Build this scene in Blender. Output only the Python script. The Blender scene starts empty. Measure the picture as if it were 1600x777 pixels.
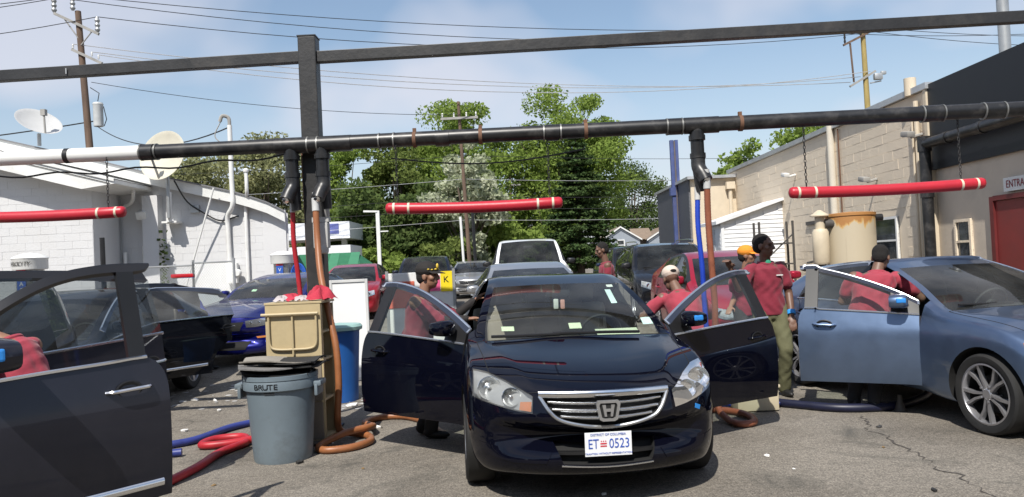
import bpy, bmesh, math, random
import numpy as np
from mathutils import Vector, Matrix
from mathutils.bvhtree import BVHTree

# ------------------------------------------------------------------ camera, sky, sun
SC = bpy.context.scene
COL = SC.collection
cam_d = bpy.data.cameras.new('camera')
cam = bpy.data.objects.new('camera', cam_d)
COL.objects.link(cam)
cam_d.sensor_width = 36.0
cam_d.lens = 27.0
cam_d.clip_start = 0.05
cam_d.clip_end = 4000.0
cam.matrix_world = (Matrix.Translation((0, 0, 1.6)) @ Matrix.Rotation(math.radians(91.27), 4, 'X')
                    @ Matrix.Rotation(math.radians(-2.7), 4, 'Z'))
SC.camera = cam

SUN_AZ, SUN_EL = 17.0, 52.0          # degrees left of straight behind the camera, and up
wd = bpy.data.worlds.new('World')
SC.world = wd
wd.use_nodes = True
_n = wd.node_tree.nodes
_l = wd.node_tree.links
_n.clear()
_out = _n.new('ShaderNodeOutputWorld')
_bg = _n.new('ShaderNodeBackground')
_sky = _n.new('ShaderNodeTexSky')
_sky.sky_type = 'NISHITA'
_sky.sun_disc = False
_sky.sun_elevation = math.radians(SUN_EL)
_sky.sun_rotation = math.radians(180 + SUN_AZ)
_sky.altitude = 50
_sky.air_density = 1.25
_sky.dust_density = .45
_sky.ozone_density = 1.6
_tc = _n.new('ShaderNodeTexCoord')
# thin cirrus: the view direction is projected on a flat layer, so the clouds go on all round
_sep = _n.new('ShaderNodeSeparateXYZ')
_l.new(_tc.outputs['Generated'], _sep.inputs[0])
_zz = _n.new('ShaderNodeMath'); _zz.operation = 'ADD'; _zz.inputs[1].default_value = 0.50
_l.new(_sep.outputs[2], _zz.inputs[0])
_zm = _n.new('ShaderNodeMath'); _zm.operation = 'MAXIMUM'; _zm.inputs[1].default_value = 0.05
_l.new(_zz.outputs[0], _zm.inputs[0])
_dx = _n.new('ShaderNodeMath'); _dx.operation = 'DIVIDE'
_dy = _n.new('ShaderNodeMath'); _dy.operation = 'DIVIDE'
_l.new(_sep.outputs[0], _dx.inputs[0]); _l.new(_zm.outputs[0], _dx.inputs[1])
_l.new(_sep.outputs[1], _dy.inputs[0]); _l.new(_zm.outputs[0], _dy.inputs[1])
_cmb = _n.new('ShaderNodeCombineXYZ')
_l.new(_dx.outputs[0], _cmb.inputs[0]); _l.new(_dy.outputs[0], _cmb.inputs[1])
_map = _n.new('ShaderNodeMapping')
_map.inputs['Location'].default_value = (0.39, 1.2, 0.0)
_map.inputs['Scale'].default_value = (0.8, 1.0, 1.0)
_map.inputs['Rotation'].default_value = (0, 0, math.radians(12))
_l.new(_cmb.outputs[0], _map.inputs[0])
_cn = _n.new('ShaderNodeTexNoise')
_cn.inputs['Scale'].default_value = 1.9
_cn.inputs['Detail'].default_value = 4
_cn.inputs['Roughness'].default_value = 0.48
_cn.inputs['Distortion'].default_value = 0.25
_l.new(_map.outputs[0], _cn.inputs['Vector'])
_cr = _n.new('ShaderNodeValToRGB')
_cr.color_ramp.elements[0].position = 0.46
_cr.color_ramp.elements[0].color = (.06, .06, .06, 1)
_cr.color_ramp.elements[1].position = 0.59
_cr.color_ramp.elements[1].color = (0.72, 0.72, 0.72, 1)
_l.new(_cn.outputs[0], _cr.inputs[0])
_mx = _n.new('ShaderNodeMixRGB')
_mx.inputs[2].default_value = (6.0, 6.05, 6.7, 1)
_l.new(_cr.outputs[0], _mx.inputs[0])
# pale haze towards the horizon, all the way round
_hz = _n.new('ShaderNodeMapRange')
_hz.inputs['From Min'].default_value = 0.0; _hz.inputs['From Max'].default_value = 0.28
_hz.inputs['To Min'].default_value = 0.75; _hz.inputs['To Max'].default_value = 0.0
_l.new(_sep.outputs[2], _hz.inputs[0])
_hm = _n.new('ShaderNodeMixRGB')
_hm.inputs[2].default_value = (4.5, 5.1, 6.2, 1)
_l.new(_hz.outputs[0], _hm.inputs[0])
_l.new(_sky.outputs[0], _hm.inputs[1])
_l.new(_hm.outputs[0], _mx.inputs[1])
_l.new(_mx.outputs[0], _bg.inputs[0])
_bg.inputs[1].default_value = 0.098
_l.new(_bg.outputs[0], _out.inputs[0])

sun_d = bpy.data.lights.new('sun', 'SUN')
sun_d.energy = 4.4
sun_d.angle = math.radians(0.53)
sun_d.color = (1.0, 0.955, 0.88)
sun = bpy.data.objects.new('sun', sun_d)
COL.objects.link(sun)
_d = Vector((-math.sin(math.radians(SUN_AZ)) * math.cos(math.radians(SUN_EL)),
             -math.cos(math.radians(SUN_AZ)) * math.cos(math.radians(SUN_EL)), math.sin(math.radians(SUN_EL))))
sun.rotation_euler = _d.to_track_quat('Z', 'Y').to_euler()
sun.location = _d * 60
SC.view_settings.view_transform = 'Standard'
SC.view_settings.look = 'None'
SC.view_settings.gamma = 1
SC.view_settings.exposure = 0.42
SC.view_settings.use_curve_mapping = False

# ------------------------------------------------------------------ helpers
R = math.radians
PI = math.pi
rnd = random.Random(7)

def tag(o, label=None, cat=None, group=None, kind=None):
    if label: o['label'] = label
    if cat: o['category'] = cat
    if group: o['group'] = group
    if kind: o['kind'] = kind
    return o

def empty(name, loc=(0, 0, 0), rz=0.0, label=None, cat=None, group=None):
    o = bpy.data.objects.new(name, None)
    o.empty_display_size = 0.1
    COL.objects.link(o)
    o.location = loc
    o.rotation_euler = (0, 0, rz)
    return tag(o, label, cat, group)

def link(name, me, mat=None, parent=None, smooth=None):
    o = bpy.data.objects.new(name, me)
    COL.objects.link(o)
    if mat is not None and len(me.materials) == 0:
        me.materials.append(mat)
    if parent is not None:
        o.parent = parent
    if smooth is not None:
        me.polygons.foreach_set('use_smooth', [smooth] * len(me.polygons))
    return o

def sharp(me, ang=35):
    try:
        me.set_sharp_from_angle(angle=R(ang))
    except Exception:
        pass

class MB:
    """collects geometry for ONE mesh"""
    def __init__(s):
        s.v = []; s.f = []
    def add(s, v, f):
        b = len(s.v)
        s.v += [tuple(p) for p in v]
        s.f += [tuple(i + b for i in q) for q in f]
        return s
    def box(s, c, d, rz=0.0, rx=0.0, ry=0.0, bev=0.0):
        x, y, z = d[0] / 2, d[1] / 2, d[2] / 2
        if bev <= 0:
            v = [(i * x, j * y, k * z) for k in (-1, 1) for j in (-1, 1) for i in (-1, 1)]
            f = [(0, 2, 3, 1), (4, 5, 7, 6), (0, 1, 5, 4), (2, 6, 7, 3), (0, 4, 6, 2), (1, 3, 7, 5)]
        else:
            b = min(bev, x * .98, y * .98, z * .98)
            bm = bmesh.new()
            bmesh.ops.create_cube(bm, size=1)
            for q in bm.verts:
                q.co = Vector((q.co.x * d[0], q.co.y * d[1], q.co.z * d[2]))
            bmesh.ops.bevel(bm, geom=bm.edges[:], offset=b, segments=2, affect='EDGES', profile=0.6)
            bm.verts.index_update()
            v = [q.co.copy() for q in bm.verts]
            f = [tuple(w.index for w in q.verts) for q in bm.faces]
            bm.free()
        M = Matrix.Translation(c) @ Matrix.Rotation(rz, 4, 'Z') @ Matrix.Rotation(ry, 4, 'Y') @ Matrix.Rotation(rx, 4, 'X')
        return s.add([M @ Vector(p) for p in v], f)
    def tube(s, pts, r, n=10, caps=True, squash=1.0):
        pts = [Vector(p) for p in pts]
        m = len(pts)
        rs = r if isinstance(r, (list, tuple)) else [r] * m
        T = []
        for i in range(m):
            a = pts[max(i - 1, 0)]; b = pts[min(i + 1, m - 1)]
            t = b - a
            T.append(t.normalized() if t.length > 1e-9 else Vector((0, 0, 1)))
        up = Vector((0, 0, 1)) if abs(T[0].z) < .9 else Vector((1, 0, 0))
        nrm = (up - T[0] * up.dot(T[0])).normalized()
        v = []
        for i in range(m):
            nrm = nrm - T[i] * nrm.dot(T[i])
            if nrm.length < 1e-6:
                nrm = T[i].orthogonal()
            nrm.normalize()
            bn = T[i].cross(nrm)
            for k in range(n):
                a = 2 * PI * k / n
                v.append(pts[i] + nrm * (math.cos(a) * rs[i]) + bn * (math.sin(a) * rs[i] * squash))
        f = []
        for i in range(m - 1):
            for k in range(n):
                a = i * n + k; b = i * n + (k + 1) % n
                f.append((a, b, b + n, a + n))
        if caps:
            f.append(tuple(range(n - 1, -1, -1)))
            f.append(tuple((m - 1) * n + k for k in range(n)))
        return s.add(v, f)
    def lathe(s, prof, n=24, M=None, a0=0.0, a1=2 * PI, caps=True):
        full = abs(a1 - a0 - 2 * PI) < 1e-6
        k = n if full else n + 1
        v = []
        for (r, z) in prof:
            for i in range(k):
                a = a0 + (a1 - a0) * i / n
                v.append(Vector((r * math.cos(a), r * math.sin(a), z)))
        f = []
        for j in range(len(prof) - 1):
            for i in range(n):
                a = j * k + i; b = j * k + (i + 1) % k
                f.append((a, b, b + k, a + k))
        if full and caps:
            if prof[0][0] > 1e-6: f.append(tuple(range(n - 1, -1, -1)))
            if prof[-1][0] > 1e-6: f.append(tuple((len(prof) - 1) * k + i for i in range(n)))
        if M is not None:
            v = [M @ p for p in v]
        return s.add(v, f)
    def prism(s, poly, t, M=None):
        """poly in x,y, extruded 0..t in z"""
        n = len(poly)
        v = [Vector((p[0], p[1], 0)) for p in poly] + [Vector((p[0], p[1], t)) for p in poly]
        f = [tuple(range(n - 1, -1, -1)), tuple(range(n, 2 * n))]
        f += [(i, (i + 1) % n, n + (i + 1) % n, n + i) for i in range(n)]
        if M is not None:
            v = [M @ p for p in v]
        return s.add(v, f)
    def grid(s, P):
        P = [list(row) for row in P]
        n = len(P[0])
        v = [p for row in P for p in row]
        f = [(i * n + j, i * n + j + 1, (i + 1) * n + j + 1, (i + 1) * n + j) for i in range(len(P) - 1) for j in range(n - 1)]
        return s.add(v, f)
    def mesh(s, name):
        me = bpy.data.meshes.new(name)
        me.from_pydata([tuple(p) for p in s.v], [], s.f)
        me.update()
        return me
    def build(s, name, mat, parent=None, smooth=False, ang=40):
        me = s.mesh(name)
        if smooth:
            me.polygons.foreach_set('use_smooth', [True] * len(me.polygons))
            sharp(me, ang)
        return link(name, me, mat, parent)

def copy_tree(o, parent=None):
    c = o.copy()
    COL.objects.link(c)
    if parent is not None:
        c.parent = parent
    for ch in list(o.children):
        copy_tree(ch, c)
    return c

def evaluated(o):
    dg = bpy.context.evaluated_depsgraph_get()
    dg.update()
    return bpy.data.meshes.new_from_object(o.evaluated_get(dg), preserve_all_data_layers=True, depsgraph=dg)

def kill(*objs):
    for o in objs:
        bpy.data.objects.remove(o, do_unlink=True)

def spline(pts, n=8):
    """Catmull-Rom through points"""
    P = [Vector(p) for p in pts]
    P = [P[0] * 2 - P[1]] + P + [P[-1] * 2 - P[-2]]
    out = []
    for i in range(1, len(P) - 2):
        for k in range(n):
            t = k / n
            a, b, c, d = P[i - 1], P[i], P[i + 1], P[i + 2]
            out.append(0.5 * ((2 * b) + (c - a) * t + (2 * a - 5 * b + 4 * c - d) * t * t + (3 * b - a - 3 * c + d) * t ** 3))
    out.append(P[-2])
    return out

def text_mesh(txt, size=0.1, depth=0.001, font_w=1.0, shear=0.0, space=1.0):
    cu = bpy.data.curves.new('lettering', 'FONT')
    cu.body = txt
    cu.size = size
    cu.extrude = depth
    cu.align_x = 'CENTER'; cu.align_y = 'CENTER'
    cu.shear = shear
    cu.space_character = space
    cu.resolution_u = 3
    o = bpy.data.objects.new('tmp', cu)
    COL.objects.link(o)
    me = evaluated(o)
    kill(o)
    bpy.data.curves.remove(cu)
    for v in me.vertices:
        v.co.x *= font_w
    return me

def lettering(txt, size, M, mat, parent, depth=0.001, w=1.0, shear=0.0, bold=0.0, name='lettering', space=1.0):
    me = text_mesh(txt, size, depth, w, shear, space)
    me.transform(M)
    if len(me.materials): me.materials.clear()
    return link(name, me, mat, parent)

# ------------------------------------------------------------------ materials
MATS = {}
def mat(name, col, rough=0.5, metal=0.0, var=0.12, scale=3.0, bump=0.0, bscale=40.0, coat=0.0, spec=0.5,
        alpha=1.0, dirt=None, dscale=1.2, damt=0.5, flake=0.0, trans=0.0, sheen=0.0, stretch=None, world=False, bdist=.02, coat_ior=1.5):
    if name in MATS:
        return MATS[name]
    m = bpy.data.materials.new(name)
    m.use_nodes = True
    nt = m.node_tree
    b = nt.nodes['Principled BSDF']
    b.inputs['Roughness'].default_value = rough
    b.inputs['Metallic'].default_value = metal
    b.inputs['Specular IOR Level'].default_value = spec
    if coat:
        b.inputs['Coat Weight'].default_value = coat
        b.inputs['Coat Roughness'].default_value = 0.03
        b.inputs['Coat IOR'].default_value = coat_ior
    if sheen:
        b.inputs['Sheen Weight'].default_value = sheen
    if trans:
        b.inputs['Subsurface Weight'].default_value = 0
    tc = nt.nodes.new('ShaderNodeTexCoord')
    vec = tc.outputs['Object']
    if world:
        ge = nt.nodes.new('ShaderNodeNewGeometry'); vec = ge.outputs['Position']
    if stretch:
        mp = nt.nodes.new('ShaderNodeMapping')
        mp.inputs['Scale'].default_value = stretch
        nt.links.new(vec, mp.inputs[0]); vec = mp.outputs[0]
    nz = nt.nodes.new('ShaderNodeTexNoise')
    nz.inputs['Scale'].default_value = scale
    nz.inputs['Detail'].default_value = 5
    nz.inputs['Roughness'].default_value = 0.6
    nt.links.new(vec, nz.inputs['Vector'])
    rp = nt.nodes.new('ShaderNodeValToRGB')
    c0 = tuple(max(0, c * (1 - var)) for c in col[:3]) + (1,)
    c1 = tuple(min(1, c * (1 + var)) for c in col[:3]) + (1,)
    rp.color_ramp.elements[0].position = 0.3; rp.color_ramp.elements[0].color = c0
    rp.color_ramp.elements[1].position = 0.7; rp.color_ramp.elements[1].color = c1
    nt.links.new(nz.outputs[0], rp.inputs[0])
    last = rp.outputs[0]
    if dirt is not None:
        n2 = nt.nodes.new('ShaderNodeTexNoise')
        n2.inputs['Scale'].default_value = dscale
        n2.inputs['Detail'].default_value = 8
        n2.inputs['Roughness'].default_value = 0.7
        nt.links.new(vec, n2.inputs['Vector'])
        r2 = nt.nodes.new('ShaderNodeValToRGB')
        r2.color_ramp.elements[0].position = 0.5; r2.color_ramp.elements[0].color = (0, 0, 0, 1)
        r2.color_ramp.elements[1].position = 0.72; r2.color_ramp.elements[1].color = (damt, damt, damt, 1)
        nt.links.new(n2.outputs[0], r2.inputs[0])
        mx = nt.nodes.new('ShaderNodeMixRGB')
        mx.inputs[2].default_value = tuple(dirt[:3]) + (1,)
        nt.links.new(r2.outputs[0], mx.inputs[0]); nt.links.new(last, mx.inputs[1])
        last = mx.outputs[0]
    nt.links.new(last, b.inputs['Base Color'])
    # slight gloss breakup everywhere
    mr = nt.nodes.new('ShaderNodeMapRange')
    mr.inputs['To Min'].default_value = max(0.02, rough * 0.85)
    mr.inputs['To Max'].default_value = min(1, rough * 1.15)
    nt.links.new(nz.outputs[0], mr.inputs[0])
    nt.links.new(mr.outputs[0], b.inputs['Roughness'])
    if bump:
        n3 = nt.nodes.new('ShaderNodeTexNoise')
        n3.inputs['Scale'].default_value = bscale
        n3.inputs['Detail'].default_value = 4
        nt.links.new(vec, n3.inputs['Vector'])
        bp = nt.nodes.new('ShaderNodeBump')
        bp.inputs['Strength'].default_value = bump
        bp.inputs['Distance'].default_value = bdist
        nt.links.new(n3.outputs[0], bp.inputs['Height'])
        nt.links.new(bp.outputs[0], b.inputs['Normal'])
    MATS[name] = m
    return m

def glass_mat(name, tint=(0.55, 0.62, 0.6), refl=1.0, rough=0.0, ior=1.5, dust=0.04):
    """thin tinted pane: see-through with mirror reflection by angle and a little dust"""
    if name in MATS: return MATS[name]
    m = bpy.data.materials.new(name); m.use_nodes = True
    nt = m.node_tree; nt.nodes.clear()
    o = nt.nodes.new('ShaderNodeOutputMaterial')
    tr = nt.nodes.new('ShaderNodeBsdfTransparent'); tr.inputs[0].default_value = tuple(tint) + (1,)
    gl = nt.nodes.new('ShaderNodeBsdfGlossy'); gl.inputs['Roughness'].default_value = rough
    gl.inputs[0].default_value = (refl, refl, refl, 1)
    fr = nt.nodes.new('ShaderNodeFresnel'); fr.inputs[0].default_value = ior
    mx = nt.nodes.new('ShaderNodeMixShader')
    nt.links.new(fr.outputs[0], mx.inputs[0]); nt.links.new(tr.outputs[0], mx.inputs[1]); nt.links.new(gl.outputs[0], mx.inputs[2])
    df = nt.nodes.new('ShaderNodeBsdfDiffuse'); df.inputs[0].default_value = (0.5, 0.5, 0.48, 1)
    tc = nt.nodes.new('ShaderNodeTexCoord')
    nz = nt.nodes.new('ShaderNodeTexNoise'); nz.inputs['Scale'].default_value = 2.5; nz.inputs['Detail'].default_value = 6
    nt.links.new(tc.outputs['Object'], nz.inputs['Vector'])
    mr = nt.nodes.new('ShaderNodeMapRange'); mr.inputs['From Min'].default_value = 0.35; mr.inputs['From Max'].default_value = 0.8
    mr.inputs['To Min'].default_value = dust * .3; mr.inputs['To Max'].default_value = dust * 2
    nt.links.new(nz.outputs[0], mr.inputs[0])
    m2 = nt.nodes.new('ShaderNodeMixShader')
    nt.links.new(mr.outputs[0], m2.inputs[0]); nt.links.new(mx.outputs[0], m2.inputs[1]); nt.links.new(df.outputs[0], m2.inputs[2])
    nt.links.new(m2.outputs[0], o.inputs[0])
    MATS[name] = m
    return m

def paint(name, col, metal=0.25, rough=0.32, ior=1.4, spec=0.15):
    return mat('paint_' + name, col, spec=spec, rough=rough, metal=metal, var=0.05, scale=6, coat=1.0, dirt=(0.25, 0.23, 0.2), dscale=2.2, damt=0.015, coat_ior=ior)

M_black = mat('black_plastic', (0.012, 0.012, 0.013), 0.45, var=0.2)
M_rub = mat('rubber', (0.012, 0.012, 0.012), 0.75, var=0.25, scale=12, dirt=(0.05, 0.045, 0.04), damt=0.3)
M_chrome = mat('chrome', (0.80, 0.81, 0.82), 0.2, 1.0, var=0.03)
M_alloy = mat('alloy', (0.42, 0.42, 0.44), 0.32, 0.75, var=0.06, dirt=(0.1, 0.09, 0.08), damt=0.3, dscale=8)
M_well = mat('wheel_well', (0.008, 0.008, 0.008), 0.9)
M_int = mat('interior_dark', (0.022, 0.022, 0.024), 0.75, var=0.2, bump=0.1, bscale=200)
M_beige = mat('interior_beige', (0.30, 0.26, 0.2), 0.8, var=0.1, bump=0.1, bscale=120)
M_grey_int = mat('interior_grey', (0.1, 0.1, 0.1), 0.8, var=0.1)
M_glass = glass_mat('car_glass', (0.80, 0.88, 0.84), ior=1.42)
M_tint = glass_mat('tinted_glass', (0.16, 0.18, 0.19))
M_lens = glass_mat('lamp_lens', (0.86, 0.87, 0.86), dust=0.16)
M_amber = mat('amber_lens', (0.55, 0.2, 0.06), 0.2, coat=0.6)
M_redl = mat('red_lens', (0.42, 0.01, 0.015), 0.15, coat=0.8)
M_tape = mat('blue_tape', (0.02, 0.22, 0.62), 0.6)
M_white = mat('white_plastic', (0.72, 0.72, 0.7), 0.45, var=0.06, dirt=(0.4, 0.38, 0.33), damt=0.3)
# ------------------------------------------------------------------ cars
# local frame of a car: -Y is ahead, Y = distance behind the front bumper, X to the car's left, Z up
T_BODY, T_WS, T_RW, T_HOOD, T_TRUNK, T_WELL, T_QG, T_PIL = 0, 1, 2, 3, 4, 5, 6, 7
def T_DOOR(front, side, k):      # k 0 panel, 1 frame, 2 glass, 3 dark pillar
    return 10 + (0 if front else 8) + (4 if side > 0 else 0) + k

def car_stations(P):
    S = []; name = []
    z4, z5 = P.get('z4', .52), P.get('z5', .78)
    def lowpts(hw, zb, a4=z4, a5=z5):
        return [(0, 0, zb), (.6 * hw, 0, zb), (hw - .10, 0, zb), (hw - .03, 0, zb + .07), (hw, 0, a4), (hw - .012, 0, a5)]
    for (s, hw, zb, zt, bow, x9) in P['nose']:
        h = zt - zb
        xs = [0, .55 * hw, .86 * hw, .965 * hw, hw, .985 * hw, .95 * hw, .88 * hw, .79 * hw, x9, x9 * .5, 0]
        zs = [0, 0, .02, .2, .48, .72, .86, .92, .955, .985, 1, 1]
        S.append([(x, s + bow * (abs(x) / .9) ** 2.4, zb + h * q) for x, q in zip(xs, zs)]); name.append('N')
    for (s, hw, zb, zt, ze, bow, x9) in P['hood']:
        a5 = min(z5, ze - .08)
        pts = lowpts(hw, zb, min(z4, a5 - .18), a5)
        x6 = hw * .955
        for x in (x6, hw * .90, hw * .83, x9, x9 * .5, 0):
            pts.append((x, 0, zt - (zt - ze) * (x / x6) ** 2.6 + (P.get('ridge', .012) if x == x9 else 0)))
        S.append([(x, s + bow * (abs(x) / .9) ** 2.4, z) for x, d, z in pts]); name.append('H')
    for (nm, s, hw, zb, zbelt, x7, z7, x8, z8, x9, z9, zt, dsc) in P['gh']:
        pts = lowpts(hw, zb)
        pts += [(hw - .055, 0, zbelt), (x7, 0, z7), (x8, 0, z8), (x9, 0, z9), (x9 * .52, dsc * .75, z9 + (zt - z9) * .75), (0, dsc, zt)]
        S.append([(x, s + d, z) for x, d, z in pts]); name.append(nm)
    for (s, hw, zb, zt, ze, x9, bow) in P['deck']:
        pts = lowpts(hw, zb, z4, min(z5 + .02, ze - .08))
        x6 = hw * .955
        for x in (x6, hw * .9, hw * .83, x9, x9 * .5, 0):
            pts.append((x, 0, zt - (zt - ze) * (x / x6) ** 2.6))
        S.append([(x, s - bow * (abs(x) / .9) ** 2.4, z) for x, d, z in pts]); name.append('T')
    for (s, hw, zb, zt, bow) in P['tail']:
        h = zt - zb
        x9 = .7 * hw
        xs = [0, .55 * hw, .86 * hw, .965 * hw, hw, .985 * hw, .95 * hw, .88 * hw, .79 * hw, x9, x9 * .5, 0]
        zs = [0, 0, .02, .2, .48, .72, .86, .92, .955, .985, 1, 1]
        S.append([(x, s - bow * (abs(x) / .9) ** 2.4, zb + h * q) for x, q in zip(xs, zs)]); name.append('E')
    return S, name

def car_shell(P, level=2):
    S, nm = car_stations(P)
    n = len(S)
    V = []
    for st in S:
        V += [(x, s, z) for x, s, z in st] + [(-x, s, z) for x, s, z in reversed(st[1:11])]
    F, TG = [], []
    ix = {k: nm.index(k) for k in ('K0', 'D0', 'K3', 'B1', 'B2', 'R2', 'C1', 'G0')}
    nf = nm.index('H')
    for i in range(n - 1):
        for k in range(22):
            a = i * 22 + k; b = i * 22 + (k + 1) % 22
            F.append((a, a + 22, b + 22, b))
            j = k if k < 11 else 21 - k
            sd = 1 if k < 11 else -1
            t = T_BODY
            if ix['K0'] <= i < ix['K3'] and j >= 9: t = T_WS
            elif ix['C1'] <= i < ix['G0'] and j >= 9: t = T_RW
            elif P.get('hood0', 2) <= i < ix['K0'] and j >= 8: t = T_HOOD
            elif ix['G0'] <= i < n - P.get('trunk1', 3) and j >= 8: t = T_TRUNK
            elif ix['D0'] <= i < ix['B2']:
                if j in (3, 4, 5): t = T_DOOR(True, sd, 0)
                elif j == 7: t = T_DOOR(True, sd, 1)
                elif j == 6:
                    t = T_DOOR(True, sd, 3 if (i >= ix['B1'] or i < ix['D0'] + P.get('sail', 1)) else 2)
            elif ix['B2'] <= i < ix['R2']:
                if j in (3, 4, 5): t = T_DOOR(False, sd, 0)
                elif j == 7: t = T_DOOR(False, sd, 1)
                elif j == 6: t = T_DOOR(False, sd, 2)
            elif ix['R2'] <= i < ix['R2'] + P.get('quarter', 0) and j == 6:
                t = T_QG
            elif P.get('quarter', 0) and ix['R2'] <= i < ix['R2'] + P['quarter'] and j == 7:
                t = T_PIL
            TG.append(t)
    F.append(tuple(range(0, 22))); TG.append(T_BODY)
    F.append(tuple((n - 1) * 22 + k for k in range(21, -1, -1))); TG.append(T_BODY)
    me = bpy.data.meshes.new('shell')
    me.from_pydata(V, [], F)
    for q in range(30):
        me.materials.append(None)
    me.polygons.foreach_set('material_index', TG)
    me.update()
    # creases
    bm = bmesh.new(); bm.from_mesh(me)
    cl = bm.edges.layers.float.new('crease_edge')
    bm.verts.ensure_lookup_table()
    for e in bm.edges:
        a, b = sorted((e.verts[0].index, e.verts[1].index))
        ia, ka = divmod(a, 22); ib, kb = divmod(b, 22)
        ja = ka if ka <= 11 else 22 - ka
        jb = kb if kb <= 11 else 22 - kb
        c = 0
        if ka == kb:     # lengthwise edge
            if nm[ia] not in 'NHTE' and nm[ib] not in 'NHTE':
                c = {5: P.get('doorcrease', .4), 6: .8, 7: .75, 8: .45, 9: .55, 3: .4, 2: .3}.get(ja, 0)
            else:
                c = {9: P.get('hoodcrease', .5) if ia < ix['K0'] else .2, 2: .3, 3: .2, 5: P.get('sidecrease', .2), 8: .12}.get(ja, 0)
        elif ia == ib:   # ring edge
            jm = min(ja, jb)
            if ia in (ix['K0'],) and jm >= 9: c = .8
            if ia in (ix['K3'], ix['C1'], ix['G0']) and jm >= 9: c = .6
            if ia in (ix['B1'], ix['B2'], ix['R2'], ix['D0']) and jm in (6,): c = .8
            if nm[ia] == 'N' and ia == P.get('hood0', 2) and jm >= 8: c = .45
        e[cl] = c
    bm.to_mesh(me); bm.free()
    o = link('tmp_shell', me)
    md = o.modifiers.new('s', 'SUBSURF'); md.levels = level; md.render_levels = level
    md.use_limit_surface = False
    return o

def solid_between(A, B):
    """closed solid from two equal grids"""
    n, m = len(A), len(A[0])
    v = [p for r in A for p in r] + [p for r in B for p in r]
    N = n * m
    f = []
    for i in range(n - 1):
        for j in range(m - 1):
            a = i * m + j
            f.append((a, a + 1, a + m + 1, a + m))
            f.append((N + a, N + a + m, N + a + m + 1, N + a + 1))
    rim = [j for j in range(m)] + [i * m + m - 1 for i in range(1, n)] + [(n - 1) * m + j for j in range(m - 2, -1, -1)] + [i * m for i in range(n - 2, 0, -1)]
    for k in range(len(rim)):
        a, b = rim[k], rim[(k + 1) % len(rim)]
        f.append((a, N + a, N + b, b))
    return v, f

def interp(poly, u):
    """polyline by fraction of its length"""
    d = [0]
    for a, b in zip(poly[:-1], poly[1:]):
        d.append(d[-1] + math.hypot(b[0] - a[0], b[1] - a[1]))
    t = u * d[-1]
    for i in range(len(poly) - 1):
        if t <= d[i + 1] + 1e-9:
            q = (t - d[i]) / max(1e-9, d[i + 1] - d[i])
            return tuple(poly[i][c] + (poly[i + 1][c] - poly[i][c]) * q for c in (0, 1))
    return poly[-1]

class Front:
    """projects patches given in x,z on the shell along Y (rear=True: from behind)"""
    def __init__(s, me):
        bm = bmesh.new(); bm.from_mesh(me)
        s.bvh = BVHTree.FromBMesh(bm); bm.free()
    def hit(s, x, z, rear=False):
        r = s.bvh.ray_cast(Vector((x, 12 if rear else -3, z)), Vector((0, -1 if rear else 1, 0)))
        return r[0], r[1]
    def y(s, x, z, rear=False, dflt=.3):
        p = s.hit(x, z, rear)[0]
        return p.y if p is not None else dflt
    def side(s, y, z, sd):
        r = s.bvh.ray_cast(Vector((sd * 3, y, z)), Vector((-sd, 0, 0)))
        return r[0]
    def patch(s, top, bot, nu=12, nv=5, off=0.0, rear=False, mirror=False, ymax=None):
        G = []; last = .3
        for j in range(nv + 1):
            row = []
            for i in range(nu + 1):
                a = interp(top, i / nu); b = interp(bot, i / nu)
                v = j / nv
                x = a[0] + (b[0] - a[0]) * v; z = a[1] + (b[1] - a[1]) * v
                if mirror: x = -x
                p, nr = s.hit(x, z, rear)
                y = p.y if p is not None else last
                if ymax is not None: y = min(y, ymax)
                last = y
                row.append(Vector((x, y + off, z)))
            G.append(row)
        return G

def split_tags(me):
    """one mesh per face tag"""
    nv = len(me.vertices)
    co = np.empty(nv * 3); me.vertices.foreach_get('co', co); co = co.reshape(-1, 3)
    mi = np.empty(len(me.polygons), int); me.polygons.foreach_get('material_index', mi)
    polys = [tuple(p.vertices) for p in me.polygons]
    out = {}
    for t in np.unique(mi):
        ids = np.nonzero(mi == t)[0]
        used = {}
        F = []
        vs = []
        for q in ids:
            f = []
            for v in polys[q]:
                if v not in used:
                    used[v] = len(vs); vs.append(co[v])
                f.append(used[v])
            F.append(tuple(f))
        out[int(t)] = (np.array(vs), F)
    return out

def islands(V, F):
    par = list(range(len(V)))
    def find(a):
        while par[a] != a:
            par[a] = par[par[a]]; a = par[a]
        return a
    for f in F:
        r = find(f[0])
        for q in f[1:]: par[find(q)] = r
    grp = {}
    for f in F: grp.setdefault(find(f[0]), []).append(f)
    out = []
    for fs in grp.values():
        ids = sorted({q for f in fs for q in f}); mp = {q: i for i, q in enumerate(ids)}
        out.append((np.array([V[q] for q in ids]), [tuple(mp[q] for q in f) for f in fs]))
    return out

def mesh_vf(name, V, F, off=(0, 0, 0), smooth=True, ang=30):
    me = bpy.data.meshes.new(name)
    me.from_pydata([(p[0] - off[0], p[1] - off[1], p[2] - off[2]) for p in V], [], F)
    me.update()
    if smooth:
        me.polygons.foreach_set('use_smooth', [True] * len(me.polygons)); sharp(me, ang)
    return me

def thicken(me, t, mats):
    """solid shell: outside first material, inside and rim the second"""
    o = link('tmp', me)
    me.materials.clear()
    for m in mats: me.materials.append(m)
    s = o.modifiers.new('s', 'SOLIDIFY'); s.thickness = t; s.offset = -1
    s.material_offset = 1; s.material_offset_rim = 1
    r = evaluated(o)
    kill(o)
    sharp(r, 35)
    return r

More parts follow.
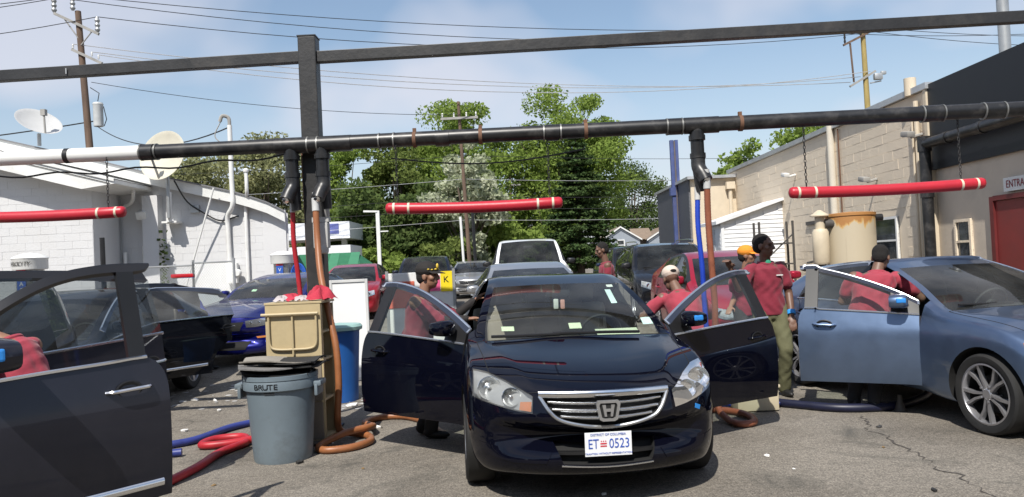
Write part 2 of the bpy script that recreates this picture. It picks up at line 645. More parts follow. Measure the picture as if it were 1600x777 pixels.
def seam(V, F, r=.0035, off=(0, 0, 0)):
    cnt = {}
    for f in F:
        for a, b in zip(f, f[1:] + f[:1]):
            k = (a, b) if a < b else (b, a)
            cnt[k] = cnt.get(k, 0) + 1
    m = MB()
    for (a, b), c in cnt.items():
        if c == 1:
            p, q = Vector(V[a]) - Vector(off), Vector(V[b]) - Vector(off)
            if (q - p).length > 1e-5:
                m.tube([p, q], r, 4, caps=False)
    return m

def wheel(parent, x, y, rad, w, sd, style, zc=None, rim_r=None, steer=0.0):
    rim_r = rim_r or rad * (.755 if style == 'twin' else .70)
    zc = zc if zc is not None else rad
    A = Matrix.Rotation(R(90) * sd, 4, 'Y')       # lathe axis z -> outward x
    key = ('wheel', round(rad, 3), round(w, 3), sd, style)
    if key not in MESH:
        b = MB()   # barrel and brake disc
        b.lathe([(rim_r * .97, -w * .45), (rim_r * .93, w * .25)], 32, A, caps=False)
        b.lathe([(0.001, w * .02), (rim_r * .62, w * .02), (rim_r * .62, -w * .05), (0.001, -w * .05)], 28, A)
        t = MB()
        t.lathe([(rim_r * .96, -w * .46), (rim_r * 1.06, -w * .5), (rad * .93, -w * .5), (rad * .985, -w * .43), (rad, -w * .3), (rad, w * .3),
                 (rad * .985, w * .43), (rad * .93, w * .5), (rim_r * 1.08, w * .49), (rim_r * .99, w * .44), (rim_r * .96, w * .3)], 48, A, caps=False)
        s = MB()
        s.lathe([(rim_r * .99, w * .44), (rim_r * 1.0, w * .46), (rim_r * .95, w * .47), (rim_r * .925, w * .42), (rim_r * .92, w * .2)], 48, A, caps=False)
        s.lathe([(rim_r * .2, w * .1), (rim_r * .2, w * .36), (rim_r * .15, w * .40), (0.001, w * .40)], 24, A)
        def spoke(ang, a_in, a_out, w0, w1, z0=.38, z1=.44):
            r0, r1 = rim_r * .14, rim_r * .95
            pa = Vector((math.cos(ang + a_in) * r0, math.sin(ang + a_in) * r0, 0))
            pb = Vector((math.cos(ang + a_out) * r1, math.sin(ang + a_out) * r1, 0))
            pm = pa.lerp(pb, .5) + Vector((-(pb - pa).y, (pb - pa).x, 0)) * (.06 if a_out > a_in else (-.06 if a_out < a_in else 0))
            rows = []
            for q, (p, ww, zz) in enumerate(((pa, w0, z0), (pm, (w0 + w1) * .46, (z0 + z1) / 2 - .02), (pb, w1, z1))):
                d = (pb - pa).normalized(); nn = Vector((-d.y, d.x, 0))
                rows.append([p - nn * ww + Vector((0, 0, w * (zz - .16))), p - nn * ww * .8 + Vector((0, 0, w * zz)), p + nn * ww * .8 + Vector((0, 0, w * zz)), p + nn * ww + Vector((0, 0, w * (zz - .16)))])
            s.grid([[A @ v for v in rr] for rr in rows])
        if style == 'twin':
            for q in range(5):
                a = q * 2 * PI / 5
                spoke(a - .13, -.2, -.13, rim_r * .05, rim_r * .065)
                spoke(a + .13, .2, .13, rim_r * .05, rim_r * .065)
        elif style == 'seven':
            for q in range(7):
                spoke(q * 2 * PI / 7, 0, 0, rim_r * .09, rim_r * .11)
        elif style == 'ten':
            for q in range(10):
                spoke(q * 2 * PI / 10, 0, 0, rim_r * .05, rim_r * .07)
        else:
            for q in range(5):
                spoke(q * 2 * PI / 5, 0, 0, rim_r * .13, rim_r * .17)
        for q in range(5):
            a = q * 2 * PI / 5 + .3
            s.lathe([(.009, 0), (.009, w * .42)], 8, A @ Matrix.Translation((math.cos(a) * rim_r * .27, math.sin(a) * rim_r * .27, 0)))
        ms = []
        for mb, nmx, mt in ((b, 'wheel', M_well), (t, 'tyre', M_rub), (s, 'rim', M_alloy)):
            me = mb.mesh(nmx); me.polygons.foreach_set('use_smooth', [True] * len(me.polygons)); sharp(me, 35); me.materials.append(mt); ms.append(me)
        MESH[key] = ms
    ms = MESH[key]
    o = link('wheel', ms[0], None, parent)
    o.location = (x, y, zc)
    o.rotation_euler = (rnd.uniform(0, 6), 0, steer)
    link('tyre', ms[1], None, o); link('rim', ms[2], None, o)
    return o
MESH = {}

def car_interior(root, P, seat_mat, dash=True, dash_mat=None):
    ys = P['seat_y']; zf = .32 + P.get('lift', 0)
    hw = P['hw'] - .14
    roofz = P['H'] - .1
    fl = MB(); fl.box((0, (P['y_cowl'] + P['y_rear']) / 2, zf - .03), (hw * 2, P['y_rear'] - P['y_cowl'] + .1, .06))
    fl.build('floor_pan', M_int, root)
    zs = zf + .22
    for x in (-.37, .37):
        m = MB()
        m.box((x, ys, zs), (.5, .52, .16), bev=.06, rx=R(6))
        m.box((x, ys + .33, zs + .34), (.48, .15, .66), bev=.065, rx=R(-16))
        m.box((x, ys + .47, zs + .77), (.27, .10, .19), bev=.045, rx=R(-10))
        m.build('seat', seat_mat, root, True, 60)
    m = MB()
    yr = P['y_rear'] - .55
    m.box((0, yr, zs - .02), (hw * 1.85, .5, .16), bev=.06)
    m.box((0, yr + .33, zs + .3), (hw * 1.85, .16, .62), bev=.06, rx=R(-20))
    for x in (-.4, 0, .4):
        m.box((x, yr + .46, zs + .66), (.24, .09, .14), bev=.04, rx=R(-14))
    m.build('rear_seat', seat_mat, root, True, 60)
    if dash:
        dz = P['z_cowl'] - .06
        m = MB()
        m.box((0, P['y_cowl'] + .32, dz - .14), (hw * 1.9, .55, .24), bev=.07)
        m.box((P.get('drv', 1) * .37, P['y_cowl'] + .44, dz - .0), (.4, .22, .1), bev=.045)
        m.box((0, P['y_cowl'] + .75, zf + .2), (.26, 1.0, .3), bev=.06)
        m.build('dashboard', dash_mat or M_int, root, True, 60)
        m = MB()
        c = Vector((.37, P['y_cowl'] + .72, dz + .02))
        Q = Matrix.Translation(c) @ Matrix.Rotation(R(-65), 4, 'X')
        m.tube([Q @ Vector((math.cos(a) * .185, math.sin(a) * .185, 0)) for a in np.linspace(0, 2 * PI, 29)], .014, 8, caps=False)
        m.lathe([(.07, -.03), (.07, .01), (.001, .02)], 16, Q)
        for a in (0, PI, -PI / 2):
            m.tube([Q @ Vector((math.cos(a) * .06, math.sin(a) * .06, 0)), Q @ Vector((math.cos(a) * .18, math.sin(a) * .18, 0))], .016, 6)
        m.tube([Q @ Vector((0, 0, -.02)), Q @ Vector((0, 0, -.3))], .03, 8)
        m.build('steering_wheel', M_int, root, True, 50)
    m = MB()
    m.box((0, P['y_head'] - .06, P['z_head'] - .085), (.22, .03, .065), bev=.02)
    m.build('rear_view_mirror', M_black, root, True)

def side_mirror(door, x, y, z, sd, mtl, tape=None, scale=1.0, off=(0, 0, 0)):
    """x outer side of the door; sits on the door sail"""
    m = MB()
    q = scale
    cx = x + sd * .125 * q
    prof = [(-.115, .55), (-.10, .82), (-.06, 1.0), (0.0, 1.0), (.05, .95), (.075, .88)]     # along y: shell tapers to the front
    rows = []
    for dy, k in prof:
        row = []
        for a in np.linspace(0, 2 * PI, 17)[:-1]:
            ex = abs(math.cos(a)) ** .6 * math.copysign(1, math.cos(a)); ez = abs(math.sin(a)) ** .6 * math.copysign(1, math.sin(a))
            row.append(Vector((cx + ex * .118 * k * q, y + dy * q + abs(ex) * .01, z + ez * .078 * k * q * (1 - .12 * ex * sd))))
        row.append(row[0])
        rows.append(row)
    m.grid(rows)
    m.f.append(tuple(range(16, -1, -1)))
    m.v = [tuple(Vector(p) - Vector(off)) for p in m.v]
    o = m.build('side_mirror', mtl, door, True, 60)
    g = MB()
    last = rows[-1][:16]
    g.v = [tuple(p.lerp(sum(last, Vector()) / 16, .06) + Vector((0, -.006, 0)) - Vector(off)) for p in last]
    g.f = [tuple(range(16))]
    g.build('mirror_glass', M_chrome, o)
    s = MB()
    s.tube([Vector((x - sd * .03, y + .01, z - .06 * q)) - Vector(off), Vector((x + sd * .06, y, z - .03 * q)) - Vector(off)], .032 * q, 8, squash=.7)
    s.build('mirror_arm', M_black, o, True)
    if tape:
        t = MB()
        t.box(Vector((cx + sd * .096 * q, y - .035 * q, z + .012)) - Vector(off), (.05 * q, .10 * q, .055 * q), bev=.012, rz=R(-14) * sd)
        t.build('tape_strip', M_tape, o)
    return o

def door_handle(door, p, mtl, off=(0, 0, 0), sd=1, L=.2, cup=True):
    m = MB()
    c = Vector(p) - Vector(off)
    m.tube(spline([c + Vector((-sd * .005, -L / 2, -.004)), c + Vector((sd * .028, -L * .36, 0)), c + Vector((sd * .034, 0, .004)), c + Vector((sd * .028, L * .36, .006)), c + Vector((-sd * .005, L / 2, .006))], 5), .013, 8, squash=1.3)
    o = m.build('handle', mtl, door, True)
    if cup:
        k = MB()
        A = Matrix.Translation(c) @ Matrix.Rotation(R(90) * sd, 4, 'Y') @ Matrix.Scale(1.5, 4, (0, 1, 0))
        k.lathe([(.052, .003), (.045, .006), (.03, -.004), (.001, -.01)], 20, A, caps=False)
        k.build('handle_recess', M_black, o, True)
    return o

def build_car(P, root, paint_m, level=2, open_doors=None, glass=None, rear_glass=None, cutters=(), trim=None, pillar=None, seat_mat=None,
              wheels='five', interior=True, seams=True, drop=(), frame_m=None, trunk_open=0.0, detail=None):
    """assembles the parts of one car under root; returns dict with the shell's Front projector"""
    glass = glass or M_glass
    rear_glass = rear_glass or glass
    sh = car_shell(P, level)
    base = evaluated(sh)
    fr = Front(base)
    tmp = []
    def cut(v, f):
        me = bpy.data.meshes.new('cut'); me.from_pydata([tuple(p) for p in v], [], f); me.update()
        bm = bmesh.new(); bm.from_mesh(me); bmesh.ops.recalc_face_normals(bm, faces=bm.faces[:]); bm.to_mesh(me); bm.free()
        for q in range(T_WELL + 1): me.materials.append(None)
        me.polygons.foreach_set('material_index', [T_WELL] * len(me.polygons))
        o = link('tmp_cut', me); tmp.append(o)
        md = sh.modifiers.new('b', 'BOOLEAN'); md.operation = 'DIFFERENCE'; md.solver = 'EXACT'; md.object = o
    wr = P['wr']; hw = P['hw']
    for yy in (P['y_fw'], P['y_rw']):
        for sd in (-1, 1):
            m = MB()
            A = Matrix.Translation((sd * (hw - .30), yy, wr + P.get('lift', 0) * .0)) @ Matrix.Rotation(R(90) * sd, 4, 'Y')
            m.lathe([(wr + P.get('archgap', .055), 0), (wr + P.get('archgap', .055), .5)], 40, A)
            cut(m.v, m.f)
    for spec in cutters:
        for mir in ((False, True) if spec.get('both') else (spec.get('mirror', False),)):
            A = fr.patch(spec['top'], spec['bot'], spec.get('nu', 16), spec.get('nv', 6), -.06, mirror=mir)
            B = fr.patch(spec['top'], spec['bot'], spec.get('nu', 16), spec.get('nv', 6), spec['depth'], mirror=mir)
            cut(*solid_between(A, B))
    me = evaluated(sh)
    kill(sh, *tmp)
    parts = split_tags(me)
    fm = frame_m or M_black
    pl = pillar or M_black
    open_doors = open_doors or {}
    def put(t, name, m, parent=root, off=(0, 0, 0), thick=0, inner=None):
        if t not in parts: return None
        V, F = parts[t]
        pcs = islands(V, F)
        for V, F in pcs[1:]:
            q = mesh_vf(name, V, F, off)
            if thick: link(name, thicken(q, thick, [m, inner or M_int]), None, parent)
            else: link(name, q, m, parent)
        V, F = pcs[0]
        q = mesh_vf(name, V, F, off)
        if thick:
            q = thicken(q, thick, [m, inner or M_int])
            return link(name, q, None, parent)
        return link(name, q, m, parent)
    body = put(T_BODY, 'body', paint_m)
    put(T_WELL, 'wheel_well', M_well)
    put(T_WS, 'windshield', glass)
    if T_RW in parts: put(T_RW, 'rear_window', rear_glass)
    hd = put(T_HOOD, 'hood', paint_m)
    if seams and hd:
        seam(*parts[T_HOOD], r=.003).build('hood_gap', M_well, hd)
    if trunk_open:
        V, F = parts[T_TRUNK]
        hy = min(v[1] for v in V); hz = max(v[2] for v in V)
        tr = link('trunk_lid', thicken(mesh_vf('trunk_lid', V, F, (0, hy, hz)), .04, [paint_m, M_int]), None, root)
        tr.location = (0, hy, hz); tr.rotation_euler = (R(trunk_open), 0, 0)
    else:
        tr = put(T_TRUNK, 'trunk_lid', paint_m)
    if T_QG in parts: put(T_QG, 'quarter_window', rear_glass)
    if T_PIL in parts: put(T_PIL, 'pillar_trim', fm)
    doors = {}
    for front in (True, False):
        for sd in (-1, 1):
            t0 = T_DOOR(front, sd, 0)
            V, F = parts[t0]
            hy = min(v[1] for v in V)
            hx = sd * (max(abs(v[0]) for v in V if v[1] < hy + .05) - .02)
            off = (hx, hy, 0)
            key = ('F' if front else 'R') + ('L' if sd > 0 else 'R')
            ang = open_doors.get(key, 0)
            d = put(t0, 'door', paint_m, root, off, .05 if ang else .0)
            d.location = off
            d.rotation_euler = (0, 0, -sd * R(ang))
            put(t0 + 1, 'window_frame', fm, d, off, .035 if ang else 0, fm)
            if t0 + 3 in parts: put(t0 + 3, 'pillar_trim', pl, d, off, .03 if ang else 0, pl)
            if key + 'g' not in drop and t0 + 2 in parts:
                put(t0 + 2, 'window', rear_glass if not front else glass, d, off)
            if trim:
                # bright strip along the belt
                zs = [(v[1], v[2], v[0]) for v in parts.get(t0 + 2, parts[t0])[0]]
            if seams and not ang:
                seam(V, F, off=off).build('door_gap', M_well, d)
            doors[key] = (d, off)
    lift = P.get('lift', 0)
    for yy in (P['y_fw'], P['y_rw']):
        for sd in (-1, 1):
            wheel(root, sd * (hw - P['tw'] / 2 - .015), yy, wr, P['tw'], sd, wheels, steer=P.get('steer', 0) if yy == P['y_fw'] else 0)
    if interior:
        car_interior(root, P, seat_mat or M_grey_int)
    return dict(front=fr, doors=doors, parts=parts, trunk=tr, body=body, hood=hd)

def belt_strip(parts, door, off, front, sd, mtl, r=.008, dz=.0):
    """bright moulding along the lower edge of a door window (boundary of panel and glass)"""
    t0 = T_DOOR(front, sd, 0)
    pan = {tuple(np.round(v, 4)) for v in parts[t0][0]}
    pts = set()
    for k in (2, 3):
        if t0 + k in parts:
            pts |= {tuple(np.round(v, 4)) for v in parts[t0 + k][0]} & pan
    pts = sorted(pts, key=lambda p: p[1])
    if len(pts) < 3: return
    m = MB(); m.tube([Vector(p) - Vector(off) + Vector((sd * .004, 0, dz)) for p in pts], r, 6)
    m.build('belt_trim', mtl, door, True)

def patch_obj(name, fr, top, bot, mtl, parent, off=-.004, nu=14, nv=5, mirror=False, rear=False, smooth=True):
    m = MB(); m.grid(fr.patch(top, bot, nu, nv, off if not rear else -off, mirror=mirror, rear=rear))
    return m.build(name, mtl, parent, smooth, 60)

def surf_tube(name, fr, pts, r, mtl, parent, off=-.004, n=6, seg=6, mirror=False, squash=1.0):
    P = []
    for p in spline([(a[0], a[1], 0) for a in pts], seg):
        x = -p.x if mirror else p.x
        P.append(Vector((x, fr.y(x, p.y) + off, p.y)))
    m = MB(); m.tube(P, r, n, squash=squash)
    return m.build(name, mtl, parent, True)

def top_strip(parts, door, off, front, sd, mtl, r=.008):
    """bright line along the outer edge of a door's window frame"""
    t0 = T_DOOR(front, sd, 0)
    if t0 + 1 not in parts: return
    inner = set()
    for k in (2, 3, 0):
        if t0 + k in parts: inner |= {tuple(np.round(v, 4)) for v in parts[t0 + k][0]}
    V, F = parts[t0 + 1]
    cnt = {}
    for f in F:
        for a, b in zip(f, f[1:] + f[:1]):
            e = (a, b) if a < b else (b, a); cnt[e] = cnt.get(e, 0) + 1
    bd = {q for e, c in cnt.items() if c == 1 for q in e}
    pts = sorted({tuple(np.round(V[q], 4)) for q in bd} - inner, key=lambda p: p[1])
    if len(pts) < 3: return
    y1 = pts[-1][1]
    pts = [p for p in pts if p[1] < y1 - .01]
    m = MB(); m.tube([Vector(p) - Vector(off) + Vector((sd * .004, 0, -.004)) for p in pts], r, 6)
    m.build('frame_trim', mtl, door, True)
# ---- proportions of the cars
def sedan(L=4.93, hw=.92, H=1.505, wr=.33, cowl=1.30, cz=1.0, head=2.12, fo=.96, wb=2.80, dl=1.24, **kw):
    d = dict(L=L, hw=hw, H=H, wr=wr, tw=.22, y_fw=fo, y_rw=fo + wb, y_cowl=cowl, z_cowl=cz, y_head=head, z_head=H - .09,
             y_rear=fo + wb + .1, seat_y=cowl + 1.25, dl=dl)
    r = fo + wb
    d['nose'] = [(0.0, .72, .39, .53, .50, .44), (0.02, .80, .27, .655, .50, .44), (.085, .845, .20, .765, .46, .46)]
    d['hood'] = [(.28, .885, .19, .845, .765, .30, .50), (.62, .912, .19, .915, .865, .10, .56), (fo, hw, .19, .965, .93, .0, .63)]
    q = H
    d['gh'] = [
        ('K0', cowl, hw, .19, cz - .045, .855, cz - .03, .785, cz - .005, .71, cz, cz + .025, -.14),
        ('D0', cowl + .17, hw, .23, cz - .035, .835, cz + .05, .775, cz + .085, .70, cz + .095, cz + .12, -.14),
        ('K1', cowl + .36, hw, .23, cz - .02, .785, cz + .16, .735, cz + .20, .665, cz + .21, cz + .235, -.13),
        ('K3', head, hw, .23, cz + .012, .675, q - .145, .64, q - .108, .575, q - .10, q - .085, -.10),
        ('K4', head + .25, hw, .23, cz + .025, .645, q - .095, .61, q - .052, .53, q - .035, q - .018, -.02),
        ('B1', cowl + dl, hw, .23, cz + .035, .635, q - .065, .60, q - .025, .52, q - .01, q, 0),
        ('B2', cowl + dl + .12, hw, .23, cz + .037, .635, q - .065, .60, q - .025, .52, q - .01, q, 0),
        ('R1', r - .58, hw, .23, cz + .045, .645, q - .09, .605, q - .05, .52, q - .025, q - .012, 0),
        ('R2', r - .02, hw, .19, cz + .04, .69, q - .20, .625, q - .115, .53, q - .075, q - .055, .02),
        ('C1', r + .12, hw, .19, cz + .045, .72, q - .26, .635, q - .16, .54, q - .105, q - .085, .04),
        ('C2', r + .40, hw - .01, .2, cz + .045, .79, q - .36, .70, q - .29, .62, q - .255, q - .225, .08),
        ('G0', r + .68, hw - .02, .2, cz + .03, .84, cz + .045, .78, cz + .055, .69, cz + .06, cz + .075, .10)]
    d['deck'] = [(L - .26, hw - .04, .21, cz + .075, cz + .03, .70, .12)]
    d['tail'] = [(L - .07, hw - .06, .22, cz + .03, .26), (L - .01, hw - .10, .27, .86, .28), (L, hw - .16, .38, .60, .28)]
    d.update(kw)
    return d

def suv(L=4.6, hw=.92, H=1.68, wr=.35, cowl=1.15, cz=1.1, head=1.75, fo=.92, wb=2.65, **kw):
    d = dict(L=L, hw=hw, H=H, wr=wr, tw=.23, y_fw=fo, y_rw=fo + wb, y_cowl=cowl, z_cowl=cz, y_head=head, z_head=H - .1,
             y_rear=fo + wb + .1, seat_y=cowl + 1.2, lift=.1, z4=.6, z5=.88)
    r = fo + wb
    d['nose'] = [(0.0, .74, .44, .60, .44, .46), (0.02, .81, .32, .76, .44, .46), (.08, .85, .25, .88, .42, .50)]
    d['hood'] = [(.27, .89, .24, .965, .885, .26, .52), (.58, .912, .24, 1.03, .97, .09, .58), (fo, hw, .24, 1.075, 1.03, .0, .64)]
    q = H
    d['gh'] = [
        ('K0', cowl, hw, .24, cz - .045, .86, cz - .03, .81, cz - .005, .745, cz, cz + .025, -.12),
        ('D0', cowl + .14, hw, .24, cz - .035, .845, cz + .06, .79, cz + .095, .72, cz + .105, cz + .13, -.12),
        ('K1', cowl + .30, hw, .24, cz - .025, .81, cz + .22, .765, cz + .26, .695, cz + .27, cz + .295, -.11),
        ('K3', head, hw, .24, cz - .005, .735, q - .13, .70, q - .085, .63, q - .07, q - .045, -.09),
        ('K4', head + .28, hw, .24, cz + .0, .71, q - .085, .675, q - .04, .59, q - .02, q - .005, -.02),
        ('B1', cowl + 1.10, hw, .24, cz + .01, .705, q - .08, .67, q - .03, .58, q - .01, q, 0),
        ('B2', cowl + 1.20, hw, .24, cz + .012, .705, q - .08, .67, q - .03, .58, q - .01, q, 0),
        ('R1', r - .55, hw, .24, cz + .03, .705, q - .09, .67, q - .04, .58, q - .018, q - .008, 0),
        ('R2', r + .05, hw, .24, cz + .05, .71, q - .13, .67, q - .07, .58, q - .04, q - .028, 0),
        ('Q', L - .52, hw - .01, .25, cz + .09, .72, q - .18, .67, q - .10, .58, q - .06, q - .045, .02),
        ('C1', L - .36, hw - .015, .25, cz + .10, .73, q - .22, .68, q - .13, .59, q - .075, q - .055, .05),
        ('G0', L - .13, hw - .04, .26, cz + .04, .83, cz + .05, .80, cz + .055, .72, cz + .06, cz + .065, .08)]
    d['deck'] = [(L - .06, hw - .06, .27, cz - .02, cz - .04, .70, .10)]
    d['tail'] = [(L - .02, hw - .08, .3, .92, .16), (L, hw - .12, .4, .7, .16)]
    d['quarter'] = 1
    d['trunk1'] = 2
    d.update(kw)
    return d

def generic_face(c, root, P, emblem=True, lamp_w=.30, zl=None, grille_h=.12, chrome=True, plate=True, both=True, sleek=0.0):
    """grille, lower intake, lamps for cars that stand farther off"""
    fr = c['front']
    zt = P['nose'][2][3]; zb = P['nose'][2][2]
    zl = zl or zt - .07
    patch_obj('grille', fr, [(-.42, zt - .055), (.42, zt - .055)], [(-.36, zt - .055 - grille_h), (.36, zt - .055 - grille_h)], M_well, root, -.004, 12, 4)
    if chrome:
        for k in (0, .5, 1):
            surf_tube('grille_bar', fr, [(-.42 + .05 * k, zt - .055 - grille_h * k), (0, zt - .06 - grille_h * k), (.42 - .05 * k, zt - .055 - grille_h * k)], .009, M_chrome, root, -.008)
    patch_obj('lower_intake', fr, [(-.5, zb + .20), (.5, zb + .20)], [(-.42, zb + .09), (.42, zb + .09)], M_well, root, -.004, 12, 4)
    for sd in (False, True):
        top = [(.46, zl + .02), (.62, zl + .05), (.78, zl + .085)]
        bot = [(.50, zl - .10), (.64, zl - .09), (.80, zl - .03 + sleek)]
        h = patch_obj('headlight', fr, top, bot, mat('lamp_inside', (.62, .63, .64), .18, .6, var=.3, scale=18), root, -.006, 10, 5, mirror=sd)
        patch_obj('lens', fr, top, bot, M_lens, h, -.014, 10, 5, mirror=sd)
        x = -.66 if sd else .66
        m = MB(); m.lathe([(.001, 0), (.04, .0), (.05, -.012)], 14, caps=False, M= Matrix.Translation((x, fr.y(x, zl - .01) - .004, zl - .01)) @ Matrix.Rotation(R(90), 4, 'X'))
        m.build('bulb', M_chrome, h, True)
    for k in (0,):
        b = MB()
        y0 = P['y_cowl']
    wip = MB()
    for x0, x1 in ((-.1, -.62), (.55, .0)):
        wip.tube([(x0, P['y_cowl'] - .06, P['z_cowl'] + .045), (x1, P['y_cowl'] + .0, P['z_cowl'] + .05)], .012, 6)
    wip.build('wiper', M_black, root, True)

def mirrors_handles(c, P, mtl, hm=None, tape=(), skip=()):
    for key, (d, off) in c['doors'].items():
        sd = 1 if key[1] == 'L' else -1
        front = key[0] == 'F'
        ye = P['y_cowl'] + (1.18 if front else 0) + (0 if front else 0)
        if front and key not in skip:
            y = P['y_cowl'] + .34
            x = P['hw'] - .10
            side_mirror(d, sd * (x + .02), y, P['z_cowl'] + .095, sd, mtl, tape=key in tape, off=off, scale=.84)
        yh = (P['y_cowl'] + P.get('dl', 1.24) - .06) if front else (P['y_rw'] - .14)
        zh = P['z_cowl'] - .13
        p = c['front'].side(yh, zh, sd)
        if p is not None:
            door_handle(d, p, hm or mtl, off, sd)
# ---- the black sedan with both front doors open
M_blk = paint('black', (0.0022, 0.0026, 0.007), 0.0, 0.3, 1.38, 0.0)
M_plate = mat('plate_white', (.75, .76, .78), .35, var=.04)
M_pblue = mat('plate_blue', (.03, .09, .42), .4)
M_pred = mat('plate_red', (.6, .03, .05), .4)

def accord():
    P = sedan(drv=1)
    root = empty('sedan', (.56, 4.92, -.003), R(5), 'black sedan with both front doors open and plate ET 0523', 'car')
    hl_t = [(.465, .735), (.52, .765), (.62, .812), (.74, .852), (.835, .865)]
    hl_b = [(.475, .628), (.56, .637), (.69, .662), (.80, .685), (.85, .70)]
    gr_t = [(-.43, .758), (-.2, .763), (0, .765), (.2, .763), (.43, .758)]
    gr_b = [(-.35, .63), (-.28, .585), (-.12, .548), (0, .54), (.12, .548), (.28, .585), (.35, .63)]
    in_t = [(-.34, .432), (0, .425), (.34, .432)]
    in_b = [(-.29, .305), (0, .297), (.29, .305)]
    c = build_car(P, root, M_blk, 3, {'FL': 63, 'FR': 46}, wheels='seven', seat_mat=mat('seat_tan', (.22, .195, .16), .8),
                  rear_glass=M_glass, frame_m=mat('frame_navy', (.02, .025, .04), .3, coat=.6), glass=M_glass,
                  cutters=[dict(top=hl_t, bot=hl_b, depth=.07, both=True), dict(top=gr_t, bot=gr_b, depth=.06), dict(top=in_t, bot=in_b, depth=.09)])
    fr = c['front']
    # headlights
    M_ref = mat('reflector', (.82, .83, .84), .12, .95, var=.05)
    M_bez = mat('lamp_bezel', (.42, .43, .44), .35, .3, var=.1)
    for mir in (False, True):
        h = patch_obj('headlight', fr, hl_t, hl_b, M_bez, root, .055, 16, 6, mirror=mir)
        sg = -1 if mir else 1
        for (x, z, r) in ((.735, .757, .078), (.60, .715, .062)):
            y = fr.y(sg * x, z)
            m = MB()
            A = Matrix.Translation((sg * x, y + .05, z)) @ Matrix.Rotation(R(90 - 8), 4, 'X') @ Matrix.Rotation(R(0), 4, 'Z')
            m.lathe([(.001, -.02), (r * .3, -.018), (r * .62, -.006), (r * .9, .022), (r, .042), (r * 1.04, .036)], 28, A, caps=False)
            m.build('reflector_bowl', M_ref, h, True, 50)
            b = MB(); b.lathe([(.001, .03), (r * .2, .025), (r * .2, -.02)], 12, A); b.build('bulb', M_chrome, h, True)
        m = MB(); m.grid(fr.patch([(.475, .70), (.545, .695)], [(.482, .638), (.555, .645)], 4, 4, .012, mirror=mir))
        m.build('indicator', M_amber, h, True)
        patch_obj('lens', fr, hl_t, hl_b, M_lens, h, -.001, 20, 8, mirror=mir)
    # grille: dark back, bright frame and bars
    g = patch_obj('grille', fr, gr_t, gr_b, M_well, root, .05, 16, 6)
    def bar(name, zc, hh, x0, x1, sag, dep, mt, y_off=-.012):
        rows = []
        n = 24
        for k in range(n + 1):
            x = x0 + (x1 - x0) * k / n
            z = zc - sag * (1 - (2 * k / n - 1) ** 2)
            y = fr.y(x, zc) + y_off
            rows.append([Vector((x, y + dep, z - hh)), Vector((x, y + .004, z - hh)), Vector((x, y - .004, z - hh * .3)), Vector((x, y - .004, z + hh * .4)), Vector((x, y + .004, z + hh)), Vector((x, y + dep, z + hh))])
        m = MB(); m.grid(rows); m.build(name, mt, g, True, 40)
    bar('grille_bar', .748, .020, -.432, .432, 0, .04, M_chrome, -.02)
    for zc, w in ((.70, .375), (.655, .35), (.612, .30)):
        bar('grille_bar', zc, .0105, -w, w, .012, .03, M_chrome, .012)
    m = MB()
    pts = [(-.425, .735), (-.36, .635), (-.285, .583), (-.12, .545), (0, .537), (.12, .545), (.285, .583), (.36, .635), (.425, .735)]
    Q = [Vector((p.x, fr.y(p.x, p.y) - .002, p.y)) for p in spline([(a, b, 0) for a, b in pts], 5)]
    m.tube(Q, .013, 8); m.build('grille_surround', mat('grey_chrome', (.5, .51, .52), .25, .9), g, True)
    # emblem: rounded frame with an upright H
    e = MB()
    y0 = fr.y(0, .65) - .03
    fs = 1.18
    fp = [(-.052, .046), (.052, .046), (.06, .03), (.045, -.046), (.03, -.054), (-.03, -.054), (-.045, -.046), (-.06, .03)]
    fo = [Vector((a * 1.3, y0, .652 + b * 1.3)) for a, b in fp]; fi = [Vector((a * .98, y0, .652 + b * .98)) for a, b in fp]
    n = len(fp)
    e.add(fo + fi + [p + Vector((0, .03, 0)) for p in fo] + [p + Vector((0, .03, 0)) for p in fi],
          [(k, (k + 1) % n, n + (k + 1) % n, n + k) for k in range(n)] + [(k, 2 * n + k, 2 * n + (k + 1) % n, (k + 1) % n) for k in range(n)]
          + [(n + k, n + (k + 1) % n, 3 * n + (k + 1) % n, 3 * n + k) for k in range(n)])
    for sd in (-1, 1):
        e.add([Vector((sd * a, y0 - .003, .652 + b)) for a, b in ((.018, .034), (.04, .034), (.026, -.04), (.012, -.04))]
              + [Vector((sd * a, y0 + .02, .652 + b)) for a, b in ((.018, .034), (.04, .034), (.026, -.04), (.012, -.04))],
              [(0, 1, 2, 3), (0, 4, 5, 1), (1, 5, 6, 2), (2, 6, 7, 3), (3, 7, 4, 0)])
    e.box((0, y0 + .008, .652), (.04, .02, .018))
    e.build('emblem', mat('dull_chrome', (.5, .5, .5), .35, .8), g, False)
    b = MB(); b.prism([(a * 1.02, q * 1.02) for a, q in fp], .004, Matrix.Translation((0, y0 + .014, .652)) @ Matrix.Rotation(R(90), 4, 'X')); b.build('emblem_back', M_well, g)
    # lower intake with slat
    li = patch_obj('lower_intake', fr, in_t, in_b, M_well, root, .085, 12, 4)
    m = MB()
    for zc in (.365,):
        rows = []
        for k in range(17):
            x = -.325 + .65 * k / 16
            y = fr.y(x, zc) + .03
            rows.append([Vector((x, y + .03, zc - .012)), Vector((x, y, zc - .01)), Vector((x, y, zc + .01)), Vector((x, y + .03, zc + .012))])
        m.grid(rows)
    m.build('slat', M_black, li, True)
    surf_tube('lip', fr, [(-.30, .292), (0, .283), (.30, .292)], .007, M_chrome, li, -.002)
    # corner facets of the bumper
    for mir in (False, True):
        patch_obj('bumper_corner', fr, [(.36, .375), (.6, .385), (.82, .41)], [(.40, .305), (.6, .30), (.80, .335)], M_blk, root, -.006, 12, 4, mirror=mir)
    # plate
    pr = empty('number_plate'); pr.parent = root
    kill(pr)
    yp = fr.y(0, .40) - .03
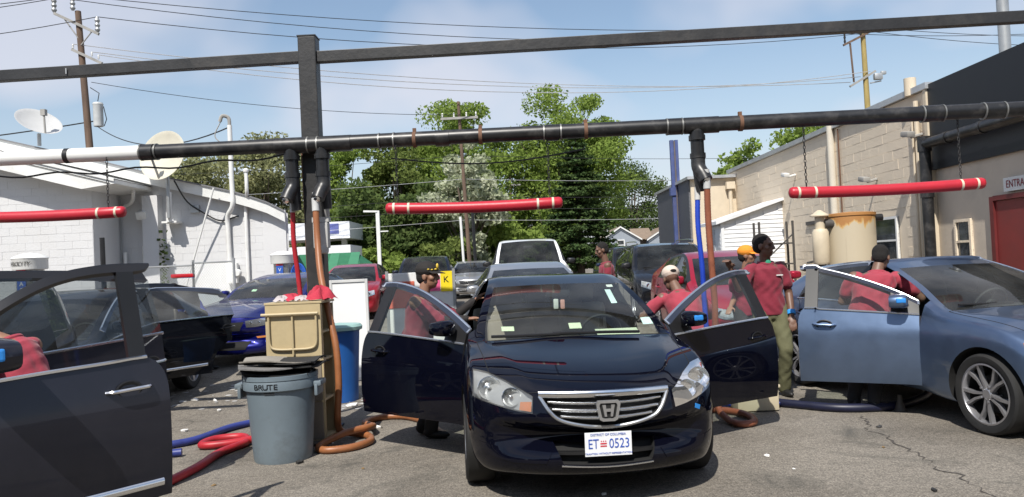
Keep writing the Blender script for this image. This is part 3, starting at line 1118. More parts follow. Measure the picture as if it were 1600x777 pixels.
    m = MB(); m.box((0, yp, .428), (.306, .006, .153), bev=.002)
    pl = m.build('number_plate', M_plate, root)
    A = Matrix.Translation((0, yp - .0045, .428)) @ Matrix.Rotation(R(90), 4, 'X')
    lettering('ET', .088, A @ Matrix.Translation((-.098, 0, 0)), M_pblue, pl, w=.75)
    lettering('0523', .088, A @ Matrix.Translation((.072, 0, 0)), M_pblue, pl, w=.78)
    lettering('DISTRICT OF COLUMBIA', .021, A @ Matrix.Translation((0, .060, 0)), M_pblue, pl)
    lettering('TAXATION WITHOUT REPRESENTATION', .0165, A @ Matrix.Translation((0, -.060, 0)), M_pblue, pl)
    s = MB()
    s.box((-.032, yp - .005, .432), (.042, .001, .008)); s.box((-.032, yp - .005, .416), (.042, .001, .008))
    for k in (-1, 0, 1): s.box((-.032 + k * .014, yp - .005, .447), (.007, .001, .007), ry=R(45))
    s.build('emblem_bars', M_pred, pl)
    # doors
    for key in ('FL', 'FR', 'RL', 'RR'):
        d, off = c['doors'][key]
        belt_strip(c['parts'], d, off, key[0] == 'F', 1 if key[1] == 'L' else -1, mat('bright_trim', (.6, .63, .68), .25, .85), .010)
        top_strip(c['parts'], d, off, key[0] == 'F', 1 if key[1] == 'L' else -1, mat('bright_trim', (1, 1, 1)), .011)
    mirrors_handles(c, P, M_blk, tape=('FL',))
    # lining of the open doors
    for key in ('FL', 'FR'):
        d, off = c['doors'][key]
        sd = 1 if key[1] == 'L' else -1
        m = MB()
        m.box((-sd * .075, .55, .62), (.05, .95, .55), bev=.02)
        m.box((-sd * .11, .6, .74), (.08, .5, .07), bev=.02)
        m.build('door_lining', mat('lining', (.09, .08, .07), .8), d, True)
    # wipers, stickers, hanging air freshener, papers on the dash
    m = MB()
    for pts in ([(.52, 1.20, 1.035), (.25, 1.17, 1.045), (-.18, 1.20, 1.05)], [(-.12, 1.19, 1.045), (-.4, 1.21, 1.04), (-.66, 1.29, 1.035)]):
        m.tube(spline(pts, 5), .012, 6)
    m.build('wiper', M_black, root, True)
    M_st = mat('sticker', (.62, .66, .5), .6); M_st2 = mat('sticker_pale', (.62, .72, .72), .6)
    def on_ws(name, x, z, w, h, mt):
        y = fr.y(x, z) + .02
        G = [[Vector((x + a * w / 2, fr.y(x + a * w / 2, z + b * h / 2) + .004, z + b * h / 2)) for a in (-1, 0, 1)] for b in (-1, 1)]
        q = MB(); q.grid(G); return q.build(name, mt, root)
    on_ws('sticker', -.52, 1.085, .10, .032, M_st)
    on_ws('sticker', .02, 1.095, .10, .04, M_st)
    on_ws('sticker', .43, 1.30, .055, .11, M_st2)
    on_ws('sticker', .66, 1.10, .11, .05, M_st2)
    on_ws('sticker', .47, 1.385, .06, .02, M_white)
    q = MB(); q.box((.42, 1.52, 1.0), (.36, .2, .004), rx=R(18)); q.build('paper', M_st, root)
    q = MB(); q.box((-.03, 2.0, 1.24), (.045, .02, .09), bev=.012); q.build('air_freshener', M_white, root, True)
    q = MB(); q.box((.03, 2.0, 1.235), (.04, .02, .085), bev=.012); q.build('air_freshener', mat('pinkish', (.7, .35, .3), .5), root, True)
    q = MB(); q.box((.665, fr.y(.665, .60) - .003, .6), (.05, .004, .03), ry=R(20), rz=R(32)); q.build('tape_strip', M_tape, root)
    root.rotation_euler = (0, R(.7), R(5))
    return c
if True:
    ACC = accord()
# ---- the other cars
def gz(y):
    return float(np.interp(y, [9, 14, 20, 40], [0, .22, .35, .4]))

def seat_car(root, P, x, y, yaw):
    """puts the wheels of both axles on the ground"""
    a, b = gz(y + P['y_fw']), gz(y + P['y_rw'])
    pitch = math.atan2(b - a, P['y_rw'] - P['y_fw'])
    root.rotation_euler = (pitch, 0, R(yaw))
    root.location = (x, y, a - math.tan(pitch) * P['y_fw'])

def zs(P, k):
    """raise or lower every height of a car"""
    P['nose'] = [(s, h, zb * k, zt * k, b, x) for s, h, zb, zt, b, x in P['nose']]
    P['hood'] = [(s, h, zb * k, zt * k, ze * k, b, x) for s, h, zb, zt, ze, b, x in P['hood']]
    P['gh'] = [(n, s, h, zb * k, zl * k, x7, z7 * k, x8, z8 * k, x9, z9 * k, zt * k, d) for n, s, h, zb, zl, x7, z7, x8, z8, x9, z9, zt, d in P['gh']]
    P['deck'] = [(s, h, zb * k, zt * k, ze * k, x, b) for s, h, zb, zt, ze, x, b in P['deck']]
    P['tail'] = [(s, h, zb * k, zt * k, b) for s, h, zb, zt, b in P['tail']]
    for q in ('H', 'z_cowl', 'z_head'): P[q] *= k
    P['z4'] = P.get('z4', .52) * k; P['z5'] = P.get('z5', .78) * k
    return P

def mazda():
    P = sedan(L=4.87, H=1.475, hw=.925, wr=.34, fo=.96, wb=2.83, cowl=1.52, cz=.995, head=2.35, ridge=.02, z5=.80, sidecrease=.45, dl=1.06)
    P['tw'] = .225
    root = empty('sedan', (0, 0, 0), 0, 'blue sedan with its sunlit front door open beside the beige wall', 'car')
    pm = paint('blue', (.15, .21, .325), .9, .42, 1.34)
    c = build_car(P, root, pm, 3, {'FR': 50}, wheels='twin', seat_mat=M_int, frame_m=mat('frame_navy', (1, 1, 1)))
    generic_face(c, root, P, lamp_w=.3)
    for key in ('FL', 'FR', 'RL', 'RR'):
        d, off = c['doors'][key]
        belt_strip(c['parts'], d, off, key[0] == 'F', 1 if key[1] == 'L' else -1, mat('bright_trim', (1, 1, 1)), .009)
        top_strip(c['parts'], d, off, key[0] == 'F', 1 if key[1] == 'L' else -1, mat('bright_trim', (1, 1, 1)), .010)
    mirrors_handles(c, P, pm, tape=('FR',), hm=pm)
    d, off = c['doors']['FR']
    m = MB(); m.box((.075, .55, .62), (.05, .95, .55), bev=.02); m.build('door_lining', M_int, d, True)
    # amber corner of the headlight
    fr = c['front']
    for mir in (False, True):
        patch_obj('indicator', fr, [(.76, .78), (.85, .80)], [(.77, .735), (.86, .765)], M_amber, root, -.016, 6, 3, mirror=mir)
    seat_car(root, P, 4.95, 5.67, 10.8)
    return c

def near_suv():
    P = zs(suv(L=4.95, hw=.97, H=1.68, cowl=1.3, head=1.98, fo=.95, wb=2.9, wr=.37), 1.045)
    P['nose'] = [(s, h + .04, a, b, c, d) for s, h, a, b, c, d in P['nose']]
    P['gh'] = [(n, s, h, zb, zl, x7 + (.085 if n not in ('K0', 'D0', 'G0') else 0) * (.5 if n == 'K1' else 1), z7, x8 + (.085 if n not in ('K0', 'D0', 'G0') else 0) * (.5 if n == 'K1' else 1), z8, x9 + (.08 if n not in ('K0', 'D0', 'G0') else 0) * (.5 if n == 'K1' else 1), z9, zt, d) for n, s, h, zb, zl, x7, z7, x8, z8, x9, z9, zt, d in P['gh']]
    root = empty('suv', (0, 0, 0), 0, 'dark grey sport utility vehicle with chrome handled doors open', 'car')
    pm = paint('charcoal', (.030, .031, .043), .55, .4, 1.34)
    c = build_car(P, root, pm, 3, {'FL': 56, 'RL': 35}, wheels='five', seat_mat=M_int, glass=M_glass, rear_glass=glass_mat('privacy', (.55, .58, .58)),
                  drop=('FLg',), frame_m=mat('frame_black', (.014, .014, .016), .3))
    generic_face(c, root, P)
    for key in ('FL', 'RL', 'FR', 'RR'):
        d, off = c['doors'][key]
        sd = 1 if key[1] == 'L' else -1
        belt_strip(c['parts'], d, off, key[0] == 'F', sd, M_chrome, .012)
        fr = c['front']
        yh = (P['y_cowl'] + 1.08) if key[0] == 'F' else P['y_rw'] - .10
        p = fr.side(yh, P['z_cowl'] - .16, sd)
        if p is not None: door_handle(d, p, M_chrome, off, sd, L=.25)
        # bright sill moulding
        y0 = off[1] + .03; y1 = off[1] + (1.12 if key[0] == 'F' else .55)
        pts = []
        for k in range(9):
            yy = y0 + (y1 - y0) * k / 8
            q = fr.side(yy, .42, sd)
            if q is not None: pts.append(q - Vector(off) + Vector((sd * .006, 0, 0)))
        m = MB(); m.tube(pts, .022, 8, squash=.5); m.build('sill_moulding', M_chrome, d, True)
        if key[0] == 'F':
            side_mirror(d, sd * (P['hw'] - .05), P['y_cowl'] + .36, P['z_cowl'] + .12, sd, M_black if False else pm, tape=(key == 'FL'), scale=1.15, off=off)
            m = MB(); m.box((-sd * .075, .52, .66), (.05, .92, .6), bev=.02); m.build('door_lining', M_int, d, True)
    d, off = c['doors']['RL']
    m = MB(); m.box((.0, 1.0, 1.13), (.03, .05, .05), bev=.006); m.build('tape_strip', M_tape, d)
    seat_car(root, P, -3.28, 2.05, 18)
    return c

def left_sedan():
    P = sedan()
    root = empty('sedan', (0, 0, 0), 0, 'black sedan with open rear door and raised trunk lid', 'car')
    pm = paint('black_two', (.005, .006, .009), .0, .3, 1.4, 0.0)
    c = build_car(P, root, pm, 2, {'RL': 43}, wheels='five', seat_mat=mat('seat_tan', (1, 1, 1)), rear_glass=glass_mat('hazy_glass', (.45, .5, .52), dust=.12), trunk_open=80, frame_m=mat('frame_navy', (1, 1, 1)))
    generic_face(c, root, P)
    mirrors_handles(c, P, pm)
    for key in ('RL', 'FL'):
        d, off = c['doors'][key]
        belt_strip(c['parts'], d, off, key[0] == 'F', 1, M_chrome, .009)
        top_strip(c['parts'], d, off, key[0] == 'F', 1, M_chrome, .009)
    d, off = c['doors']['RL']
    fr = c['front']
    pts = [fr.side(off[1] + .05 + .1 * k, .42, 1) for k in range(7)]
    m = MB(); m.tube([p - Vector(off) + Vector((.006, 0, 0)) for p in pts if p is not None], .018, 8, squash=.5); m.build('sill_moulding', M_chrome, d, True)
    # lamps on the raised lid
    t = c['trunk']
    for sd in (-1, 1):
        m = MB(); m.box((sd * .5, .50, -.02), (.34, .06, .09), bev=.02); m.build('tail_light', M_redl, t, True)
    seat_car(root, P, -5.37, 7.12, 1.5)
    return c

def mustang():
    P = sedan(L=4.78, hw=.94, H=1.42, wr=.345, fo=.95, wb=2.72, cowl=1.65, cz=1.0, head=2.42, ridge=.02)
    P['nose'] = [(0.0, .78, .36, .52, .34, .44), (.015, .84, .24, .70, .34, .46), (.06, .87, .18, .80, .32, .48)]
    root = empty('coupe', (0, 0, 0), 0, 'deep blue coupe with dark grille and hood scoop lines', 'car')
    pm = paint('royal_blue', (.004, .006, .11), .35, .28)
    c = build_car(P, root, pm, 2, wheels='ten', seat_mat=M_int)
    fr = c['front']
    patch_obj('grille', fr, [(-.48, .72), (.48, .72)], [(-.42, .58), (.42, .58)], M_well, root, -.004, 12, 4)
    li = patch_obj('lower_intake', fr, [(-.55, .40), (.55, .40)], [(-.48, .27), (.48, .27)], M_well, root, -.004, 12, 4)
    for mir in (False, True):
        h = patch_obj('headlight', fr, [(.5, .735), (.66, .755), (.82, .765)], [(.52, .63), (.66, .63), (.82, .655)], mat('lamp_dark', (.06, .06, .07), .2), root, -.006, 10, 5, mirror=mir)
        sg = -1 if mir else 1
        for x in (.57, .68, .77):
            m = MB(); m.lathe([(.001, 0), (.03, .0), (.036, -.014)], 14, caps=False, M=Matrix.Translation((sg * x, fr.y(sg * x, .69) - .006, .69)) @ Matrix.Rotation(R(90), 4, 'X')); m.build('bulb', M_chrome, h, True)
        patch_obj('lens', fr, [(.5, .735), (.66, .755), (.82, .765)], [(.52, .63), (.66, .63), (.82, .655)], M_lens, h, -.02, 10, 5, mirror=mir)
        patch_obj('indicator', fr, [(.62, .47), (.80, .48)], [(.64, .44), (.80, .45)], M_amber, root, -.006, 6, 2, mirror=mir)
    surf_tube('bumper_crease', fr, [(-.72, .53), (0, .53), (.72, .53)], .012, pm, root, -.002)
    mirrors_handles(c, P, pm)
    m = MB(); m.box((-.22, fr.y(-.22, 1.15) + .012, 1.15), (.09, .004, .07), rx=R(-62)); m.build('sticker', mat('sticker_green', (.5, .68, .5), .6), root)
    seat_car(root, P, -4.88, 12.45, -10)
    return c

def plain(name, P, col, x, y, yaw, label, cat='car', group=None, metal=.3, wheels='five', glass=None, rails=False, mir=None, level=2):
    root = empty(name, (0, 0, 0), 0, label, cat, group)
    pm = col if not isinstance(col, tuple) else paint(label.replace(' ', '_')[:18], col, metal)
    c = build_car(P, root, pm, level, wheels=wheels, seat_mat=M_int, glass=glass or M_glass, rear_glass=M_tint)
    generic_face(c, root, P)
    mirrors_handles(c, P, mir or pm)
    if rails:
        for sd in (-1, 1):
            m = MB()
            pts = [(sd * .62, P['y_head'] + .15, P['H'] - .03), (sd * .63, P['y_head'] + .25, P['H'] + .045), (sd * .63, P['L'] - 1.0, P['H'] + .04), (sd * .62, P['L'] - .85, P['H'] - .03)]
            m.tube(spline(pts, 5), .014, 6); m.build('roof_rail', M_chrome, root, True)
    seat_car(root, P, x, y, yaw)
    return c

if True:
    MAZ = mazda()
    near_suv()
    left_sedan()
    mustang()
    plain('hatchback', sedan(L=4.5, H=1.47, cz=1.02, wb=2.65), (.42, .42, .42), .42, 10.55, 4.5, 'silver car parked nose to tail behind the black sedan', metal=.7)
    PP = zs(suv(L=5.7, hw=.98, H=1.68, cowl=1.5, head=2.08, fo=.98, wb=3.5, wr=.39), 1.14)
    k = 1.14
    g = {q[0]: i for i, q in enumerate(PP['gh'])}
    def stn(nm, s, x7, z7, x8, z8, x9, z9, zt, d): PP['gh'][g[nm]] = (nm, s, .98, .27, 1.27, x7, z7, x8, z8, x9, z9, zt, d)
    stn('R1', 3.1, .72, 1.82, .68, 1.87, .59, 1.9, 1.91, 0); stn('R2', 3.55, .72, 1.80, .68, 1.86, .59, 1.89, 1.90, 0)
    stn('Q', 3.62, .73, 1.78, .69, 1.84, .6, 1.87, 1.88, 0); stn('C1', 3.68, .74, 1.74, .70, 1.80, .61, 1.83, 1.84, 0); stn('G0', 3.80, .86, 1.29, .82, 1.30, .74, 1.30, 1.30, 0)
    PP['deck'] = [(4.1, .97, .28, 1.29, 1.27, .72, 0), (5.5, .96, .29, 1.29, 1.27, .72, .02)]
    PP['y_rear'] = 3.55; PP['nose'] = [(s, h + .06, a, b, .34, d) for s, h, a, b, c_, d in PP['nose']]
    plain('pickup_truck', PP, (.78, .78, .77), .42, 16.5, 1, 'tall white pickup truck behind the silver car', 'truck', metal=0, mir=M_black)
    plain('sedan', sedan(L=4.6), (.30, .012, .022), -4.45, 19.8, 2, 'red sedan parked behind the white board, green tent beyond', metal=.2)
    plain('suv', suv(), (.012, .016, .028), -2.72, 23, 3, 'dark blue sport utility vehicle behind the price sign', group=None)
    plain('hatchback', sedan(L=4.3, H=1.5), (.4, .4, .4), -1.72, 30, 0, 'small silver car far behind beside the white pickup', metal=.7)
    plain('suv', suv(H=1.66), (.010, .011, .015), 3.42, 15.5, -1, 'black sport utility vehicle with bright roof rails behind the red sedan', rails=True, mir=M_black)
    plain('suv', suv(), (.014, .015, .018), 3.75, 21.2, 0, 'dark sport utility vehicle hidden behind the railed one', mir=M_black)
    plain('sedan', sedan(H=1.5), (.012, .02, .05), 4.2, 27.5, 0, 'dark blue sedan in front of the grey houses')
    plain('sedan', sedan(L=4.4, wb=2.6), (.30, .012, .03), 3.6, 10.75, 1, 'red sedan behind the man in the pale cap', metal=.2)
# ------------------------------------------------------------------ ground
def asphalt():
    m = bpy.data.materials.new('asphalt'); m.use_nodes = True
    nt = m.node_tree; N = nt.nodes; L = nt.links
    b = N['Principled BSDF']; b.inputs['Specular IOR Level'].default_value = .25
    tc = N.new('ShaderNodeTexCoord')
    def noise(sc, det=5, ro=.6, dist=0):
        n = N.new('ShaderNodeTexNoise'); n.inputs['Scale'].default_value = sc; n.inputs['Detail'].default_value = det
        n.inputs['Roughness'].default_value = ro; n.inputs['Distortion'].default_value = dist
        L.new(tc.outputs['Object'], n.inputs['Vector']); return n.outputs[0]
    def ramp(src, a, ca, b_, cb):
        r = N.new('ShaderNodeValToRGB'); e = r.color_ramp.elements
        e[0].position = a; e[0].color = tuple(ca) + (1,); e[1].position = b_; e[1].color = tuple(cb) + (1,)
        L.new(src, r.inputs[0]); return r.outputs[0]
    def mix(f, a, c, mode='MIX'):
        x = N.new('ShaderNodeMixRGB'); x.blend_type = mode
        if isinstance(f, float): x.inputs[0].default_value = f
        else: L.new(f, x.inputs[0])
        for i, q in ((1, a), (2, c)):
            if isinstance(q, tuple): x.inputs[i].default_value = q + (1,)
            else: L.new(q, x.inputs[i])
        return x.outputs[0]
    col = ramp(noise(.55, 6, .65, .6), .32, (.165, .148, .128), .68, (.268, .245, .215))
    gr = ramp(noise(75, 4, .75), .36, (.42, .42, .42), .66, (1.5, 1.48, 1.44))
    col = mix(1.0, col, gr, 'MULTIPLY')
    gr2 = ramp(noise(24, 5, .75), .36, (.68, .68, .68), .66, (1.24, 1.23, 1.2))
    col = mix(1.0, col, gr2, 'MULTIPLY')
    col = mix(ramp(noise(.9, 7, .7, 1.2), .53, (0, 0, 0), .68, (.72, .72, .72)), col, (.066, .064, .056))       # oily stains
    col = mix(ramp(noise(3.1, 6, .75, .5), .62, (0, 0, 0), .74, (.4, .4, .4)), col, (.31, .28, .24))           # dry pale scuffs
    vo = N.new('ShaderNodeTexVoronoi'); vo.feature = 'DISTANCE_TO_EDGE'; vo.inputs['Scale'].default_value = .42
    wn = N.new('ShaderNodeTexNoise'); wn.inputs['Scale'].default_value = 1.6; wn.inputs['Detail'].default_value = 6
    L.new(tc.outputs['Object'], wn.inputs['Vector'])
    wm = N.new('ShaderNodeMixRGB'); wm.blend_type = 'ADD'; wm.inputs[0].default_value = .55
    L.new(tc.outputs['Object'], wm.inputs[1]); L.new(wn.outputs['Color'], wm.inputs[2])
    L.new(wm.outputs[0], vo.inputs['Vector'])
    cr = ramp(vo.outputs['Distance'], .0015, (.6, .6, .6), .006, (0, 0, 0))
    gate = ramp(noise(.33, 2, .5), .52, (0, 0, 0), .6, (1, 1, 1))
    cr = mix(1.0, cr, gate, 'MULTIPLY')
    col = mix(cr, col, (.04, .036, .032))
    L.new(col, b.inputs['Base Color'])
    st = ramp(noise(.9, 7, .7, 1.2), .60, (.92, .92, .92), .74, (.42, .42, .42)); L.new(st, b.inputs['Roughness'])
    bp = N.new('ShaderNodeBump'); bp.inputs['Strength'].default_value = .8; bp.inputs['Distance'].default_value = .01
    L.new(noise(70, 4, .7), bp.inputs['Height']); L.new(bp.outputs[0], b.inputs['Normal'])
    return m
M_asph = asphalt()
def ground():
    ys = list(np.arange(-6, 24, .5)) + list(np.linspace(24, 60, 13)) + [90, 140, 250, 500, 1000, 2500]
    ys = [-300, -60, -15] + ys
    xs = [-2500, -600, -150, -60, -30] + list(np.linspace(-20, 20, 41)) + [30, 60, 150, 600, 2500]
    m = MB(); m.grid([[(x, y, gz(y)) for x in xs] for y in ys])
    m.f = [tuple(reversed(f)) for f in m.f]
    g = m.build('ground', M_asph, None)
    tag(g, kind='structure')
    # the long crack that wanders towards the blue sedan
    pts = [(3.27, 7.42), (3.2, 7.1), (3.06, 6.8), (3.1, 6.5), (3.03, 6.2), (3.05, 5.9), (2.98, 5.6), (3.02, 5.3), (2.96, 5.0), (3.0, 4.5)]
    P = [Vector((a, b, .004)) for a, b in pts]
    P = spline(P, 6)
    r = random.Random(3)
    rows = []
    for i, p in enumerate(P):
        w = .001 + .008 * r.random() ** 2 + .006 * max(0, math.sin(i * .35))
        j = (r.random() - .5) * .07
        rows.append([p + Vector((j - w, 0, 0)), p + Vector((j + w, 0, 0))])
    c = MB(); c.grid(rows); c.build('crack', mat('crack', (.065, .057, .05), .95), g)
    return g
GROUND = ground()

# ------------------------------------------------------------------ trees
def leaf_mat(name, c0, c1, trans=.45):
    m = bpy.data.materials.new(name); m.use_nodes = True
    nt = m.node_tree; N = nt.nodes; L = nt.links; N.clear()
    o = N.new('ShaderNodeOutputMaterial')
    tc = N.new('ShaderNodeTexCoord'); nz = N.new('ShaderNodeTexNoise'); nz.inputs['Scale'].default_value = 1.1; nz.inputs['Detail'].default_value = 8; nz.inputs['Roughness'].default_value = .75
    L.new(tc.outputs['Object'], nz.inputs['Vector'])
    rp = N.new('ShaderNodeValToRGB'); e = rp.color_ramp.elements
    e[0].position = .34; e[0].color = tuple(c0) + (1,); e[1].position = .68; e[1].color = tuple(c1) + (1,)
    L.new(nz.outputs[0], rp.inputs[0])
    d = N.new('ShaderNodeBsdfDiffuse'); t = N.new('ShaderNodeBsdfTranslucent')
    L.new(rp.outputs[0], d.inputs[0]); L.new(rp.outputs[0], t.inputs[0])
    mx = N.new('ShaderNodeMixShader'); mx.inputs[0].default_value = trans
    L.new(d.outputs[0], mx.inputs[1]); L.new(t.outputs[0], mx.inputs[2]); L.new(mx.outputs[0], o.inputs[0])
    return m
M_bark = mat('bark', (.11, .085, .065), .95, var=.4, scale=6, bump=.6, bscale=14, stretch=(1, 1, .2))
LEAF = dict(
    fresh=leaf_mat('leaf_fresh', (0.147, 0.222, 0.044), (0.320, 0.408, 0.106)),
    mid=leaf_mat('leaf_mid', (0.122, 0.168, 0.044), (0.256, 0.306, 0.094)),
    olive=leaf_mat('leaf_olive', (0.205, 0.222, 0.100), (0.371, 0.372, 0.200)),
    dark=leaf_mat('leaf_dark', (0.070, 0.114, 0.037), (0.154, 0.198, 0.069)),
    pine=leaf_mat('leaf_pine', (.038, .075, .03), (.105, .145, .05), .2),
    bloom=leaf_mat('leaf_bloom', (.22, .27, .12), (.74, .75, .60)))

def leaf_mesh(name, C, size, rg, mtl, parent, flat=.0):
    """quads at centres C, random facing"""
    n = len(C)
    a = rg.normal(size=(n, 3)); a[:, 2] *= (1 - flat)
    a /= np.linalg.norm(a, axis=1)[:, None]
    b = rg.normal(size=(n, 3)); b[:, 2] *= (1 - flat)
    b -= a * (a * b).sum(1)[:, None]
    b /= np.linalg.norm(b, axis=1)[:, None]
    s = size * rg.uniform(.6, 1.35, n)[:, None]
    a *= s; b *= s * .62
    V = np.empty((n, 4, 3))
    V[:, 0] = C - a; V[:, 1] = C - b * .9; V[:, 2] = C + a; V[:, 3] = C + b * 1.1
    me = bpy.data.meshes.new(name)
    me.vertices.add(n * 4); me.vertices.foreach_set('co', V.ravel())
    me.loops.add(n * 4); me.loops.foreach_set('vertex_index', np.arange(n * 4, dtype=np.int32))
    me.polygons.add(n)
    me.polygons.foreach_set('loop_start', np.arange(0, n * 4, 4, dtype=np.int32))
    me.polygons.foreach_set('loop_total', np.full(n, 4, dtype=np.int32))
    me.update(calc_edges=True)
    o = link(name, me, mtl, parent)
    o['kind'] = 'stuff'
    return o

def tree(x, y, h, rx, kind, label, seed, clear=.22, n=15000, leaf=.19, clumps=70, ry=None, skew=0.0, group=None, cat='tree', spread=.17, name='tree'):
    rg = np.random.default_rng(seed); r = random.Random(seed)
    z0 = gz(y)
    root = empty(name, (x, y, z0), 0, label, cat, group)
    ry = ry or rx
    zc = h * (clear + (1 - clear) * .5); rz = h * (1 - clear) * .5
    # clump centres in an uneven crown
    cs = []
    while len(cs) < clumps:
        p = rg.normal(size=3); p /= np.linalg.norm(p)
        rad = rg.uniform(.25, 1.0) ** .45
        lump = 1 + .22 * math.sin(3 * math.atan2(p[1], p[0]) + seed) * math.cos(2.3 * p[2] + seed) + rg.uniform(-.16, .12)
        q = p * rad * lump
        w = 1.0 if q[2] > -.2 else .86
        cs.append((q[0] * rx * w + skew * q[2], q[1] * ry * w, zc + q[2] * rz))
    t = MB()
    tr = max(.09, h * .018)
    top = Vector((skew * .4, 0, h * .8))
    pts = [Vector((0, 0, -.1)), Vector((r.uniform(-.1, .1), 0, h * .2)), Vector((r.uniform(-.25, .25), .1, h * .45)), top]
    sp = spline(pts, 4)
    t.tube(sp, [tr * 1.35 * (1 - .85 * i / (len(sp) - 1)) for i in range(len(sp))], 9)
    tk = t.build('trunk', M_bark, root, True)
    lim = MB()
    for c in cs[:34]:
        c = Vector(c)
        k = min(.92, max(.22, (c.z / h) * .72))
        b = sp[int(k * (len(sp) - 1))]
        mid = b.lerp(c, .5) + Vector((0, 0, -.06 * (c - b).length))
        lim.tube([b, mid, c], [tr * .42, tr * .26, tr * .08], 5, caps=False)
    lim.build('limbs', M_bark, root, True)['kind'] = 'stuff'
    per = n // clumps
    C = []
    for c in cs:
        sg = rx * spread * rg.uniform(.7, 1.5)
        k = int(per * rg.uniform(.5, 1.5))
        d = rg.normal(size=(k, 3)); d *= (rg.uniform(0, 1, k) ** .42 / np.linalg.norm(d, axis=1))[:, None]; d = d * (sg, sg, sg * .62) * 2.0
        C.append(np.array(c) + d)
    C = np.concatenate(C)
    leaf_mesh('crown', C, leaf, rg, LEAF[kind], root)
    return root

def pine(x, y, h, rx, label, seed, n=30000):
    rg = np.random.default_rng(seed); r = random.Random(seed)
    root = empty('pine_tree', (x, y, gz(y)), 0, label, 'tree')
    t = MB(); t.tube([(0, 0, -.1), (0, 0, h * .5), (0, 0, h * .98)], [.26, .17, .03], 9); t.build('trunk', M_bark, root, True)
    lim = MB(); C = []
    lv = 22
    for i in range(lv):
        f = i / (lv - 1)
        z = h * (.10 + .88 * f)
        reach = rx * (1.02 - f) ** .8 * r.uniform(.8, 1.15) + .12
        m = 8 if f < .8 else 5
        for k in range(m):
            a = 2 * PI * (k + r.random() * .8) / m + i
            ln = reach * r.uniform(.65, 1.15)
            tip = Vector((math.cos(a) * ln, math.sin(a) * ln, z - .06 * ln + .12 * r.random()))
            lim.tube([(0, 0, z), tip], [.045 * (1.1 - f), .012], 4, caps=False)
            q = int(n / (lv * m) * (ln / rx + .25) * 1.3)
            u = rg.uniform(.22, 1.04, q) ** .8
            c = np.outer(u, np.array(tip) - (0, 0, z)) + (0, 0, z)
            c += rg.normal(size=(q, 3)) * (.26, .26, .10) * (0.35 + ln / rx * .6)
            C.append(c)
    lim.build('limbs', M_bark, root, True)['kind'] = 'stuff'
    leaf_mesh('crown', np.concatenate(C), .12, rg, LEAF['pine'], root, flat=.55)

GT = None
tree(5.3, 64, 15.4, 5.0, 'fresh', 'tallest leafy tree rising behind the dark pine', 11, n=42000, clumps=130, clear=.2, leaf=.135, spread=.14)
tree(-4.1, 62, 14.4, 4.9, 'fresh', 'tall fresh green tree behind the wooden utility pole', 12, n=38000, clumps=115, clear=.14, leaf=.135, spread=.13)
pine(4.45, 50, 9.9, 2.6, 'dark layered pine in front of the tallest tree', 13)
tree(-2.6, 44.5, 8.2, 2.15, 'bloom', 'pale blossoming tree beside the wooden utility pole', 14, n=11000, leaf=.15, clear=.12, clumps=48, spread=.14)
tree(-1.5, 47.5, 5.4, 1.7, 'fresh', 'low bright green tree under the blossoming tree', 15, n=8000, leaf=.15, clear=.1, clumps=45)
tree(-8.3, 57, 11.0, 3.2, 'mid', 'tall green tree behind the white street lamp', 16, n=26000, clear=.08, leaf=.135, spread=.15)
tree(-12.6, 58, 11.3, 3.6, 'fresh', 'broad green tree behind the steel post', 17, n=26000, clear=.08, leaf=.135, spread=.15)
tree(-17.4, 55, 11.2, 4.0, 'olive', 'pale olive tree behind the white block building, standing by the conduit mast', 18, n=26000, clear=.08, leaf=.135)
tree(-23.5, 56, 11.2, 4.2, 'olive', 'pale olive tree behind the big satellite dish', 19, n=24000, clear=.08, leaf=.135)
tree(-5.9, 47, 6.2, 2.3, 'dark', 'low dark tree behind the red sedan and street lamp', 20, n=9000, leaf=.16, clear=.06, clumps=50)
tree(-10.0, 48, 6.4, 2.6, 'dark', 'low dark tree behind the petrol station canopy', 21, n=9000, leaf=.16, clear=.06, clumps=50)
tree(18.6, 116, 16.5, 5.2, 'dark', 'dark round tree between the pine and the blue poles', 22, n=12000, clear=.08)
tree(2.2, 58, 6.6, 2.4, 'fresh', 'low green tree in the gap behind the white pickup', 23, n=7000, leaf=.17, clear=.05, clumps=50)
tree(18.2, 60, 9.6, 2.7, 'fresh', 'green treetop showing above the beige wall next to the drop pipe', 24, n=11000, clear=.2)
tree(24.0, 60, 11.5, 3.6, 'fresh', 'green treetop above the beige wall near the white downpipe', 25, n=13000, clear=.2)
tree(-.2, 76, 5.6, 3.0, 'mid', 'distant low tree between the two thin poles', 26, n=7000, leaf=.2, clear=.05, clumps=40)
for i, (x, y, h, rx, lb) in enumerate(((-7.2, 44, 2.6, 2.0, 'low hedge bush behind the red sedan'), (-3.6, 43, 2.8, 1.7, 'low hedge bush behind the dark blue suv'), (1.6, 50, 3.4, 1.8, 'low bush behind the white pickup cab'))):
    tree(x, y, h, rx, 'mid' if i % 2 else 'fresh', lb, 40 + i, n=5000, leaf=.14, clear=.0, clumps=30, cat='bush', name='bush')

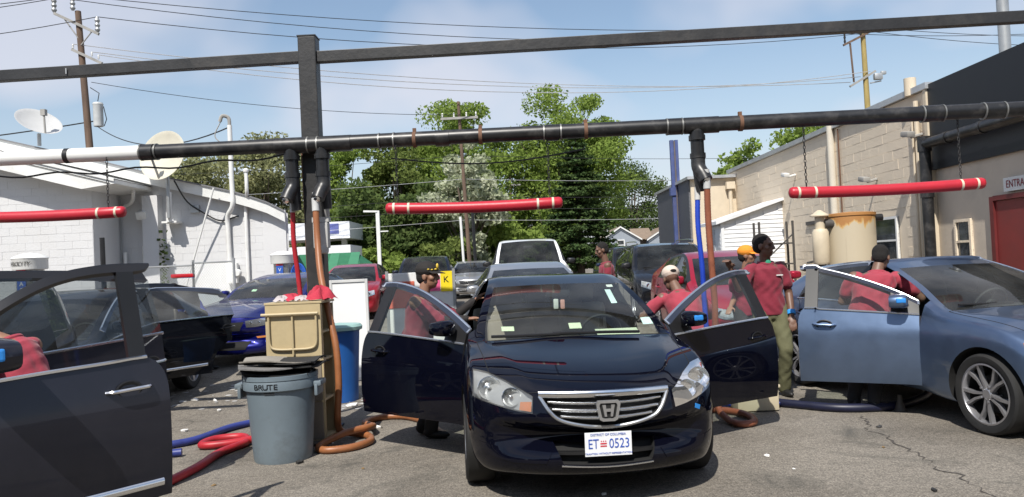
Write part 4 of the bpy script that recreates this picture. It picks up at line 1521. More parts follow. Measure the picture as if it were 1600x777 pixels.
# ------------------------------------------------------------------ utility poles and wires
M_wood = mat('pole_wood', (.13, .085, .06), .9, var=.35, scale=5, stretch=(1, 1, .15))
M_wood2 = mat('pole_wood_yellow', (.33, .25, .09), .9, var=.25, scale=5, stretch=(1, 1, .15))
M_wire = mat('wire_black', (.02, .02, .02), .6)
M_wireb = mat('wire_bright', (.6, .6, .6), .3, .5)
M_galv = mat('galvanised', (.42, .43, .43), .45, .6, var=.15)
M_grey = mat('weathered_grey', (.30, .29, .27), .8, var=.2)
def insul(m, p, h=.35, r=.055):
    m.lathe([(r * .5, 0), (r, h * .15), (r * .6, h * .3), (r, h * .45), (r * .6, h * .6), (r, h * .75), (r * .4, h)], 10, Matrix.Translation(p))
def pole(base, top, r, label, mtl=None, name='utility_pole'):
    root = empty(name, base, 0, label, 'pole')
    d = Vector(top) - Vector(base)
    m = MB(); m.tube([(0, 0, -.1), d * .5, d], [r * 1.2, r, r * .8], 12); m.build('shaft', mtl or M_wood, root, True)
    return root, d
# left pole with two crossarms and a transformer
rt, d = pole((-18.7, 35, .35), (-19.4, 35, 14.2), .16, 'brown wooden utility pole carrying a grey transformer can')
def arm(rt, p, q, r=.06, mtl=None):
    m = MB(); a, b = Vector(p), Vector(q)
    dv = b - a
    m.box((a + b) / 2, (dv.length, .12, .12), ry=-math.atan2(dv.z, dv.x))
    return m.build('crossarm', mtl or M_grey, rt)
o = Vector((-18.7, 35, .35))
arm(rt, Vector((-20.4, 34.85, 14.1)) - o, Vector((-18.4, 34.85, 13.05)) - o)
arm(rt, Vector((-19.65, 34.85, 12.4)) - o, Vector((-18.3, 34.85, 11.7)) - o)
b = MB(); b.tube([Vector((-20.0, 34.85, 13.9)) - o, Vector((-19.35, 34.9, 12.9)) - o], .03, 6); b.tube([Vector((-18.7, 34.85, 13.2)) - o, Vector((-19.25, 34.9, 12.6)) - o], .03, 6); b.build('brace', M_grey, rt)['kind'] = 'stuff'
for p in ((-20.4, 34.85, 14.15), (-19.55, 34.85, 14.2), (-18.45, 34.85, 13.15)):
    m = MB(); insul(m, Vector(p) - o, .7, .12); m.build('insulator', M_galv, rt, True)
for p in ((-19.6, 34.85, 12.45), (-18.75, 34.85, 12.05), (-18.45, 34.85, 11.9)):
    m = MB(); insul(m, Vector(p) - o, .2, .05); m.build('insulator', M_white, rt, True)
m = MB(); m.lathe([(.001, -.05), (.2, 0), (.21, .06), (.21, .95), (.23, 1.0), (.2, 1.08), (.001, 1.12)], 18, Matrix.Translation(Vector((-18.5, 34.75, 8.8)) - o))
tf = m.build('transformer', mat('transformer_grey', (.5, .51, .5), .5, var=.12), rt, True)
m = MB(); m.tube([Vector((-18.5, 34.75, 9.95)) - o, Vector((-18.4, 34.7, 10.3)) - o, Vector((-18.85, 34.8, 10.6)) - o], .02, 5); m.tube([Vector((-18.25, 34.75, 9.7)) - o, Vector((-18.1, 34.7, 9.1)) - o, Vector((-18.25, 34.75, 8.8)) - o], .02, 5); m.build('lead', M_wire, tf)['kind'] = 'stuff'
# centre pole
rt, d = pole((-2.2, 40, .4), (-2.45, 40, 10.3), .095, 'slim brown wooden utility pole before the blossoming tree')
arm(rt, (-1.2, -.15, 9.0), (.75, -.15, 9.0))
for x in (-1.1, -.5, .15, .65):
    m = MB(); insul(m, Vector((x, -.15, 9.05)), .25, .05); m.build('insulator', M_white, rt, True)
# right pole, greenish yellow
rt, d = pole((21.35, 45, .4), (21.25, 45, 14.4), .17, 'yellowish wooden utility pole rising behind the beige building', M_wood2)
arm(rt, (-1.35, -.15, 13.2), (.75, -.15, 14.15), mtl=M_wood); arm(rt, (-1.1, -.15, 10.75), (.45, -.15, 11.6), mtl=M_grey)
m = MB(); m.tube([(-.95, -.15, 13.3), (-.85, -.15, 11.0)], .06, 6); m.build('strut', M_wood, rt)
for p in ((-1.25, -.15, 13.3), (-.3, -.15, 13.7)):
    m = MB(); insul(m, Vector(p), .8, .07); m.build('insulator', M_black, rt, True)
m = MB(); m.box((.55, -.2, 11.25), (.5, .3, .4), bev=.1); m.tube([(.1, -.15, 10.9), (.75, -.15, 11.0)], .04, 6); m.box((.85, -.25, 11.45), (.3, .2, .2), bev=.05); m.build('street_light_head', M_galv, rt, True)
# thin poles far behind
pole((-.35, 60, .4), (-.4, 60, 7.4), .10, 'thin dark pole behind the white pickup, nearer the wooden pole')
rt, d = pole((.15, 62, .4), (.1, 62, 8.8), .11, 'thin dark pole with a short crossarm in the sky gap')
arm(rt, (-.9, 0, 7.7), (.8, 0, 7.7))
m = MB(); m.tube([(-1.62, 34, .4), (-1.68, 34, 4.2)], .07, 8); m.box((-1.68, 34, 4.25), (.5, .2, .12), bev=.04); tag(m.build('lamp_post', M_black, None, True), 'dark lamp post beside the brown wooden pole', 'lamp post')
m = MB(); m.tube([(-2.25, 36, .4), (-2.35, 36, 4.0)], .06, 8); tag(m.build('white_post', M_white, None, True), 'plain white post next to the brown wooden pole', 'post')
# wires
def wire(a, b, sag, r, label, mtl=None, n=18, name='overhead_wire'):
    a, b = Vector(a), Vector(b)
    P = [a.lerp(b, k / n) - Vector((0, 0, 4 * sag * (k / n) * (1 - k / n))) for k in range(n + 1)]
    m = MB(); m.tube(P, r, 5, caps=False)
    o = m.build(name, mtl or M_wire, None, True)
    tag(o, label, 'wire', 'overhead wires')
for (a, b, ext, s, r, lb, mt) in (
        ((-20.4, 34.85, 14.85), (20.0, 44.85, 14.3), 0, 1.1, .018, 'overhead wire from the highest insulator of the brown pole', None),
        ((-19.55, 34.85, 14.9), (20.95, 44.85, 14.7), 0, .8, .018, 'overhead wire from the pole top insulator of the brown pole', None),
        ((-18.45, 34.85, 13.85), (21.9, 44.85, 14.3), 0, 1.2, .018, 'overhead wire from the end insulator of the brown pole crossarm', None),
        ((-19.6, 34.85, 12.65), (20.3, 44.85, 11.4), 0, .9, .02, 'bright overhead wire from the outer end of the lower crossarm', M_wireb),
        ((-18.75, 34.85, 12.25), (20.9, 44.85, 11.7), 0, 1.1, .02, 'bright overhead wire from the middle of the lower crossarm', M_wireb),
        ((-18.45, 34.85, 12.1), (21.5, 44.85, 12.0), 0, 1.5, .02, 'bright overhead wire from the inner end of the lower crossarm', M_wireb),
        ((-18.9, 35, 10.9), (-2.45, 40, 9.6), 0, .4, .014, 'thin wire dropping from the brown pole to the slim pole', None),
        ((-18.75, 35, 8.9), (-7.5, 20.85, 5.75), 0, .7, .02, 'service cable from the transformer to the conduit mast', None),
        ((-40, 33, 14.6), (-20.4, 34.85, 14.85), 0, .6, .018, 'wire arriving at the highest insulator of the brown pole', None),
        ((-40, 33, 14.3), (-19.55, 34.85, 14.9), 0, .8, .018, 'wire arriving at the pole top insulator of the brown pole', None),
        ((-40, 33, 12.9), (-18.45, 34.85, 13.85), 0, .8, .018, 'wire arriving at the crossarm end of the brown pole', None),
        ((-40, 33, 8.0), (-18.85, 35, 9.1), 0, .5, .03, 'cable arriving at the transformer', None),
        ((20.0, 44.85, 14.3), (45, 47, 15.0), 0, .6, .018, 'wire leaving the yellowish pole at its outer insulator', None),
        ((20.95, 44.85, 14.7), (45, 47, 14.2), 0, .6, .018, 'wire leaving the yellowish pole at its top insulator', None),
        ((21.9, 44.85, 14.3), (45, 47, 13.3), 0, .6, .018, 'wire leaving the yellowish pole at its crossarm end', None)):
    wire(a, b, s, r, lb, mt)
for z0, z1, mt, lb in ((7.5, 7.0, None, 'highest'), (6.25, 6.0, M_wireb, 'second highest'), (5.35, 5.2, None, 'third highest'), (4.75, 4.6, None, 'fourth highest'), (4.1, 4.2, M_wireb, 'lowest')):
    wire((-34, 41, z0 + .2), (-2.3, 40.2, z0), .35, .012, lb + ' street wire running left from the slim wooden pole', mt)
    wire((-2.3, 40.2, z0), (30, 43, z1), .45, .012, lb + ' street wire running right from the slim wooden pole', mt)
# ------------------------------------------------------------------ block walls
M_mort = mat('mortar_white', (.58, .58, .585), .8, var=.02)
M_wblk = mat('white_painted_block', (.58, .58, .585), .75, var=.03, scale=.8, bump=.25, bscale=30, dirt=(.52, .50, .46), dscale=.9, damt=.22, world=True)
M_bblk = mat('beige_painted_block', (.74, .63, .485), .8, var=.05, scale=.7, bump=.35, bscale=30, dirt=(.57, .49, .39), dscale=.8, damt=.3, world=True)
M_bmort = mat('mortar_beige', (.69, .585, .45), .9, var=.05)
M_cream = mat('cream_wall', (.62, .53, .40), .8, var=.06, dirt=(.4, .34, .26), damt=.3)
M_sidw = mat('white_siding', (.70, .71, .72), .6, var=.04, dirt=(.5, .5, .48), damt=.3)
M_sidg = mat('grey_siding', (.13, .135, .15), .7, var=.08)
M_roofg = mat('roof_grey', (.2, .2, .2), .8, var=.15)

def block_mesh(lw, h, t, key):
    if key not in MESH:
        m = MB(); m.box((0, 0, 0), (lw, t, h), bev=.003)
        me = m.mesh('block'); MESH[key] = me
    return MESH[key]

def block_wall(parent, x0, x1, z0, ztop, y, mtl, axis='x', limit=300, sortkey=None, zvis=0.0, holes=(), lw=.40, h=.20, seed=1, jt=.005, jv=.002):
    """courses of blocks with recessed joints. axis 'x': wall faces -Y at Y=y; axis 'y': wall faces -X at X=y, runs x0..x1 in Y.
    ztop: function of the run coordinate. the largest `limit` blocks are parts, the rest one part"""
    r = random.Random(seed)
    B = []
    nz = int(7.0 / h)
    for k in range(nz):
        z = z0 + k * h
        off = (k % 2) * lw / 2
        u = x0 - off
        while u < x1 - .02:
            a, b = max(u, x0), min(u + lw, x1)
            if b - a > .06:
                zt = min(ztop(a), ztop(b))
                if z + h <= zt + .001 and not any(a < h1 and b > h0 and z < q1 and z + h > q0 for h0, h1, q0, q1 in holes):
                    B.append(((a + b) / 2, z + h / 2, b - a))
            u += lw
    B.sort(key=lambda q: (0 if q[1] > zvis else 1, sortkey(q[0]) if sortkey else q[0]))
    rest = MB()
    for i, (u, z, w) in enumerate(B):
        dj = r.uniform(-.003, .003)
        if i < limit and abs(w - lw) < .01:
            me = block_mesh(lw - jv, h - jt, .05, ('blk', lw, h, mtl.name))
            if not me.materials: me.materials.append(mtl)
            o = link('block', me, None, parent)
            if axis == 'x': o.location = (u, y + dj, z)
            else:
                o.location = (y + dj, u, z); o.rotation_euler = (0, 0, R(-90))
        else:
            c = (u, y + dj, z) if axis == 'x' else (y + dj, u, z)
            d = (w - jv, .05, h - jt) if axis == 'x' else (.05, w - jv, h - jt)
            rest.box(c, d)
    if rest.f:
        q = rest.build('blocks', mtl, parent); q['kind'] = 'stuff'

# ------------------------------------------------------------------ white building on the left
def roof_left(x): return float(np.interp(x, [-20, -13.9, -10.94, -9.18, -7.49, -6.7, -6.08], [7.4, 5.72, 4.92, 4.4, 3.96, 3.7, 3.36]))
WB = empty('block_building', (-10, 21, .35), 0, 'white painted block building with sloping roof and satellite dishes', 'building')
def wpart(mb, name, mtl, smooth=False, kind=None):
    mb.v = [(p[0] + 10, p[1] - 21, p[2] - .35) for p in mb.v]
    o = mb.build(name, mtl, WB, smooth)
    if kind: o['kind'] = kind
    return o
xs = list(np.linspace(-20, -6.09, 30))
m = MB()
poly = [(x, roof_left(x) - .05) for x in xs]
m.add([(x, 20.993, .2) for x in xs] + [(x, 20.993, roof_left(x) - .05) for x in xs], [(i, i + 1, 30 + i + 1, 30 + i) for i in range(29)])
m.add([(-6.09, 20.993, .2), (-9.6, 33, .2), (-9.6, 33, 3.3), (-6.09, 20.993, 3.3)], [(0, 1, 2, 3)])
mort = wpart(m, 'wall', M_mort)
class Shift:  # parent offset helper: blocks are given in world coordinates
    pass
BW = empty('front_blocks', (0, 0, 0)); kill(BW)
def ztl(u): return roof_left(u) - .30
M0 = mort
block_wall(WB, -20 + 10, -6.1 + 10, 0, lambda u: ztl(u - 10) - .35, 0.012, M_wblk, sortkey=lambda u: -u, limit=300, zvis=.9, seed=5)
# roof slab with fascia boards
m = MB()
top = [(x, roof_left(x)) for x in xs]
rows = []
for (x, z) in top:
    rows.append([Vector((x, 20.72, z - .30)), Vector((x, 20.70, z)), Vector((x * 1.45 - .8, 33, z)), Vector((x * 1.45 - .8, 33, z - .3))])
m.grid(rows); wpart(m, 'roof', M_white)
m = MB()
for i in range(len(top) - 1):
    (a, za), (b, zb) = top[i], top[i + 1]
    m.add([(a, 20.66, za - .02), (b, 20.66, zb - .02), (b, 20.66, zb + .02), (a, 20.66, za + .02), (a * 1.45 - .8, 33, za + .02), (b * 1.45 - .8, 33, zb + .02)], [(0, 1, 2, 3), (3, 2, 5, 4)])
wpart(m, 'roof_edge', mat('roof_edge', (.16, .16, .17), .7))
# projecting bay on the far left with deep overhang
m = MB()
m.add([(-19, 19.583, .2), (-10.66, 19.583, .2), (-10.66, 19.583, 4.02), (-19, 19.583, 6.5), (-10.66, 21, .2), (-10.66, 21, 4.02)], [(0, 1, 2, 3), (1, 4, 5, 2)])
wpart(m, 'bay_wall', M_mort)
block_wall(WB, -19 + 10, -10.67 + 10, 0, lambda u: 4.02 - (u - 10 + 10.66) * .30 - .36, 19.602 - 21, M_wblk, sortkey=lambda u: -u, limit=160, zvis=.9, seed=6)
m = MB()
A, B = Vector((-19.0, 19.0, 6.83)), Vector((-9.77, 19.0, 4.2))
for (p, q, t0, t1, y0) in ((A, B, 0, -.42, 19.0),):
    m.add([(p.x, y0, p.z), (q.x, y0, q.z), (q.x, y0, q.z - .1), (-10.6, y0, 4.0), (p.x, y0, p.z - .42), (p.x, 21, p.z), (q.x, 21, q.z), (q.x, 21, q.z - .1), (-10.6, 21, 4.0), (p.x, 21, p.z - .42)],
          [(0, 4, 3, 2, 1), (0, 1, 6, 5), (1, 2, 7, 6), (2, 3, 8, 7), (3, 4, 9, 8)])
wpart(m, 'bay_roof', M_white)
m = MB()
m.add([(A.x, 18.96, A.z + .02), (B.x, 18.96, B.z + .02), (B.x, 18.96, B.z - .05), (A.x, 18.96, A.z - .05), (A.x, 21, A.z + .02), (B.x, 21, B.z + .02)], [(0, 3, 2, 1), (0, 1, 5, 4)])
wpart(m, 'bay_roof_edge', M_white)
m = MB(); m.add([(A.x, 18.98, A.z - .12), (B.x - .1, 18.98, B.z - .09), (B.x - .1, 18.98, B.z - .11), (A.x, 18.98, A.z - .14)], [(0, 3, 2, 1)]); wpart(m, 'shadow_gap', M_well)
m = MB(); m.box((-9.72, 20.85, 2.1), (.42, .32, 3.7)); wpart(m, 'pilaster', M_wblk)
m = MB(); m.box((-6.45, 20.97, 1.8), (.62, .06, 3.2)); wpart(m, 'corner_panel', M_wblk)
m = MB(); m.tube([(-10.62, 20.9, .4), (-10.62, 20.9, 4.0)], .02, 6); wpart(m, 'conduit', M_galv, True)
for (x, z0, z1) in ((-10.25, .4, 2.45), (-9.98, .4, 2.6)):
    m = MB(); m.tube([(x - .25 if z1 < 2.5 else x, 20.85, z0), (x - .25 if z1 < 2.5 else x, 20.85, z1)], .05, 8); wpart(m, 'bollard_pipe', M_white, True)
m = MB(); m.box((-9.95, 20.8, 3.45), (.28, .3, .22), bev=.03, rx=R(20)); wpart(m, 'floodlight', M_white, True)
m = MB(); m.tube(spline([(-10.6, 20.9, 3.65), (-10.2, 20.7, 3.8), (-9.95, 20.3, 4.05)], 5), .05, 8); wpart(m, 'downpipe', M_white, True)
m = MB(); m.box((-8.6, 20.95, 3.55), (.24, .1, .2)); wpart(m, 'vent', M_galv)
m = MB(); m.tube(spline([(-8.95, 20.5, 4.3), (-8.75, 20.8, 3.75), (-8.3, 20.9, 3.4), (-7.9, 20.92, 3.2), (-7.4, 20.9, 3.3)], 6), .022, 6); wpart(m, 'cable', M_wire, True)
m = MB(); m.tube(spline([(-7.48, 20.7, 5.75), (-7.48, 20.7, 4.2), (-7.48, 20.7, 3.6), (-7.68, 20.85, 3.3), (-7.7, 20.9, 2.9), (-7.68, 20.9, 1.8)], 5), .065, 10); wpart(m, 'conduit_mast', M_white, True)
m = MB(); m.tube(spline([(-7.48, 20.7, 5.7), (-7.5, 20.7, 5.95), (-7.65, 20.65, 6.0), (-7.72, 20.65, 5.85)], 4), .05, 8); m.tube(spline([(-7.7, 20.65, 5.85), (-7.85, 20.6, 5.45), (-7.6, 20.62, 5.2)], 4), .015, 5); wpart(m, 'weather_head', M_grey, True)
m = MB(); m.tube(spline([(-7.05, 20.6, 4.5), (-7.05, 20.6, 3.95), (-7.15, 20.85, 3.7), (-7.2, 20.9, 3.4), (-7.2, 20.9, .5)], 5), .05, 8); m.lathe([(.075, 0), (.08, .06), (.03, .1)], 10, Matrix.Translation((-7.05, 20.6, 4.45))); wpart(m, 'vent_pipe', M_white, True)
m = MB(); m.box((-7.62, 20.88, 1.75), (.3, .16, .55), bev=.02); m.lathe([(.1, 0), (.1, .1), (.08, .13)], 14, Matrix.Translation((-7.45, 20.85, 1.75)) @ Matrix.Rotation(R(90), 4, 'X')); wpart(m, 'meter_box', M_white, True)
m = MB(); m.tube([(-8.9, 20.85, 1.4), (-7.9, 20.5, 4.05)], .025, 6); m.tube([(-9.1, 20.5, 4.0), (-9.13, 20.55, 3.2)], .07, 8); m.box((-9.15, 20.75, 3.2), (.4, .4, .05)); wpart(m, 'mast_brace', M_white, True, 'stuff')
m = MB()
rl = random.Random(2)
for k in range(70):
    p = Vector((-9.42 + rl.gauss(0, .05), 20.75 + rl.gauss(0, .05), .8 + rl.random() * 2.2))
    m.box(p, (.09, .02, .07), rz=rl.random() * 3, rx=rl.random() * 3)
ivy = m.build('climbing_plant', LEAF['dark'], None); tag(ivy, 'thin climbing plant on the white building corner', 'plant', kind='stuff')
# satellite dishes
def dish(base, mast_top, c, aim, rad, label, feed=True, col=None):
    root = empty('satellite_dish', base, 0, label, 'satellite dish')
    o = Vector(base)
    m = MB(); m.tube([(0, 0, 0), Vector(mast_top) - o], .05, 8); m.build('mast', M_galv, root, True)
    A = Matrix.Translation(Vector(c) - o) @ Vector(aim).to_track_quat('Z', 'Y').to_matrix().to_4x4()
    m = MB(); prof = [(rad * k / 8, (k / 8) ** 2 * rad * .22) for k in range(9)]; prof[0] = (.001, 0)
    m.lathe(prof + [(rad * 1.02, rad * .22), (rad * 1.0, rad * .20)] + [(rad * k / 8, (k / 8) ** 2 * rad * .22 - .02) for k in range(7, 0, -1)], 36, A); m.build('reflector', col or mat('dish_white', (.5, .5, .49), .5, var=.05), root, True)
    m = MB(); p = A @ Vector((0, -rad * .95, rad * .2)); q = A @ Vector((0, -rad * .2, rad * .85)); m.tube([p, q], .03, 6); m.box(q, (.12, .12, .16)); m.build('feed_arm', M_grey, root, True)
dish((-12.58, 20.6, 5.42), (-12.58, 20.6, 5.75), (-12.58, 20.55, 5.98), (.55, -.42, .72), .56, 'smaller white satellite dish on the roof next to the brown pole')
dish((-9.1, 20.45, 3.3), (-9.1, 20.45, 4.75), (-9.1, 20.4, 4.92), (-.25, -.93, .25), .68, 'larger cream satellite dish on a wall mast', col=mat('dish_cream', (.52, .49, .4), .55, var=.06))
# chain link fence
def chain_fence(a, b, h, label):
    a, b = Vector(a), Vector(b)
    root = empty('chain_link_fence', a, 0, label, 'fence')
    d = b - a; L = d.length; u = d.normalized()
    n = max(2, int(L / 1.8) + 1)
    for k in range(n):
        p = u * (L * k / (n - 1)); m = MB(); m.tube([p, p + Vector((0, 0, h + .08))], .035, 8); m.build('fence_post', M_galv, root, True)
    for z in (h, .1):
        m = MB(); m.tube([Vector((0, 0, z)), u * L + Vector((0, 0, z))], .022, 6); m.build('fence_rail', M_galv, root, True)
    m = MB(); s = .075
    k = -h
    while k < L:
        for sg in (1, -1):
            t0, t1 = (max(0, k), min(L, k + h))
            if t1 > t0:
                z0 = (t0 - k) if sg > 0 else h - (t0 - k); z1 = (t1 - k) if sg > 0 else h - (t1 - k)
                m.tube([u * t0 + Vector((0, .01 * sg, z0)), u * t1 + Vector((0, .01 * sg, z1))], .0035, 3, caps=False)
        k += s
    m.build('mesh', M_galv, root)['kind'] = 'stuff'
chain_fence((-10.1, 19.0, gz(19)), (-7.9, 19.0, gz(19)), 1.65, 'chain link fence before the white block building')
chain_fence((-7.9, 19.0, gz(19)), (-6.75, 18.6, gz(18.6)), 1.7, 'chain link gate panel next to the blue coupe')
m = MB(); m.tube([(-9.95, 18.7, .3), (-9.97, 18.7, 2.75)], .06, 8); m.box((-9.96, 18.68, 1.85), (.16, .16, .35)); tag(m.build('fence_post', M_black, None, True), 'black post rising above the chain link fence', 'post')

# ------------------------------------------------------------------ self-service vacuums
def vacuum(x, y, word, cap_word, label, s=1.0, hoses=False):
    z = gz(y)
    root = empty('vacuum_station', (x, y, z), 0, label, 'vacuum')
    h = 1.72 * s
    m = MB(); m.lathe([(.24, 0), (.24, h)], 24); m.build('cabinet', mat('brushed_steel', (.4, .4, .39), .35, .8, var=.1), root, True)
    m = MB(); m.lathe([(.30, h), (.31, h + .02), (.31, h + .2), (.325, h + .22), (.30, h + .25), (.15, h + .31), (.001, h + .33)], 28); m.build('dome', M_white, root, True)
    m = MB(); m.box((-.02, -.245, h - .45), (.17, .02, .85), bev=.005); pn = m.build('panel', mat('panel_blue', (.03, .10, .42), .4), root)
    m = MB(); m.box((-.02, -.26, h - .02), (.17, .012, .05)); m.build('panel_band', mat('panel_red', (.5, .04, .05), .4), root)
    for k, ch in enumerate(word):
        lettering(ch, .12, Matrix.Translation((-.02, -.258, h - .16 - k * .118)) @ Matrix.Rotation(R(90), 4, 'X'), M_white, pn)
    if cap_word:
        w = .062
        for k, ch in enumerate(cap_word):
            a = R(-132) + k * .165
            lettering(ch, .11, Matrix.Translation((math.cos(a) * .322, math.sin(a) * .322, h + .11)) @ Matrix.Rotation(a + PI / 2, 4, 'Z') @ Matrix.Rotation(R(90), 4, 'X'), M_black, root, shear=.3)
    if hoses:
        m = MB()
        for k in range(4):
            r = .14 + k * .03
            m.tube([(.42 + math.cos(a) * r * .8, -.1 - k * .02, h - .32 + math.sin(a) * r * 1.3) for a in np.linspace(0, 2 * PI, 22)], .022, 6, caps=False)
        m.build('hose_coil', mat('hose_blue_far', (.02, .10, .45), .5), root, True)
vacuum(-9.42, 15.0, 'VACUUM', 'VELOCITY', 'vacuum station with VELOCITY dome and blue panel behind the grey suv')
vacuum(-5.85, 19.6, 'VACUUM', '', 'vacuum station with white dome and coiled blue hoses', .92, True)

# ------------------------------------------------------------------ beige building on the right
RB = empty('beige_building', (8, 20, .2), 0, 'long beige block building with black upper wall and red door', 'building')
def rpart(mb, name, mtl, smooth=False, kind=None):
    mb.v = [(p[0] - 8, p[1] - 20, p[2] - .2) for p in mb.v]
    o = mb.build(name, mtl, RB, smooth)
    if kind: o['kind'] = kind
    return o
m = MB(); m.box((13.981, 21.15, 2.2), (12, 13.3, 4.7)); rpart(m, 'wall', M_bmort)
m = MB(); m.box((14.0, 9.0, 1.5), (11.95, 10.9, 3.2)); rpart(m, 'front_wall', mat('beige_render', (.54, .465, .375), .85, var=.06, scale=1.5, bump=.15, bscale=20, dirt=(.25, .22, .19), dscale=.7, damt=.4))
block_wall(RB, 14.48 - 20, 27.78 - 20, -.2, lambda u: 4.36, 0.0, M_bblk, axis='y', limit=300, sortkey=lambda u: u, zvis=.9, seed=9, holes=((15.68 - 20, 16.95 - 20, 1.0, 2.15),))
m = MB(); m.box((14.0, 9.1, 3.83), (12.08, 10.68, 1.62)); rpart(m, 'upper_wall', mat('black_metal_wall', (.008, .009, .013), .5, var=.2))
m = MB(); m.box((14.0, 21.1, 4.62), (12.2, 13.44, .12)); rpart(m, 'coping', mat('coping', (.5, .51, .52), .4, .5))
m = MB(); m.box((8.0, 14.47, 2.3), (.16, .10, 4.62)); rpart(m, 'corner_trim', M_cream)
# window with sill, recessed dark opening
for (y0, y1, z0, z1, nm) in ((15.78, 16.85, 1.25, 2.25, 'window'), (13.35, 13.85, 1.25, 2.05, 'window')):
    X = 7.94 if y0 > 14.5 else 8.0
    m = MB(); m.box((X + .016, (y0 + y1) / 2, (z0 + z1) / 2), (.02, y1 - y0, z1 - z0)); w = rpart(m, 'window', mat('window_dark', (.05, .055, .06), .12, var=.6, scale=4, coat=.8))
    m = MB()
    f = .055
    for c, dd in (((X, y0 + f / 2, (z0 + z1) / 2), (.05, f, z1 - z0)), ((X, y1 - f / 2, (z0 + z1) / 2), (.05, f, z1 - z0)), ((X, (y0 + y1) / 2, z1 - f / 2), (.05, y1 - y0 - 2 * f, f)), ((X, (y0 + y1) / 2, z0 + f / 2), (.05, y1 - y0 - 2 * f, f)), ((X, (y0 + y1) / 2, (z0 + z1) / 2), (.045, y1 - y0 - 2 * f, .04))):
        m.box(c, dd)
    m.v = [(p[0] - 8, p[1] - 20, p[2] - .2) for p in m.v]
    m.build('frame', M_white if y0 > 14.5 else M_bblk, w)
    m = MB(); m.box((X - .01, (y0 + y1) / 2, z0 - .04), (.12, y1 - y0 + .1, .06)); m.v = [(p[0] - 8, p[1] - 20, p[2] - .2) for p in m.v]; m.build('sill', M_bblk, w)
M_reddoor = mat('red_door', (.20, .026, .024), .5, var=.1, dirt=(.1, .03, .03), damt=.4)
m = MB(); m.box((8.01, 11.95, 1.1), (.06, 1.35, 2.36)); dr = rpart(m, 'door', M_reddoor)
m = MB()
for c, dd in (((8.0, 12.68, 1.13), (.12, .10, 2.46)), ((8.0, 11.22, 1.13), (.12, .10, 2.46)), ((8.0, 11.95, 2.33), (.12, 1.36, .08))):
    m.box(c, dd)
m.v = [(p[0] - 8, p[1] - 20, p[2] - .2) for p in m.v]; m.build('door_frame', mat('red_frame', (.13, .02, .02), .5), dr)
m = MB(); m.tube([(7.93, 11.4, 1.05), (7.93, 11.4, 1.25)], .015, 6); m.v = [(p[0] - 8, p[1] - 20, p[2] - .2) for p in m.v]; m.build('handle', M_chrome, dr)
m = MB(); m.box((7.96, 11.92, 2.52), (.02, .86, .22), bev=.004)
sg = m.build('wall_sign', M_white, None); tag(sg, 'white ENTRANCE sign with red letters above the red door', 'sign')
lettering('ENTRANCE', .17, Matrix.Translation((7.945, 11.92, 2.52)) @ Matrix(((0, 0, -1, 0), (-1, 0, 0, 0), (0, 1, 0, 0), (0, 0, 0, 1))), mat('sign_red', (.25, .02, .03), .5), sg, w=.82)
# pipes on the wall
M_abs = mat('black_pipe', (.014, .014, .015), .38, var=.25, scale=8, dirt=(.16, .15, .14), dscale=5, damt=.35)
m = MB(); m.tube([(7.78, 14.3, .3), (7.78, 14.3, 3.45)], .10, 14); m.lathe([(.12, 0), (.12, .16)], 14, Matrix.Translation((7.78, 14.3, 2.5))); rpart(m, 'downpipe', M_abs, True)
m = MB(); m.tube([(7.78, 14.3, 3.5), (7.78, 4.5, 3.52)], .10, 14); m.tube([(7.78, 14.3, 3.36), (7.78, 14.3, 3.64)], .12, 14)
for y in (12.6, 13.6, 11.4): m.tube([(7.78, y, 3.5), (7.78, y - .12, 3.5)], .112, 14)
rpart(m, 'header_pipe', M_abs, True)
m = MB(); m.tube([(7.9, 18.72, .3), (7.9, 18.72, 4.7)], .085, 12); rpart(m, 'white_downpipe', mat('pipe_cream', (.60, .55, .46), .5, var=.06), True)
m = MB(); m.tube([(7.93, 18.35, .3), (7.93, 18.35, 4.5)], .02, 6); rpart(m, 'conduit', mat('rust', (.14, .07, .04), .8, var=.3), True)
m = MB(); m.tube([(7.9, 14.75, .3), (7.9, 14.75, 4.4)], .045, 8); m.tube([(7.9, 14.9, .3), (7.9, 14.9, 4.2)], .03, 8); rpart(m, 'conduit', M_cream, True, 'stuff')
m = MB(); m.lathe([(.11, 0), (.11, .35), (.001, .36)], 12, Matrix.Translation((7.95, 15.0, 4.55))); rpart(m, 'roof_vent', M_cream, True)
m = MB(); m.tube([(9.2, 14.0, 4.6), (9.2, 14.0, 6.2)], .10, 14); m.lathe([(.17, 0), (.17, .1), (.1, .16)], 14, Matrix.Translation((9.2, 14.0, 6.15))); rpart(m, 'flue', M_galv, True)
for (y, z, nm) in ((21.3, 3.75, 'camera'), (14.7, 3.75, 'lamp'), (16.6, 3.1, 'lamp')):
    m = MB(); m.tube([(7.97, y, z), (7.75, y, z - .05)], .03, 6); m.box((7.66, y - .06, z), (.16, .28, .11), bev=.03, rx=R(10)); rpart(m, 'security_' + nm, M_white if nm == 'camera' else M_grey, True)
m = MB(); m.box((7.97, 20.0, 2.35), (.1, 1.3, .09)); rpart(m, 'wall_rail', mat('dark_steel', (.06, .055, .05), .6), False)
m = MB()
for pts in ([(7.9, 19.7, 1.9), (7.85, 19.7, 1.5), (7.9, 19.9, 1.45)], [(7.9, 20.6, 1.3), (7.85, 19.6, 1.35), (7.85, 19.2, 1.2), (7.85, 19.2, .4)], [(7.88, 19.55, 1.95), (7.88, 19.35, 1.95)]):
    m.tube(spline(pts, 4), .03, 6)
rpart(m, 'wall_piping', mat('dark_steel', (1, 1, 1)), True, 'stuff')
